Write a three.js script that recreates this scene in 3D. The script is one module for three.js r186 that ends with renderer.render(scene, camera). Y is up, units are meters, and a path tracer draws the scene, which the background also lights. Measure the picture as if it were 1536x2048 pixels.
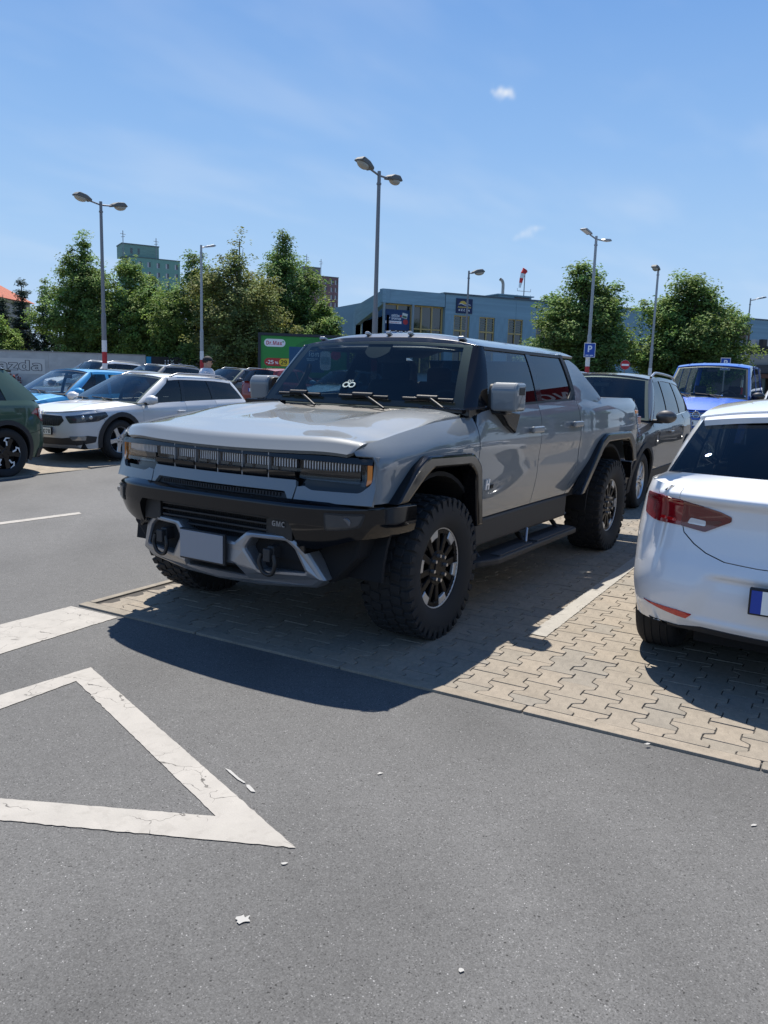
import * as THREE from 'three';
import { RoundedBoxGeometry } from 'three/addons/geometries/RoundedBoxGeometry.js';
import { mergeGeometries } from 'three/addons/utils/BufferGeometryUtils.js';
import { FontLoader } from 'three/addons/loaders/FontLoader.js';
import { TextGeometry } from 'three/addons/geometries/TextGeometry.js';
import { MarchingCubes } from 'three/addons/objects/MarchingCubes.js';

// ---------- camera, sky, sun, exposure ----------
// World: x runs along the parking bays (towards the aisle), y up, z across them; the origin is the ground under the pickup's front axle. Metres.
const scene = new THREE.Scene();
const camera = new THREE.PerspectiveCamera(64.91, 3 / 4, 0.1, 2500);
camera.position.set(4.293, 1.578, -3.334);
camera.rotation.set(-0.1622, 2.1335, 0.0308, 'YXZ');

const SUN = new THREE.Vector3(-0.40, 1, 0.34).normalize();
const sun = new THREE.DirectionalLight(new THREE.Color(1, 0.94, 0.85), 5);
sun.position.copy(SUN).multiplyScalar(120).add(new THREE.Vector3(-20, 0, 10));
sun.target.position.set(-20, 0, 10);
sun.castShadow = true;
sun.shadow.mapSize.set(4096, 4096);
Object.assign(sun.shadow.camera, { left: -70, right: 70, top: 70, bottom: -70, near: 1, far: 320 });
sun.shadow.radius = 1;
scene.add(sun, sun.target);

const renderer = new THREE.WebGLRenderer({ antialias: true });
renderer.toneMapping = THREE.LinearToneMapping;
renderer.toneMappingExposure = 1.6;
renderer.shadowMap.enabled = true;

function mulberry(a) { return () => { a = (a + 0x6d2b79f5) | 0; let t = Math.imul(a ^ (a >>> 15), 1 | a); t = (t + Math.imul(t ^ (t >>> 7), 61 | t)) ^ t; return ((t ^ (t >>> 14)) >>> 0) / 4294967296; }; }
function hash2(x, y, s) { let h = Math.imul(x, 374761393) ^ Math.imul(y, 668265263) ^ Math.imul(s, 2246822519); h = Math.imul(h ^ (h >>> 13), 1274126177); return ((h ^ (h >>> 16)) >>> 0) / 4294967296; }
// value noise on a lattice; p > 0 makes it repeat every p cells
function vnoise(x, y, s = 1, p = 0) {
  let ix = Math.floor(x), iy = Math.floor(y); const fx = x - ix, fy = y - iy, u = fx * fx * (3 - 2 * fx), v = fy * fy * (3 - 2 * fy);
  const w = (n) => (p ? ((n % p) + p) % p : n), x0 = w(ix), x1 = w(ix + 1), y0 = w(iy), y1 = w(iy + 1);
  const a = hash2(x0, y0, s), b = hash2(x1, y0, s), c = hash2(x0, y1, s), d = hash2(x1, y1, s);
  return a + (b - a) * u + (c - a) * v + (a - b - c + d) * u * v;
}
function fbm(x, y, s, o = 4, p = 0) { let t = 0, a = 0.5, n = 0; for (let i = 0; i < o; i++) { t += a * vnoise(x, y, s + i * 17, p); n += a; a *= 0.5; x *= 2; y *= 2; p *= 2; } return t / n; }
const clamp = (x, a = 0, b = 1) => Math.min(b, Math.max(a, x)), lerp = (a, b, t) => a + (b - a) * t, sm = (a, b, x) => { const t = clamp((x - a) / (b - a)); return t * t * (3 - 2 * t); };

{ // clear summer sky: deep blue overhead paling to the horizon, thin streaks of cirrus, two small bright clouds
  const W = 2048, H = 1024, data = new Float32Array(W * H * 4);
  const stops = [[0, 0.58, 0.74, 0.93], [3, 0.50, 0.69, 0.93], [9, 0.385, 0.605, 0.91], [15, 0.285, 0.505, 0.87], [23, 0.195, 0.395, 0.79], [34, 0.11, 0.28, 0.66], [50, 0.07, 0.20, 0.52], [90, 0.045, 0.14, 0.40]];
  const dir = (px, py) => { const f = 1610.15, v = new THREE.Vector3((px - 768) / f, -(py - 1024) / f, -1).applyEuler(camera.rotation).normalize(); return [Math.atan2(v.z, v.x), Math.asin(v.y)]; };
  const puff = dir(1006, 185), wisp = dir(1054, 466);
  for (let j = 0; j < H; j++) {
    const el = ((j + 0.5) / H - 0.5) * Math.PI, deg = Math.max(0, (el * 180) / Math.PI);
    let k = 0; while (k < stops.length - 2 && deg > stops[k + 1][0]) k++;
    const t = clamp((deg - stops[k][0]) / (stops[k + 1][0] - stops[k][0]));
    for (let i = 0; i < W; i++) {
      const az = ((i + 0.5) / W - 0.5) * 2 * Math.PI, o = (j * W + i) * 4;
      const x = Math.cos(az) * Math.cos(el), y = Math.sin(el), z = Math.sin(az) * Math.cos(el);
      let ci = 0;
      if (deg > 0) { // cirrus on a flat layer far above, so that it streaks towards the horizon
        const q = 1 / (y + 0.14), cx = x * q, cz = z * q;
        ci = sm(0.44, 0.86, fbm(cx * 1.3 + cz * 0.7 + 7, cz * 3.4 - cx * 0.8 + 3, 5, 5)) * 0.13 + sm(0.5, 0.9, fbm(cx * 5 + 9, cz * 9 - cx * 2, 31, 4)) * 0.04;
      }
      // a compact cumulus fragment and a feathered wisp
      let da = (az - puff[0]) * Math.cos(puff[1]), de = el - puff[1];
      let u = (da - de * 0.9) / 0.0150, v = (de + da * 0.25) / 0.0060, n = fbm(da * 260 + 40, de * 300 + 40, 77, 4);
      let c1 = sm(0.25, 0.95, 1.15 - Math.hypot(u, v) * 0.75 + (n - 0.5) * 1.4) * 0.85;
      da = (az - wisp[0]) * Math.cos(wisp[1]); de = el - wisp[1];
      u = (da + de * 1.3) / 0.030; v = (de - da * 0.42) / 0.0055; n = fbm(da * 90 + de * 200 + 5, de * 260 - da * 120 + 5, 91, 5);
      let c2 = sm(0.35, 1.1, 1.1 - Math.hypot(u, v) * 0.75 + (n - 0.5) * 1.2) * 0.55;
      const a = clamp(ci + c1 + c2);
      for (let c = 0; c < 3; c++) { const base = lerp(stops[k][c + 1], stops[k + 1][c + 1], t); data[o + c] = lerp(base, [0.92, 0.95, 0.98][c], a) * (el < 0 ? 0.55 : 1) / 1.6; }
      data[o + 3] = 1;
    }
  }
  const sky = new THREE.DataTexture(data, W, H, THREE.RGBAFormat, THREE.FloatType);
  sky.mapping = THREE.EquirectangularReflectionMapping; sky.magFilter = THREE.LinearFilter; sky.minFilter = THREE.LinearFilter; sky.colorSpace = THREE.LinearSRGBColorSpace; sky.needsUpdate = true;
  scene.background = sky; scene.environment = sky;
}

// ---------- helpers ----------
const V = (x, y, z) => new THREE.Vector3(x, y, z), PI = Math.PI, R = (d) => (d * PI) / 180;
const used = {};
function numbered(name) { const n = (used[name] = (used[name] ?? -1) + 1); return n ? name + '_' + String(n).padStart(3, '0') : name; }
function tag(o, label, category, group) { o.userData.label = label; o.userData.category = category; if (group) o.userData.group = group; return o; }
function thing(name, label, category, pos = [0, 0, 0], turn = 0, group) { const o = new THREE.Group(); o.name = numbered(name); o.position.set(...pos); o.rotation.y = turn; scene.add(o); return tag(o, label, category, group); }
function part(name, geo, mat, parent) { const m = new THREE.Mesh(Array.isArray(geo) ? merge(geo) : geo, mat); m.name = name; m.castShadow = m.receiveShadow = true; (parent ?? scene).add(m); return m; }
function sub(name, parent, pos = [0, 0, 0]) { const o = new THREE.Group(); o.name = name; o.position.set(...pos); parent.add(o); return o; }
function single(name, geo, mat, label, category, group) { const m = part(numbered(name), geo, mat); return tag(m, label, category, group); }
function structure(name, geo, mat, parent) { const m = part(parent ? name : numbered(name), geo, mat, parent); m.userData.kind = 'structure'; return m; }
function rename(o, label, group) { o.name = numbered(o.name.replace(/_\d\d\d$/, '')); o.userData = { ...o.userData, label }; if (group) o.userData.group = group; scene.add(o); return o; }

function plain(g) { g = g.index ? g.toNonIndexed() : g; for (const k of Object.keys(g.attributes)) if (!['position', 'normal', 'uv'].includes(k)) g.deleteAttribute(k); if (!g.attributes.uv) g.setAttribute('uv', new THREE.BufferAttribute(new Float32Array(g.attributes.position.count * 2), 2)); return g; }
function merge(list) { const l = list.filter(Boolean).map(plain); return l.length === 1 ? l[0] : mergeGeometries(l); }
function mirrorZ(g) { // the same shape on the other side of the car
  g = plain(g).clone(); const p = g.attributes.position, n = g.attributes.normal, u = g.attributes.uv;
  for (let i = 0; i < p.count; i++) { p.setZ(i, -p.getZ(i)); n.setZ(i, -n.getZ(i)); }
  const sw = (a, i, j) => { for (let k = 0; k < a.itemSize; k++) { const t = a.array[i * a.itemSize + k]; a.array[i * a.itemSize + k] = a.array[j * a.itemSize + k]; a.array[j * a.itemSize + k] = t; } };
  for (let i = 0; i < p.count; i += 3) for (const a of [p, n, u]) sw(a, i + 1, i + 2);
  return g;
}
const both = (g) => merge([g, mirrorZ(g)]);
const side = (g, s) => (s > 0 ? g : mirrorZ(g));
const put = (g, x, y, z, rx = 0, ry = 0, rz = 0) => { g.applyMatrix4(new THREE.Matrix4().makeRotationFromEuler(new THREE.Euler(rx, ry, rz)).setPosition(x, y, z)); return g; };
const rbox = (w, h, d, r = 0.01, s = 2) => new RoundedBoxGeometry(w, h, d, s, Math.min(r, w / 2.01, h / 2.01, d / 2.01));
const bx = (w, h, d, x = 0, y = 0, z = 0) => new THREE.BoxGeometry(w, h, d).translate(x, y, z);
const box2 = (x0, x1, y0, y1, z0, z1) => bx(x1 - x0, y1 - y0, z1 - z0, (x0 + x1) / 2, (y0 + y1) / 2, (z0 + z1) / 2);
const cyl = (r0, r1, h, n = 24) => new THREE.CylinderGeometry(r0, r1, h, n);
function bar(a, b, r, n = 10, r2 = r) { const d = b.clone().sub(a), g = new THREE.CylinderGeometry(r2, r, d.length(), n); g.applyQuaternion(new THREE.Quaternion().setFromUnitVectors(V(0, 1, 0), d.clone().normalize())); return g.translate(...a.clone().add(b).multiplyScalar(0.5).toArray()); }
const tube = (pts, r, n = 20, k = 8, closed = false) => new THREE.TubeGeometry(new THREE.CatmullRomCurve3(pts.map((p) => V(...p)), closed, 'catmullrom', 0.3), n, r, k, closed);
function shapeOf(pts, holes = []) { const s = new THREE.Shape(pts.map((p) => new THREE.Vector2(p[0], p[1]))); for (const h of holes) s.holes.push(new THREE.Path(h.map((p) => new THREE.Vector2(p[0], p[1])))); return s; }
// a prism of an outline: exZ takes (x, y) and runs along z, exX takes (z, y) and runs along x, exY takes (x, z) and runs along y
function exZ(pts, z0, z1, bev = 0, holes = [], seg = 2) { const d = z1 - z0; return new THREE.ExtrudeGeometry(shapeOf(pts, holes), { depth: d - 2 * bev, bevelEnabled: bev > 0, bevelThickness: bev, bevelSize: bev, bevelOffset: -bev, bevelSegments: seg, curveSegments: 8, steps: 1 }).translate(0, 0, z0 + bev); }
function exX(pts, x0, x1, bev = 0, holes = [], seg = 2) { return exZ(pts.map(([z, y]) => [-z, y]), x0, x1, bev, holes.map((h) => h.map(([z, y]) => [-z, y])), seg).rotateY(PI / 2); }
function exY(pts, y0, y1, bev = 0, holes = []) { return exZ(pts.map(([x, z]) => [x, -z]), y0, y1, bev, holes.map((h) => h.map(([x, z]) => [x, -z]))).rotateX(-PI / 2); }
// an outline with its corners rounded: each point [x, y, radius?]
function rounded(pts, r = 0, n = 4) {
  const out = []; const N = pts.length;
  for (let i = 0; i < N; i++) {
    const a = pts[(i + N - 1) % N], b = pts[i], c = pts[(i + 1) % N], rr = b[2] ?? r;
    if (rr <= 0) { out.push([b[0], b[1]]); continue; }
    const l1 = Math.hypot(a[0] - b[0], a[1] - b[1]), l2 = Math.hypot(c[0] - b[0], c[1] - b[1]), q = Math.min(rr, l1 * 0.48, l2 * 0.48);
    const p = [b[0] + ((a[0] - b[0]) / l1) * q, b[1] + ((a[1] - b[1]) / l1) * q], s = [b[0] + ((c[0] - b[0]) / l2) * q, b[1] + ((c[1] - b[1]) / l2) * q];
    for (let k = 0; k <= n; k++) { const t = k / n; out.push([(1 - t) * (1 - t) * p[0] + 2 * t * (1 - t) * b[0] + t * t * s[0], (1 - t) * (1 - t) * p[1] + 2 * t * (1 - t) * b[1] + t * t * s[1]]); }
  }
  return out;
}
const arc = (cx, cy, r, a0, a1, n = 14) => Array.from({ length: n + 1 }, (_, i) => { const a = R(lerp(a0, a1, i / n)); return [cx + r * Math.cos(a), cy + r * Math.sin(a)]; });
// a smooth curve y(x) through points
function spl(pts) {
  const n = pts.length, m = [];
  for (let i = 0; i < n; i++) { const d = (a, b) => (pts[b][1] - pts[a][1]) / (pts[b][0] - pts[a][0]); if (i === 0) m.push(d(0, 1)); else if (i === n - 1) m.push(d(n - 2, n - 1)); else { const a = d(i - 1, i), b = d(i, i + 1); m.push(a * b <= 0 ? 0 : (2 * a * b) / (a + b)); } }
  return (x) => { if (x <= pts[0][0]) return pts[0][1]; if (x >= pts[n - 1][0]) return pts[n - 1][1]; let i = 0; while (x > pts[i + 1][0]) i++; const h = pts[i + 1][0] - pts[i][0], t = (x - pts[i][0]) / h, t2 = t * t, t3 = t2 * t; return (2 * t3 - 3 * t2 + 1) * pts[i][1] + (t3 - 2 * t2 + t) * h * m[i] + (-2 * t3 + 3 * t2) * pts[i + 1][1] + (t3 - t2) * h * m[i + 1]; };
}
function geoOf(pos, nor, uv) { const g = new THREE.BufferGeometry(); g.setAttribute('position', new THREE.Float32BufferAttribute(pos, 3)); g.setAttribute('normal', new THREE.Float32BufferAttribute(nor, 3)); g.setAttribute('uv', new THREE.Float32BufferAttribute(uv, 2)); return g; }
function clipHalf(poly, ax, lim, keepLess) { const out = []; const ins = (p) => (keepLess ? p[ax] <= lim : p[ax] >= lim); for (let i = 0; i < poly.length; i++) { const a = poly[i], b = poly[(i + 1) % poly.length], ia = ins(a), ib = ins(b); if (ia) out.push(a); if (ia !== ib) { const t = (lim - a[ax]) / (b[ax] - a[ax]); out.push([a[0] + (b[0] - a[0]) * t, a[1] + (b[1] - a[1]) * t]); } } return out; }
// a sheet-metal panel: the outline poly in the (u, v) of a surface S(u, v) -> point, cut out of it, with its edges folded back by th; off lifts it from the surface
function panel(S, poly, { nu = 10, nv = 10, th = 0.014, off = 0, centre } = {}) {
  let u0 = 1e9, u1 = -1e9, v0 = 1e9, v1 = -1e9; for (const [u, v] of poly) { u0 = Math.min(u0, u); u1 = Math.max(u1, u); v0 = Math.min(v0, v); v1 = Math.max(v1, v); }
  const e = 1.5e-3, a = V(), b = V(), c = V(), d = V();
  const nrm = (u, v) => { a.copy(S(u + e, v)); b.copy(S(u - e, v)); c.copy(S(u, v + e)); d.copy(S(u, v - e)); return a.sub(b).cross(c.sub(d)).normalize().clone(); };
  const um = (u0 + u1) / 2, vm = (v0 + v1) / 2, pm = S(um, vm).clone(), nm = nrm(um, vm); centre ??= V(pm.x * 0.8, 0.55, 0);
  const sgn = nm.dot(pm.clone().sub(centre)) < 0 ? -1 : 1, cache = new Map();
  const at = (p) => { const k = p[0].toFixed(5) + '_' + p[1].toFixed(5); let q = cache.get(k); if (!q) { const n = nrm(p[0], p[1]).multiplyScalar(sgn), P = S(p[0], p[1]).clone().addScaledVector(n, off); cache.set(k, (q = { P, n, p })); } return q; };
  const pos = [], nor = [], uv = [];
  const tri = (A, B, C) => { const f = B.P.clone().sub(A.P).cross(C.P.clone().sub(A.P)); if (f.lengthSq() < 1e-16) return; if (f.dot(A.n) < 0) [B, C] = [C, B]; for (const q of [A, B, C]) { pos.push(q.P.x, q.P.y, q.P.z); nor.push(q.n.x, q.n.y, q.n.z); uv.push(q.p[0], q.p[1]); } };
  const du = (u1 - u0) / nu, dv = (v1 - v0) / nv;
  for (let i = 0; i < nu; i++) {
    let strip = clipHalf(clipHalf(poly, 0, u0 + i * du, false), 0, u0 + (i + 1) * du, true); if (strip.length < 3) continue;
    for (let j = 0; j < nv; j++) {
      let q = clipHalf(clipHalf(strip, 1, v0 + j * dv, false), 1, v0 + (j + 1) * dv, true); if (q.length < 3) continue;
      q = q.filter((p, k) => { const o = q[(k + 1) % q.length]; return Math.abs(p[0] - o[0]) + Math.abs(p[1] - o[1]) > 1e-7; }); if (q.length < 3) continue;
      let ar = 0; for (let k = 0; k < q.length; k++) { const o = q[(k + 1) % q.length]; ar += q[k][0] * o[1] - o[0] * q[k][1]; } if (Math.abs(ar) < 1e-10) continue;
      if (q.length === 4 && Math.abs(Math.abs(ar) / 2 - du * dv) < 1e-9) { const A = q.map(at); tri(A[0], A[1], A[2]); tri(A[0], A[2], A[3]); continue; }
      const pts = q.map((p) => new THREE.Vector2(p[0], p[1])); for (const f of THREE.ShapeUtils.triangulateShape(pts, [])) tri(at(q[f[0]]), at(q[f[1]]), at(q[f[2]]));
    }
  }
  if (th > 0) for (let k = 0; k < poly.length; k++) {
    const p = poly[k], o = poly[(k + 1) % poly.length], m = Math.max(1, Math.ceil(Math.max(Math.abs(o[0] - p[0]) / du, Math.abs(o[1] - p[1]) / dv)));
    for (let s = 0; s < m; s++) {
      const A = at([lerp(p[0], o[0], s / m), lerp(p[1], o[1], s / m)]), B = at([lerp(p[0], o[0], (s + 1) / m), lerp(p[1], o[1], (s + 1) / m)]), A2 = A.P.clone().addScaledVector(A.n, -th), B2 = B.P.clone().addScaledVector(B.n, -th);
      const f = B.P.clone().sub(A.P).cross(A2.clone().sub(A.P)).normalize(); if (!(f.lengthSq() > 0.5)) continue;
      for (const q of [A.P, B.P, B2, A.P, B2, A2]) { pos.push(q.x, q.y, q.z); nor.push(f.x, f.y, f.z); uv.push(0, 0); }
    }
  }
  return geoOf(pos, nor, uv);
}
// a smooth sheet f(a, b), a and b in 0..1, with its edges folded back by th
function patch(f, na = 8, nb = 8, { th = 0.012, centre, flip } = {}) {
  const P = [], uv = [], idx = []; for (let j = 0; j <= nb; j++) for (let i = 0; i <= na; i++) { P.push(f(i / na, j / nb).clone()); uv.push(i / na, j / nb); }
  const id = (i, j) => j * (na + 1) + i; for (let j = 0; j < nb; j++) for (let i = 0; i < na; i++) idx.push(id(i, j), id(i + 1, j), id(i + 1, j + 1), id(i, j), id(i + 1, j + 1), id(i, j + 1));
  const g = new THREE.BufferGeometry(); g.setAttribute('position', new THREE.Float32BufferAttribute(P.flatMap((p) => [p.x, p.y, p.z]), 3)); g.setAttribute('uv', new THREE.Float32BufferAttribute(uv, 2)); g.setIndex(idx); g.computeVertexNormals();
  const m = id(na >> 1, nb >> 1), n = g.attributes.normal, nm = V(n.getX(m), n.getY(m), n.getZ(m)); centre ??= V(P[m].x * 0.8, 0.55, 0);
  if ((nm.dot(P[m].clone().sub(centre)) < 0) !== !!flip) { for (let k = 0; k < idx.length; k += 3) [idx[k + 1], idx[k + 2]] = [idx[k + 2], idx[k + 1]]; g.setIndex(idx); g.computeVertexNormals(); }
  if (!th) return plain(g);
  const N = (k) => V(g.attributes.normal.getX(k), g.attributes.normal.getY(k), g.attributes.normal.getZ(k)), ring = []; for (let i = 0; i < na; i++) ring.push(id(i, 0)); for (let j = 0; j < nb; j++) ring.push(id(na, j)); for (let i = na; i > 0; i--) ring.push(id(i, nb)); for (let j = nb; j > 0; j--) ring.push(id(0, j));
  const pos = [], nor = [], u2 = []; ring.forEach((k, q) => { const k2 = ring[(q + 1) % ring.length], A = P[k], B = P[k2], A2 = A.clone().addScaledVector(N(k), -th), B2 = B.clone().addScaledVector(N(k2), -th), f2 = B.clone().sub(A).cross(A2.clone().sub(A)).normalize(); if (!(f2.lengthSq() > 0.5)) return; for (const p of [A, B, B2, A, B2, A2]) { pos.push(p.x, p.y, p.z); nor.push(f2.x, f2.y, f2.z); u2.push(0, 0); } });
  return merge([g, geoOf(pos, nor, u2)]);
}
// textures computed pixel by pixel: f(x, y) -> [r, g, b] in 0..255 sRGB, or a number for relief and roughness
function texture(w, h, f, { color = true, repeat } = {}) {
  const d = new Uint8Array(w * h * 4); for (let y = 0; y < h; y++) for (let x = 0; x < w; x++) { const c = f(x, y), o = (y * w + x) * 4; if (typeof c === 'number') d[o] = d[o + 1] = d[o + 2] = clamp(c, 0, 255); else { d[o] = clamp(c[0], 0, 255); d[o + 1] = clamp(c[1], 0, 255); d[o + 2] = clamp(c[2], 0, 255); } d[o + 3] = 255; }
  const t = new THREE.DataTexture(d, w, h); t.wrapS = t.wrapT = THREE.RepeatWrapping; t.magFilter = THREE.LinearFilter; t.minFilter = THREE.LinearMipmapLinearFilter; t.generateMipmaps = true; if (color) t.colorSpace = THREE.SRGBColorSpace; if (repeat) t.repeat.set(...repeat); t.needsUpdate = true; return t;
}
function print(w, h, draw) { const c = document.createElement('canvas'); c.width = w; c.height = h; const x = c.getContext('2d'); draw(x, w, h); const t = new THREE.CanvasTexture(c); t.colorSpace = THREE.SRGBColorSpace; t.magFilter = THREE.LinearFilter; return t; }
const std = (r, g, b, rough = 0.6, metal = 0, more = {}) => new THREE.MeshStandardMaterial({ color: new THREE.Color().setRGB(r, g, b), roughness: rough, metalness: metal, side: THREE.DoubleSide, ...more });
const phys = (r, g, b, rough, metal, more = {}) => new THREE.MeshPhysicalMaterial({ color: new THREE.Color().setRGB(r, g, b), roughness: rough, metalness: metal, side: THREE.DoubleSide, ...more });
const paint = (r, g, b, metal = 0.25, rough = 0.42) => phys(r, g, b, 0.5, metal * 0.3, { clearcoat: 1, clearcoatRoughness: 0.01, specularIntensity: 0.5 });
const glassOf = (r, g, b, more = {}) => phys(r, g, b, 0.0, 0, { transmission: 1, thickness: 0, ior: 1.5, ...more });
const M = {
  black: std(0.012, 0.012, 0.013, 0.55), gloss: std(0.006, 0.006, 0.007, 0.09), plastic: std(0.022, 0.022, 0.024, 0.62), rubber: std(0.014, 0.014, 0.015, 0.82), dark: std(0.006, 0.006, 0.007, 0.9),
  chrome: std(0.75, 0.75, 0.76, 0.12, 1), alloy: std(0.52, 0.53, 0.55, 0.3, 0.9), satin: std(0.36, 0.37, 0.39, 0.38, 0.8), steel: std(0.3, 0.3, 0.31, 0.45, 0.8),
  glass: glassOf(0.62, 0.70, 0.68), tint: glassOf(0.30, 0.36, 0.37), privacy: glassOf(0.05, 0.06, 0.065), lens: glassOf(0.9, 0.92, 0.94), amber: phys(0.75, 0.22, 0.02, 0.15, 0, { clearcoat: 1 }), redlens: phys(0.22, 0.004, 0.009, 0.12, 0, { clearcoat: 1, clearcoatRoughness: 0.02 }), redbright: phys(0.48, 0.006, 0.008, 0.15, 0, { clearcoat: 1 }), white: std(0.75, 0.75, 0.74, 0.5), lampinner: std(0.05, 0.05, 0.055, 0.35, 0.4), cloth: std(0.03, 0.031, 0.034, 0.9), trim: std(0.045, 0.046, 0.05, 0.75), mirror: std(0.8, 0.82, 0.84, 0.02, 1),
};

// ---------- the ground: asphalt, block paving, edging, road paint ----------
// the lot rises gently beyond about eleven metres from the aisle corner where the picture was taken
const hgt = (x, z) => { const q = clamp((-0.846 * (x - 4.29) + 0.533 * (z + 3.33) - 11) / 15.5); return 0.41 * (q < 0.1 ? q * q * 5 : q - 0.05) / 0.95; };
const asphaltMap = texture(2048, 2048, (() => { // grey worn asphalt, 1 mm a pixel: a binder with many small stones, pale ones and dark pits
  const N = 2048, a = new Float32Array(N * N), rng = mulberry(11);
  for (let y = 0; y < N; y++) for (let x = 0; x < N; x++) a[y * N + x] = 112 + (fbm(x / 64, y / 64, 3, 3, 32) - 0.5) * 9 + (vnoise(x / 4, y / 4, 8, 512) - 0.5) * 26 + (vnoise(x / 2, y / 2, 9, 1024) - 0.5) * 24 + (rng() - 0.5) * 18;
  const blob = (n, r0, r1, v0, v1, k) => { for (let i = 0; i < n; i++) { const cx = rng() * N, cy = rng() * N, r = lerp(r0, r1, rng() ** 2), e = 0.5 + rng() * 0.5, th = rng() * PI, c = Math.cos(th), s = Math.sin(th), v = lerp(v0, v1, rng()), q = Math.ceil(r); for (let dy = -q; dy <= q; dy++) for (let dx = -q; dx <= q; dx++) { const u = (dx * c + dy * s) / r, w = (-dx * s + dy * c) / (r * e), d = u * u + w * w; if (d < 1) { const o = ((cy + dy + N) % N | 0) * N + ((cx + dx + N) % N | 0); a[o] = lerp(a[o], v, k * (1 - d * d)); } } } };
  blob(60000, 2, 6, 92, 136, 0.6); blob(12000, 1.5, 4.0, 138, 176, 0.75); blob(2300, 1.2, 3.2, 195, 240, 0.85); blob(26000, 1.2, 3.4, 46, 80, 0.7); blob(1700, 2, 5, 24, 50, 0.8);
  return (x, y) => { const v = a[y * N + x]; return [v * 0.995, v * 0.995, v * 1.0]; };
})());
const asphaltBump = texture(1024, 1024, (() => { const N = 1024, rng = mulberry(21); return (x, y) => 128 + (vnoise(x / 4, y / 4, 41, 256) - 0.5) * 120 + (vnoise(x / 9, y / 9, 42, 0) - 0.5) * 60 + (rng() - 0.5) * 40; })(), { color: false });
const asphaltMat = new THREE.MeshStandardMaterial({ map: asphaltMap, bumpMap: asphaltBump, bumpScale: 0.0016, roughness: 0.88, vertexColors: true, color: new THREE.Color(0.585, 0.583, 0.57) });
function groundSheet(x0, x1, z0, z1, nx, nz, y, tint, sx = 2, sz = 2) { // uv in metres over the texture's size; a slight change of tone from place to place
  const pos = [], uv = [], col = [], idx = [];
  for (let j = 0; j <= nz; j++) for (let i = 0; i <= nx; i++) { const x = lerp(x0, x1, i / nx), z = lerp(z0, z1, j / nz), t = tint(x, z); pos.push(x, y < -0.01 ? y : y + hgt(x, z), z); uv.push(x / sx + 0.13 * z, z / sz - 0.13 * x); col.push(t, t, t * 1.0); }
  for (let j = 0; j < nz; j++) for (let i = 0; i < nx; i++) { const k = j * (nx + 1) + i; idx.push(k, k + nx + 1, k + 1, k + 1, k + nx + 1, k + nx + 2); }
  const g = new THREE.BufferGeometry(); g.setAttribute('position', new THREE.Float32BufferAttribute(pos, 3)); g.setAttribute('uv', new THREE.Float32BufferAttribute(uv, 2)); g.setAttribute('color', new THREE.Float32BufferAttribute(col, 3)); g.setIndex(idx); g.computeVertexNormals(); return g;
}
const stain = (x, z) => 0.86 + 0.34 * fbm(x * 0.45 + 31, z * 0.45 + 7, 51, 4) - 0.22 * sm(0.60, 0.78, fbm(x * 1.1 + 3, z * 1.1 + 9, 52, 4)) - 0.16 * sm(0.62, 0.75, fbm(x * 2.7, z * 2.7, 57, 3));
structure('ground', groundSheet(-700, 500, -500, 700, 4, 4, -0.03, () => 0.9, 2, 2), new THREE.MeshStandardMaterial({ map: asphaltMap, roughness: 0.9, vertexColors: true, color: new THREE.Color(0.58, 0.58, 0.58) }));
structure('asphalt', groundSheet(-60, 24, -30, 64, 190, 210, 0, stain), asphaltMat);

// the bays are turned by a little against the truck: u runs along them (towards the aisle), w across
const LOT = 0.042, lot = (u, w) => [u + LOT * w, w - LOT * u];
const LM = () => new THREE.Matrix4().makeBasis(V(1, 0, -LOT), V(0, 1, 0), V(LOT, 0, 1)); // shear-free to second order
const EDGE = 0.868; // outer face of the edging along the aisle, in u
const paverTex = texture(512, 512, (() => { const rng = mulberry(33); return (x, y) => { const v = 188 + (fbm(x / 40, y / 40, 61, 4) - 0.5) * 34 + (vnoise(x / 3, y / 3, 62) - 0.5) * 22 + (rng() - 0.5) * 26 - (rng() > 0.985 ? 50 * rng() : 0) + (rng() > 0.99 ? 30 : 0); return [v, v * 0.965, v * 0.905]; }; })());
const paverBump = texture(256, 256, (() => { const rng = mulberry(34); return () => 110 + rng() * 60; })(), { color: false });
const paverMats = [[0.445, 0.418, 0.385], [0.41, 0.392, 0.365], [0.475, 0.44, 0.40], [0.43, 0.40, 0.362], [0.395, 0.385, 0.37]].map((c, i) => { const m = new THREE.MeshStandardMaterial({ map: paverTex, bumpMap: paverBump, bumpScale: 0.0012, roughness: 0.9 }); m.color.setRGB(...c); return m; });
const jointMat = std(0.06, 0.054, 0.047, 1);
const PL = 0.215, PW = 0.155; // one block along u, one column across w
// double-T block: wide ends, a waist between, seen from above; its own joint of 5 mm all round
const bl = PL / 2 - 0.0028, we = PW / 2 + 0.0192, wa = PW / 2 - 0.0248;
const outlineT = (l0, l1) => rounded([[l0, -we], [l0 + 0.038, -we], [l0 + 0.066, -wa], [l1 - 0.066, -wa], [l1 - 0.038, -we], [l1, -we], [l1, we], [l1 - 0.038, we], [l1 - 0.066, wa], [l0 + 0.066, wa], [l0 + 0.038, we], [l0, we]], 0.005, 1);
const blockG = exY(outlineT(-bl, bl), -0.06, 0.0, 0.003, []), halfG = exY(rounded([[0.0025, -wa], [bl - 0.066, -wa], [bl - 0.038, -we], [bl, -we], [bl, we], [bl - 0.038, we], [bl - 0.066, wa], [0.0025, wa]], 0.005, 1), -0.06, 0.0, 0.003, []);
for (const g of [blockG, halfG]) { const p = g.attributes.position, u = g.attributes.uv; for (let i = 0; i < p.count; i++) u.setXY(i, p.getX(i) * 2, p.getZ(i) * 2); }
const eye = camera.position;
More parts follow.
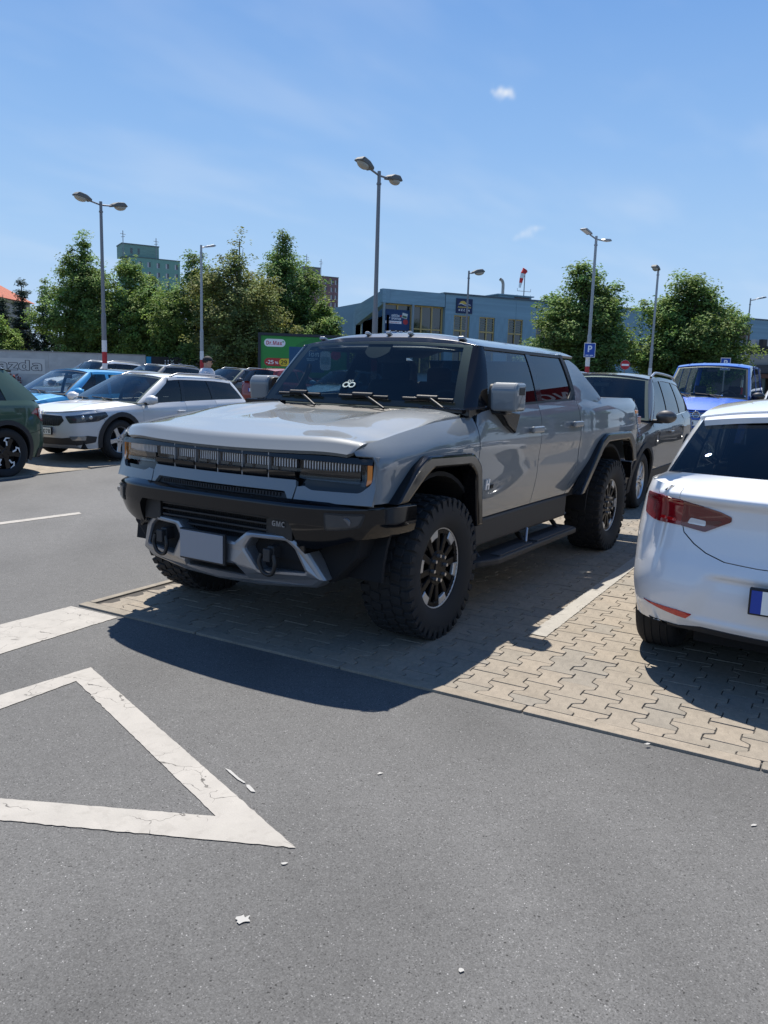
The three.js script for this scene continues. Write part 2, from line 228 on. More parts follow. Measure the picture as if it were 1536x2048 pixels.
// which blocks lie where, nearest first; the nearest 300 in view become parts, the rest one part
function layPaving(name, u0, u1, w0, w1, parts) {
  const root = new THREE.Group(); root.name = numbered(name); root.userData.kind = 'structure'; scene.add(root);
  const bed = patch((a, b) => { const [x, z] = lot(lerp(u0 - 0.01, u1, a), lerp(w0, w1, b)); return V(x, 0.0035 + hgt(x, z), z); }, 24, 4, { th: 0.03, centre: V(-5, -5, 0) }); part('bedding', bed, jointMat, root).userData.kind = 'structure';
  const rng = mulberry(Math.round(w0 * 100) + 900), cells = [], cols = Math.floor((w1 - w0) / PW);
  const pm = new THREE.Matrix4().multiplyMatrices(new THREE.Matrix4().makePerspective(-0.4767 * 0.1, 0.4767 * 0.1, 0.6357 * 0.1, -0.6357 * 0.1, 0.1, 2000), camera.matrixWorldInverse), v = V();
  for (let c = 0; c < cols; c++) {
    const w = w0 + (c + 0.5) * PW, odd = c & 1;
    if (odd) cells.push([u1, w, 1]);
    for (let u = u1 - PL / 2 - (odd ? PL / 2 : 0); u > u0 + PL / 2 - 0.01; u -= PL) cells.push([u, w, 0]);
  }
  const rest = [[], [], [], [], []];
  const list = cells.map(([u, w, h]) => { const [x, z] = lot(u, w); v.set(x, 0, z).applyMatrix4(pm); const inside = Math.abs(v.x) < 1.05 && Math.abs(v.y) < 1.05 && v.z < 1; return { x, z, h, d: Math.hypot(x - eye.x, z - eye.z) + (inside ? 0 : 100) }; }).sort((a, b) => a.d - b.d);
  list.forEach((b, i) => {
    const k = rng() < 0.5 ? 0 : Math.floor(rng() * 5), y = 0.010 + hgt(b.x, b.z) + (rng() - 0.5) * 0.004, tx = (rng() - 0.5) * 0.012, tz = (rng() - 0.5) * 0.012, ry = LOT + (rng() - 0.5) * 0.012, flip = b.h ? PI : rng() < 0.5 ? PI : 0;
    if (i < parts && b.d < 100) { const m = part('paver', b.h ? halfG : blockG, paverMats[k], root); m.position.set(b.x, y, b.z); m.rotation.set(tx, ry + flip, tz); }
    else rest[k].push((b.h ? halfG : blockG).clone().applyMatrix4(new THREE.Matrix4().compose(V(b.x, y, b.z), new THREE.Quaternion().setFromEuler(new THREE.Euler(tx, ry + flip, tz)), V(1, 1, 1))));
  });
  // the remaining blocks share one mesh with five tones
  const gs = [], ms = []; rest.forEach((l, k) => { if (l.length) { gs.push(merge(l)); ms.push(paverMats[k]); } });
  if (gs.length) { const g = mergeGeometries(gs, true), m = new THREE.Mesh(g, ms); m.name = 'pavers_beyond'; m.castShadow = m.receiveShadow = true; m.userData.kind = 'stuff'; root.add(m); }
  return root;
}
camera.updateMatrixWorld(); camera.matrixWorldInverse.copy(camera.matrixWorld).invert();
layPaving('block_paving', -10.2, EDGE - 0.094, -4.9, 1.205, 300);
// concrete edging stones along the aisle and along the crossing lane

{
  const root = new THREE.Group(); root.name = 'kerb_edging'; root.userData.kind = 'structure'; scene.add(root);
  const stone = (u0, u1, w0, w1, k) => { const [x, z] = lot((u0 + u1) / 2, (w0 + w1) / 2), g = exY(rounded([[(u0 - u1) / 2 + 0.003, (w0 - w1) / 2 + 0.003], [(u1 - u0) / 2 - 0.003, (w0 - w1) / 2 + 0.003], [(u1 - u0) / 2 - 0.003, (w1 - w0) / 2 - 0.003], [(u0 - u1) / 2 + 0.003, (w1 - w0) / 2 - 0.003]], 0.008, 1), -0.09, 0, 0.004); const p = g.attributes.position, q = g.attributes.uv; for (let i = 0; i < p.count; i++) q.setXY(i, p.getX(i) * 2 + u0 * 3, p.getZ(i) * 2 + w0 * 3); const m = part('edging_stone', g, paverMats[k % 4], root); m.position.set(x, 0.014 + hgt(x, z), z); m.rotation.y = LOT; };
  for (let i = 0; i < 6; i++) stone(EDGE - 0.09, EDGE, -5.09 + i * 1.06, -4.03 + i * 1.06, i + (i === 4 ? 1 : 0));
  for (let i = 0; i < 10; i++) stone(EDGE - 0.09 - (i + 1) * 1.06, EDGE - 0.09 - i * 1.06, 1.21, 1.27, i + 1);
  for (let i = 0; i < 14; i++) stone(2 - (i + 1) * 1.06, 2 - i * 1.06, 7.33, 7.43, i + 2);
}
// parking strip across the lane: the same blocks, too far off to tell apart
{ const m = paverMats[2].clone(); m.map = paverTex; structure('far_parking_strip', patch((a, b) => { const [x, z] = lot(lerp(4, -14, a), lerp(7.43, 26, b)); return V(x, 0.006 + hgt(x, z), z); }, 40, 40, { th: 0.03, centre: V(-5, -5, 10) }), m); }

// road paint: thick white paint, cracked and worn, its edges ragged
const paintTex = texture(1024, 1024, (() => {
  const N = 1024, rng = mulberry(71), pts = []; for (let i = 0; i < 44; i++) pts.push([rng() * N, rng() * N]);
  return (x, y) => {
    const wx = x + (fbm(x / 50, y / 50, 72, 3) - 0.5) * 70, wy = y + (fbm(x / 50 + 9, y / 50, 73, 3) - 0.5) * 70; let a = 1e9, b = 1e9;
    for (const p of pts) { const dx = Math.abs(wx - p[0]), dy = Math.abs(wy - p[1]), d = Math.hypot(Math.min(dx, N - dx), Math.min(dy, N - dy)); if (d < a) { b = a; a = d; } else if (d < b) b = d; }
    const line = clamp(1.15 - (b - a) / 2.2) * sm(0.40, 0.52, fbm(x / 130, y / 130, 75, 3)), v = 222 + (fbm(x / 90, y / 90, 74, 4) - 0.5) * 22 + (rng() - 0.5) * 18, dirt = sm(0.56, 0.8, fbm(x / 34, y / 34, 76, 4)) * 9;
    return [lerp(v - dirt, 96, line), lerp(v * 0.975 - dirt, 92, line), lerp(v * 0.935 - dirt, 88, line)];
  };
})());
const paintMat = new THREE.MeshStandardMaterial({ map: paintTex, roughness: 0.75, bumpMap: asphaltBump, bumpScale: 0.0012 }); paintMat.color.setRGB(0.43, 0.43, 0.43);
function marking(name, pts, y = 0.0035, rag = 0.0035, mat = paintMat, scale = 1.0) { // a painted shape with slightly ragged edges
  const out = [], rng = mulberry(pts.length * 31 + Math.round(pts[0][0] * 100)); for (let i = 0; i < pts.length; i++) { const a = pts[i], b = pts[(i + 1) % pts.length], L = Math.hypot(b[0] - a[0], b[1] - a[1]), n = Math.max(1, Math.round(L / 0.022)); for (let k = 0; k < n; k++) { const t = k / n, e = k ? (rng() - 0.5) * rag * (1 + 1.6 * sm(0.6, 0.8, vnoise(k * 0.13, i * 7, 5))) : 0; out.push([lerp(a[0], b[0], t) - ((b[1] - a[1]) / L) * e, lerp(a[1], b[1], t) + ((b[0] - a[0]) / L) * e]); } }
  const g = new THREE.ShapeGeometry(shapeOf(out.map(([x, z]) => [x, -z]))).rotateX(-PI / 2).translate(0, y, 0), p = g.attributes.position, u = g.attributes.uv; for (let i = 0; i < p.count; i++) u.setXY(i, (p.getX(i) * 0.93 + p.getZ(i) * 0.37) / scale, (p.getZ(i) * 0.93 - p.getX(i) * 0.37) / scale);
  return structure(name, g, mat);
}
marking('direction_arrow', [[2.31, -1.77], [1.62, 0.19], [2.13, 0.22], [3.0, 0.24], [3.0, 0.075], [2.23, 0.065], [1.79, 0.085], [2.32, -1.41], [2.69, -0.68], [3.1, 0.12], [3.2, 0.0], [2.78, -0.81]]);
marking('stop_line', [[0.955, 1.255], [1.47, 1.245], [3.4, 1.20], [3.4, 0.70], [1.79, 0.755], [0.93, 0.81]]);
{ const L = (w0, w1, u0, u1) => [lot(u0, w0), lot(u1, w0), lot(u1, w1), lot(u0, w1)]; const worn = paintMat.clone(); worn.color.setRGB(0.38, 0.38, 0.37);
  marking('bay_line', L(-1.625, -1.515, -4.9, -0.33), 0.0145, 0.004, worn); marking('bay_line', L(-4.30, -4.19, -4.9, -0.33), 0.0145, 0.004, worn); }
marking('lane_dash', [[-1.45, 4.36], [-0.5, 4.41], [1.5, 4.45], [1.5, 4.33], [-0.5, 4.29], [-1.40, 4.25]], 0.0035, 0.006);
// scraps of paint and chewing gum trodden into the asphalt
{ const scrap = (cx, cz, r, n, s, sq = 1, rot = 0) => { const rng = mulberry(s), pts = []; for (let i = 0; i < n; i++) { const a = (i / n) * 2 * PI, q = r * (0.45 + 0.75 * rng()); const x = q * Math.cos(a), z = q * Math.sin(a) * sq; pts.push([cx + x * Math.cos(rot) - z * Math.sin(rot), cz + x * Math.sin(rot) + z * Math.cos(rot)]); } return pts; };
  const W3 = std(0.34, 0.335, 0.32, 0.85); const flat = (pts) => new THREE.ShapeGeometry(shapeOf(pts.map(([x, z]) => [x, -z]))).rotateX(-PI / 2).translate(0, 0.0045, 0);
  single('paint_scrap', flat([[2.035, -1.185], [2.05, -1.22], [2.075, -1.29], [2.082, -1.33], [2.074, -1.33], [2.062, -1.285], [2.035, -1.215]]), W3, 'thin white paint streak beside the arrow edge', 'paint streak');
  single('paint_scrap', flat([[2.086, -1.345], [2.10, -1.36], [2.115, -1.395], [2.108, -1.412], [2.095, -1.39], [2.08, -1.355]]), W3, 'short white paint dab at the end of the streak', 'paint streak');
  const spots = [[760, 1548, 0.013, 9, 0.7, 'small white chip on the open asphalt in front of the truck'], [487, 1842, 0.026, 17, 0.8, 'ragged white paint splash on the asphalt near the bottom'], [570, 1728, 0.012, 9, 0.6, 'small white fleck just below the arrow tip'], [1508, 1652, 0.014, 9, 0.6, 'white scrap on the asphalt at the far right'], [922, 1943, 0.010, 8, 0.9, 'pale round pebble on the asphalt at the bottom']];
  const f = 1610.15; spots.forEach(([px, py, r, n, sq, label], i) => { const d = V((px - 768) / f, -(py - 1024) / f, -1).applyEuler(camera.rotation), k = -eye.y / d.y; single('paint_scrap', flat(scrap(eye.x + d.x * k, eye.z + d.z * k, r, n, 300 + i, sq, 0.5)), W3, label, 'paint fleck'); });
  single('paint_scrap', flat(scrap(0.792, -2.55, 0.017, 11, 44, 0.5, 0.9)).translate(0, 0.012, 0), W3, 'white scrap lying on the edging stone', 'paint fleck');
}

// ---------- buildings, walls and boards round the lot ----------
const GY = 0.41; // the ground level out there
const XZ = (a, b, t) => [lerp(a[0], b[0], t), lerp(a[1], b[1], t)];
// a slab standing on the line a -> b (x, z), from y0 to y1, from t0 to t1 in front of it (towards the camera); o is the thing's origin
function slab(o, a, b, y0, y1, t0, t1, x0 = 0, x1 = null) {
  const dx = b[0] - a[0], dz = b[1] - a[1], L = Math.hypot(dx, dz); let nx = dz / L, nz = -dx / L; if (nx * (eye.x - a[0]) + nz * (eye.z - a[1]) < 0) { nx = -nx; nz = -nz; }
  x1 ??= L; const ux = dx / L, uz = dz / L, g = new THREE.BoxGeometry(x1 - x0, y1 - y0, t1 - t0), c = [(x0 + x1) / 2, (t0 + t1) / 2];
  const m = new THREE.Matrix4().makeBasis(V(ux, 0, uz), V(0, 1, 0), V(nx, 0, nz)); if (m.determinant() < 0) g.scale(-1, 1, 1), g.index && (() => { const i = g.index.array; for (let k = 0; k < i.length; k += 3) { const q = i[k]; i[k] = i[k + 1]; i[k + 1] = q; } })();
  return g.applyMatrix4(m.setPosition(a[0] + ux * c[0] + nx * c[1] - o[0], (y0 + y1) / 2 - o[1], a[1] + uz * c[0] + nz * c[1] - o[2]));
}
const renderTex = texture(512, 512, (x, y) => { const v = 226 + (fbm(x / 60, y / 60, 81, 5) - 0.5) * 34 + (hash2(x, y, 82) - 0.5) * 12; return [v, v, v]; });
const wallMat = (r, g, b, rough = 0.85) => new THREE.MeshStandardMaterial({ color: new THREE.Color().setRGB(r, g, b), map: renderTex, roughness: rough, side: THREE.DoubleSide });
const paneDark = phys(0.02, 0.026, 0.03, 0.06, 0, { clearcoat: 1, clearcoatRoughness: 0.02 }), yellowFrame = std(0.46, 0.34, 0.13, 0.5), whiteFrame = std(0.5, 0.5, 0.5, 0.5);

{ // the blue leisure pool building
  const A = [-45.2, 28.4], B = [-77.5, 7.7], L = [-51.6, 35.3], o = [A[0], GY, A[1]], t = thing('pool_building', 'long blue building with yellow window frames behind the pickup', 'building', o), blue = wallMat(0.27, 0.43, 0.52), blue2 = wallMat(0.23, 0.38, 0.47), S = (...k) => slab(o, ...k);
  const LB = Math.hypot(B[0] - A[0], B[1] - A[1]);
  part('wall', [S(A, B, GY, 2.4, -0.4, 0, 4.95, LB + 22), S(A, B, 6.50, 7.95, -0.4, 0, 4.95, LB + 22), ...[[4.95, 5.72], [7.08, 7.92], [9.30, 10.5], [11.85, 13.1], [14.45, 15.7], [17.05, LB + 22]].map(([a, b]) => S(A, B, 2.4, 6.50, -0.4, 0, a, b))], blue, t);
  part('roof', [S(A, B, 7.95, 8.07, -24, 0.06, 4.8, LB + 22.1)], std(0.09, 0.12, 0.14, 0.6, 0.3), t);
  part('back_block', [S(A, B, GY, 7.9, -24, -0.6, 2.6, LB + 22)], blue2, t);
  part('fascia', [S(A, B, 7.02, 7.98, -0.5, 0.02, -0.15, 4.9)], blue, t);
  { // the fascia over the glazed wing falls away to the left, with a raking end wall
    const f = (a, b) => { const p = XZ(A, L, a), y0 = lerp(7.02, 5.95, a), y1 = lerp(7.98, 7.5, a); return V(p[0] - o[0], lerp(y0, y1, b) - o[1], p[1] - o[2]); };
    part('wing_fascia', patch(f, 6, 2, { th: 0.4, centre: V(-10, 3, -10) }), blue, t);
    const d = [L[0] - A[0], L[1] - A[1]], e = (k) => [L[0] + d[0] * k, L[1] + d[1] * k], p = [[e(0), 7.5], [e(0.07), 6.9], [e(0.16), 0.4], [e(0.01), 0.4], [e(-0.03), 5.9]];
    const sh = p.map(([q, y]) => V(q[0] - o[0], y - o[1], q[1] - o[2])), pos = [], nor = [], uv = []; const N = V(0.73, 0, 0.685); for (let i = 1; i < sh.length - 1; i++) for (const k of [0, i, i + 1]) { pos.push(sh[k].x, sh[k].y, sh[k].z); nor.push(N.x, 0, N.z); uv.push(sh[k].x, sh[k].y); } for (let i = 0; i < sh.length; i++) { const a = sh[i], b = sh[(i + 1) % sh.length], a2 = a.clone().addScaledVector(N, -0.5), b2 = b.clone().addScaledVector(N, -0.5), n = b.clone().sub(a).cross(N).normalize(); for (const k of [a, b, b2, a, b2, a2]) { pos.push(k.x, k.y, k.z); nor.push(n.x, n.y, n.z); uv.push(0, 0); } }
    part('end_wall', geoOf(pos, nor, uv), blue, t);
  }
  // entrance glazing set back under the fascia
  const glz = (a, b, xs, y0, y1, ym) => { for (let i = 0; i < xs.length - 1; i++) { const w = sub('glazing', t); part('pane', S(a, b, y0, ym - 0.04, -0.42, -0.38, xs[i] + 0.05, xs[i + 1] - 0.05), paneDark, w); part('pane', S(a, b, ym + 0.04, y1, -0.42, -0.38, xs[i] + 0.05, xs[i + 1] - 0.05), paneDark, w); part('frame', [S(a, b, y0, y1, -0.46, -0.30, xs[i] - 0.05, xs[i] + 0.05), S(a, b, ym - 0.045, ym + 0.045, -0.46, -0.32, xs[i] + 0.05, xs[i + 1] - 0.05), S(a, b, y1 - 0.10, y1, -0.46, -0.31, xs[i] + 0.05, xs[i + 1] - 0.05)], yellowFrame, w); } };
  glz(A, B, [2.35, 3.15, 4.02, 4.85], 2.2, 7.02, 5.35); part('frame_post', S(A, B, 2.2, 7.0, -0.46, -0.3, 4.80, 4.92), yellowFrame, t); glz(A, B, [0.15, 1.2, 2.3], 2.2, 7.02, 5.35);
  glz(A, L, [0.3, 1.3, 2.3, 3.3, 4.3, 5.3, 6.3, 7.3, 8.3], 2.2, 6.2, 4.4);
  part('column', put(cyl(0.09, 0.09, 6.6, 14), 0.0, 3.3, 0.0), wallMat(0.30, 0.38, 0.42), t); { const p = XZ(A, B, 2.3 / LB); part('column', put(cyl(0.09, 0.09, 6.6, 14), p[0] - o[0], 3.3, p[1] - o[2]), wallMat(0.30, 0.38, 0.42), t); }
  for (const x of [5.74, 7.94, 10.52, 13.12, 15.72]) { const w = sub('window', t), x1 = x + 1.32, xm = (x + x1) / 2; for (const [a, b] of [[x + 0.05, xm - 0.04], [xm + 0.04, x1 - 0.05]]) for (const [y0, y1] of [[2.5, 5.35], [5.44, 6.42]]) part('pane', S(A, B, y0, y1, -0.18, -0.15, a, b), paneDark, w); for (let k = 0; k < 5; k++) part('blind_slat', S(A, B, 5.50 + k * 0.18, 5.57 + k * 0.18, -0.14, -0.12, x + 0.08, x1 - 0.08), std(0.16, 0.19, 0.17, 0.7), w); part('frame', [S(A, B, 2.4, 6.50, -0.20, -0.06, x, x + 0.06), S(A, B, 2.4, 6.50, -0.20, -0.06, x1 - 0.06, x1), S(A, B, 2.4, 6.50, -0.20, -0.06, xm - 0.045, xm + 0.045), S(A, B, 5.34, 5.45, -0.19, -0.05, x, x1), S(A, B, 6.42, 6.50, -0.19, -0.05, x, x1)], yellowFrame, w); }
  for (let i = 0; i < 9; i++) part('wall_seam', S(A, B, 0.6, 7.9, -0.01, 0.012, 4.95 + i * 6.2, 4.965 + i * 6.2), blue2, t);
  // far right end: brown shutters and a low window, rooftop box
  part('shutter', S(A, B, 5.6, 7.3, -0.02, 0.06, 33.4, 36.2), std(0.12, 0.075, 0.055, 0.8), t); part('window_pane', S(A, B, 6.5, 7.3, -0.02, 0.05, 31.2, 33.1), paneDark, t); part('shutter_frame', [S(A, B, 7.3, 7.42, -0.02, 0.08, 31.0, 36.4), S(A, B, 5.5, 5.6, -0.02, 0.08, 31.0, 36.4), S(A, B, 5.6, 7.3, -0.02, 0.08, 33.1, 33.4)], whiteFrame, t); part('roof_box', S(A, B, 8.0, 8.9, -8, -1.5, 29.5, 35.2), blue2, t);
  part('vent_house', [S(A, B, 8.07, 8.42, -4.2, -1.6, 10.6, 13.6), S(A, B, 8.42, 8.5, -4.3, -1.5, 10.4, 13.8)], blue2, t); part('vent_louvre', S(A, B, 8.1, 8.36, -1.6, -1.56, 12.0, 13.4), std(0.10, 0.06, 0.05, 0.8), t);
  { const q = XZ(A, B, 11.4 / LB), n = [0.54, -0.842], c = [q[0] - n[0] * 2.4 - o[0], q[1] - n[1] * 2.4 - o[2]]; part('flue', tube([[c[0], 8.0 - GY, c[1]], [c[0], 9.3 - GY, c[1]], [c[0] + 0.08, 9.6 - GY, c[1] + 0.05], [c[0] + 0.26, 9.72 - GY, c[1] + 0.16]], 0.12, 16, 10), std(0.35, 0.32, 0.29, 0.5, 0.5), t); }
  // signboard and hanging poster
  const sg = print(512, 512, (c, w, h) => { c.fillStyle = '#14254d'; c.fillRect(0, 0, w, h); c.fillStyle = '#c9a94e'; c.beginPath(); c.arc(205, 190, 112, PI, 2 * PI); c.fill(); c.strokeStyle = '#dfe4ea'; c.lineWidth = 18; c.beginPath(); c.moveTo(70, 205); c.quadraticCurveTo(150, 160, 215, 205); c.quadraticCurveTo(290, 245, 345, 195); c.quadraticCurveTo(390, 190, 450, 215); c.stroke(); c.fillStyle = '#e8eaee'; c.beginPath(); c.arc(345, 150, 34, 0, 2 * PI); c.fill(); c.textAlign = 'center'; c.font = 'bold 82px sans-serif'; c.fillStyle = '#d8b94f'; c.fillText('AQUAPARK', 256, 330, 440); c.fillStyle = '#eef0f2'; c.font = 'bold 84px sans-serif'; c.letterSpacing = '26px'; c.fillText('DĚČÍN', 262, 440, 430); });
  const board = (tex, x0, x1, y0, y1, tt) => { const p = XZ(A, B, (x0 + x1) / 2 / LB), m = new THREE.Mesh(new THREE.PlaneGeometry(x1 - x0, y1 - y0), new THREE.MeshStandardMaterial({ map: tex, roughness: 0.6 })); m.position.set(p[0] + 0.54 * tt - o[0], (y0 + y1) / 2 - o[1], p[1] - 0.842 * tt - o[2]); m.rotation.y = Math.atan2(0.54, -0.842); m.receiveShadow = true; return m; };
  const sb = sub('signboard', t); part('backing', S(A, B, 6.66, 7.72, 0.002, 0.07, 5.84, 7.22), std(0.01, 0.02, 0.06, 0.5), sb); const f1 = board(sg, 5.85, 7.21, 6.67, 7.71, 0.074); f1.name = 'sign_face'; sb.add(f1);
  const ps = print(512, 640, (c, w, h) => { c.fillStyle = '#123a66'; c.fillRect(0, 0, w, h); c.fillStyle = '#c9ccd0'; c.font = '28px sans-serif'; c.textAlign = 'center'; c.fillStyle = '#e8ecf0'; c.beginPath(); c.arc(80, 150, 36, 0, 7); c.fill(); c.fillStyle = '#123a66'; c.beginPath(); c.arc(92, 140, 22, 0, 7); c.fill(); c.fillStyle = '#f0f2f4'; c.font = 'bold 54px sans-serif'; c.textAlign = 'left'; c.fillText('DĚČÍN', 140, 140, 180); c.fillText('SPORTUJE', 140, 196, 200); c.fillStyle = '#e8e8ea'; c.fillRect(18, 222, 330, 52); c.fillStyle = '#b02a3a'; c.font = 'bold 34px sans-serif'; c.fillText('decinsportuje.cz', 40, 260, 290); c.save(); c.translate(405, 120); c.rotate(0.2); c.fillStyle = '#cdd2cf'; c.fillRect(-50, -60, 110, 100); c.fillStyle = '#4d6b4f'; c.fillRect(-40, -10, 90, 40); c.restore(); c.fillStyle = '#b3373c'; c.beginPath(); c.arc(430, 230, 52, 0, 7); c.fill(); c.beginPath(); c.arc(335, 120, 20, 0, 7); c.fill(); c.fillStyle = '#3b2d2a'; c.fillRect(0, 400, w, 60); c.fillStyle = '#1668b4'; c.fillRect(0, 440, w, 200); c.fillStyle = '#e6e6e8'; for (let i = 0; i < 12; i++) { c.beginPath(); c.ellipse(40 + i * 40, 430 + 14 * Math.sin(i * 2.3), 18, 12, 0, 0, 7); c.fill(); } c.fillStyle = '#d5dde5'; c.font = 'bold 40px sans-serif'; c.textAlign = 'center'; c.fillText('KUPTE SI', 256, 590); });
  const pb = sub('poster', t); part('backing', S(A, B, 4.3, 6.62, -0.30, -0.26, 0.16, 2.18), std(0.02, 0.05, 0.10, 0.6), pb); const f2 = board(ps, 0.17, 2.17, 4.31, 6.61, -0.255); f2.name = 'poster_face'; pb.add(f2);
}
{ // windsock and aerials on that roof
  const o = [-59.2, 8.07, 23.8], t = thing('windsock', 'red and white striped windsock on a mast above the blue roof', 'windsock', o); part('mast', [put(cyl(0.035, 0.045, 2.75, 10), 0, 1.37, 0), ...[0.55, 1.05].flatMap((y) => [bar(V(0.55, y, 0.35), V(-0.55, y, -0.35), 0.02, 6), bar(V(0.55, y, 0.35), V(0.55, y + 0.22, 0.35), 0.016, 6), bar(V(-0.55, y, -0.35), V(-0.55, y + 0.22, -0.35), 0.016, 6)])], std(0.2, 0.21, 0.22, 0.5, 0.5), t);
  const red = std(0.55, 0.03, 0.03, 0.8), wh = std(0.7, 0.7, 0.7, 0.8), P = [[0.02, 2.72, 0.0], [0.20, 2.42, 0.10], [0.26, 2.05, 0.16], [0.32, 1.68, 0.20], [0.36, 1.32, 0.24]]; for (let i = 0; i < 4; i++) part('sock_band', bar(V(...P[i]), V(...P[i + 1]), 0.23 - i * 0.035, 14, 0.195 - i * 0.035), i % 2 ? wh : red, t); part('sock_mouth', put(new THREE.TorusGeometry(0.23, 0.03, 8, 20), 0.02, 2.72, 0, 0.9, 0.4, 0), red, t);
}
function block(name, label, c0, c1, depth, y1, wall, cols, rows, wsz, pitchY, yTop, pent) { // a prefabricated block of flats: face c0 -> c1, windows set in
  const o = [c0[0], GY, c0[1]], t = thing(name, label, 'apartment block', o), S = (...k) => slab(o, ...k), L = Math.hypot(c1[0] - c0[0], c1[1] - c0[1]);
  part('wall', S(c0, c1, GY - 0.5, y1, -depth, -0.18), wall, t); const rim = []; let prev = 0;
  // the outer leaf in strips, so that the windows are real recesses
  const xs = cols.map((x) => [x - wsz[0] / 2, x + wsz[0] / 2]); for (let i = 0; i <= xs.length; i++) { rim.push(S(c0, c1, GY, y1, -0.18, 0, prev, i < xs.length ? xs[i][0] : L)); if (i < xs.length) prev = xs[i][1]; }
  xs.forEach(([a, b]) => { let y = y1; for (let r = 0; r < rows; r++) { const wy = yTop - r * pitchY; rim.push(S(c0, c1, wy + wsz[1] / 2, y, -0.18, 0, a, b)); y = wy - wsz[1] / 2; } rim.push(S(c0, c1, GY, y, -0.18, 0, a, b)); });
  part('facade', rim, wall, t);
  for (let r = 0; r < rows; r++) for (const [a, b] of xs) { const y = yTop - r * pitchY, w = sub('window', t); part('frame', [S(c0, c1, y - wsz[1] / 2, y - wsz[1] / 2 + 0.1, -0.16, -0.08, a, b), S(c0, c1, y - wsz[1] / 2, y + wsz[1] / 2, -0.16, -0.09, a, a + 0.42 * wsz[0])], whiteFrame, w); part('pane', S(c0, c1, y - wsz[1] / 2 + 0.1, y + wsz[1] / 2, -0.17, -0.14, a + 0.42 * wsz[0], b), paneDark, w); }
  part('parapet', S(c0, c1, y1, y1 + 0.25, -depth - 0.1, 0.1, -0.1, L + 0.1), std(0.1, 0.13, 0.12, 0.7), t);
  if (pent) { const [a, b, d0, d1, hh, mat] = pent; part('rooftop_house', S(c0, c1, y1 + 0.2, y1 + hh, d1, d0, a, b), mat, t); part('rooftop_cap', S(c0, c1, y1 + hh, y1 + hh + 0.3, d1 - 0.15, d0 + 0.15, a - 0.15, b + 0.15), std(0.12, 0.15, 0.14, 0.7), t); part('rooftop_window', S(c0, c1, y1 + 1.2, y1 + hh - 1.0, d0, d0 + 0.06, a + 0.22 * (b - a), a + 0.28 * (b - a)), paneDark, t); part('rooftop_window', S(c0, c1, y1 + 1.2, y1 + hh - 1.0, d0, d0 + 0.06, a + 0.42 * (b - a), a + 0.47 * (b - a)), paneDark, t); const q = XZ(c0, c1, (a + 0.9 * (b - a)) / L), q2 = XZ(c0, c1, (a + 0.1) / L); for (const [p, h2] of [[q, 6.4], [q2, 7.6]]) part('aerial', [bar(V(p[0] - o[0], y1 - o[1], p[1] - o[2]), V(p[0] - o[0], y1 + h2 - o[1], p[1] - o[2]), 0.12, 6), bar(V(p[0] - o[0] - 1.0, y1 + h2 - 1 - o[1], p[1] - o[2]), V(p[0] - o[0] + 1.0, y1 + h2 - 1 - o[1], p[1] - o[2]), 0.08, 6), bar(V(p[0] - o[0], y1 + h2 - 1.8 - o[1], p[1] - o[2] - 0.8), V(p[0] - o[0], y1 + h2 - 1.8 - o[1], p[1] - o[2] + 0.8), 0.08, 6)], std(0.25, 0.27, 0.28, 0.5), t); }
  return t;
}
{ const C = [4.293, -3.334], far = (p, k) => [C[0] + (p[0] - C[0]) * k, C[1] + (p[1] - C[1]) * k], a = far([-108.1, 129.29], 1.5625), b = far([-117.07, 124.47], 1.5625), L = Math.hypot(b[0] - a[0], b[1] - a[1]);
  block('apartment_block', 'green prefabricated block of flats above the trees on the left', a, b, 16, 37.0, wallMat(0.24, 0.45, 0.36), [0.21, 0.385, 0.565, 0.745, 0.925].map((k) => k * L), 9, [1.05, 1.6], 2.92, 35.1, [-1.8, 0.60 * L, -1.2, -9, 3.9, wallMat(0.25, 0.42, 0.35)]);
  const c = far([-141.43, 110.9], 1.72), d = far([-148.38, 107.02], 1.72), L2 = Math.hypot(d[0] - c[0], d[1] - c[1]);
  block('apartment_block', 'pinkish brown block of flats behind the tall tree', c, d, 14, 40.2, wallMat(0.27, 0.155, 0.155), [0.42, 0.61, 0.80, 0.93].map((k) => k * L2), 10, [1.0, 1.7], 2.85, 38.4, [0.1, 0.5 * L2, -2, -8, 3.2, wallMat(0.30, 0.27, 0.27)]);
}
{ // grey school-like building with white windows between the trees and the pool
  const a = [-86.0, 74.0], b = [-97.5, 59.0], o = [a[0], GY, a[1]], t = thing('school_building', 'grey flat roofed building with white windows left of the blue building', 'building', o), S = (...k) => slab(o, ...k); part('wall', S(a, b, GY, 10.9, -14, 0), wallMat(0.14, 0.15, 0.14), t); part('parapet', S(a, b, 10.9, 11.15, -14.1, 0.1), std(0.08, 0.085, 0.085, 0.7), t);
  for (const y of [8.1, 4.6]) for (const x of [6.4, 9.6, 12.4, 15.4]) { const w = sub('window', t); part('frame', [S(a, b, y - 1.1, y + 1.2, 0, 0.05, x, x + 0.1), S(a, b, y - 1.1, y + 1.2, 0, 0.05, x + 1.0, x + 1.12), S(a, b, y - 1.1, y + 1.2, 0, 0.05, x + 2.0, x + 2.1), S(a, b, y - 0.45, y - 0.33, 0, 0.05, x + 0.1, x + 2.0), S(a, b, y - 1.2, y - 1.1, 0, 0.1, x - 0.1, x + 2.2)], whiteFrame, w); part('pane', S(a, b, y - 1.1, y + 1.2, 0, 0.03, x + 0.1, x + 2.0), paneDark, w); }
}
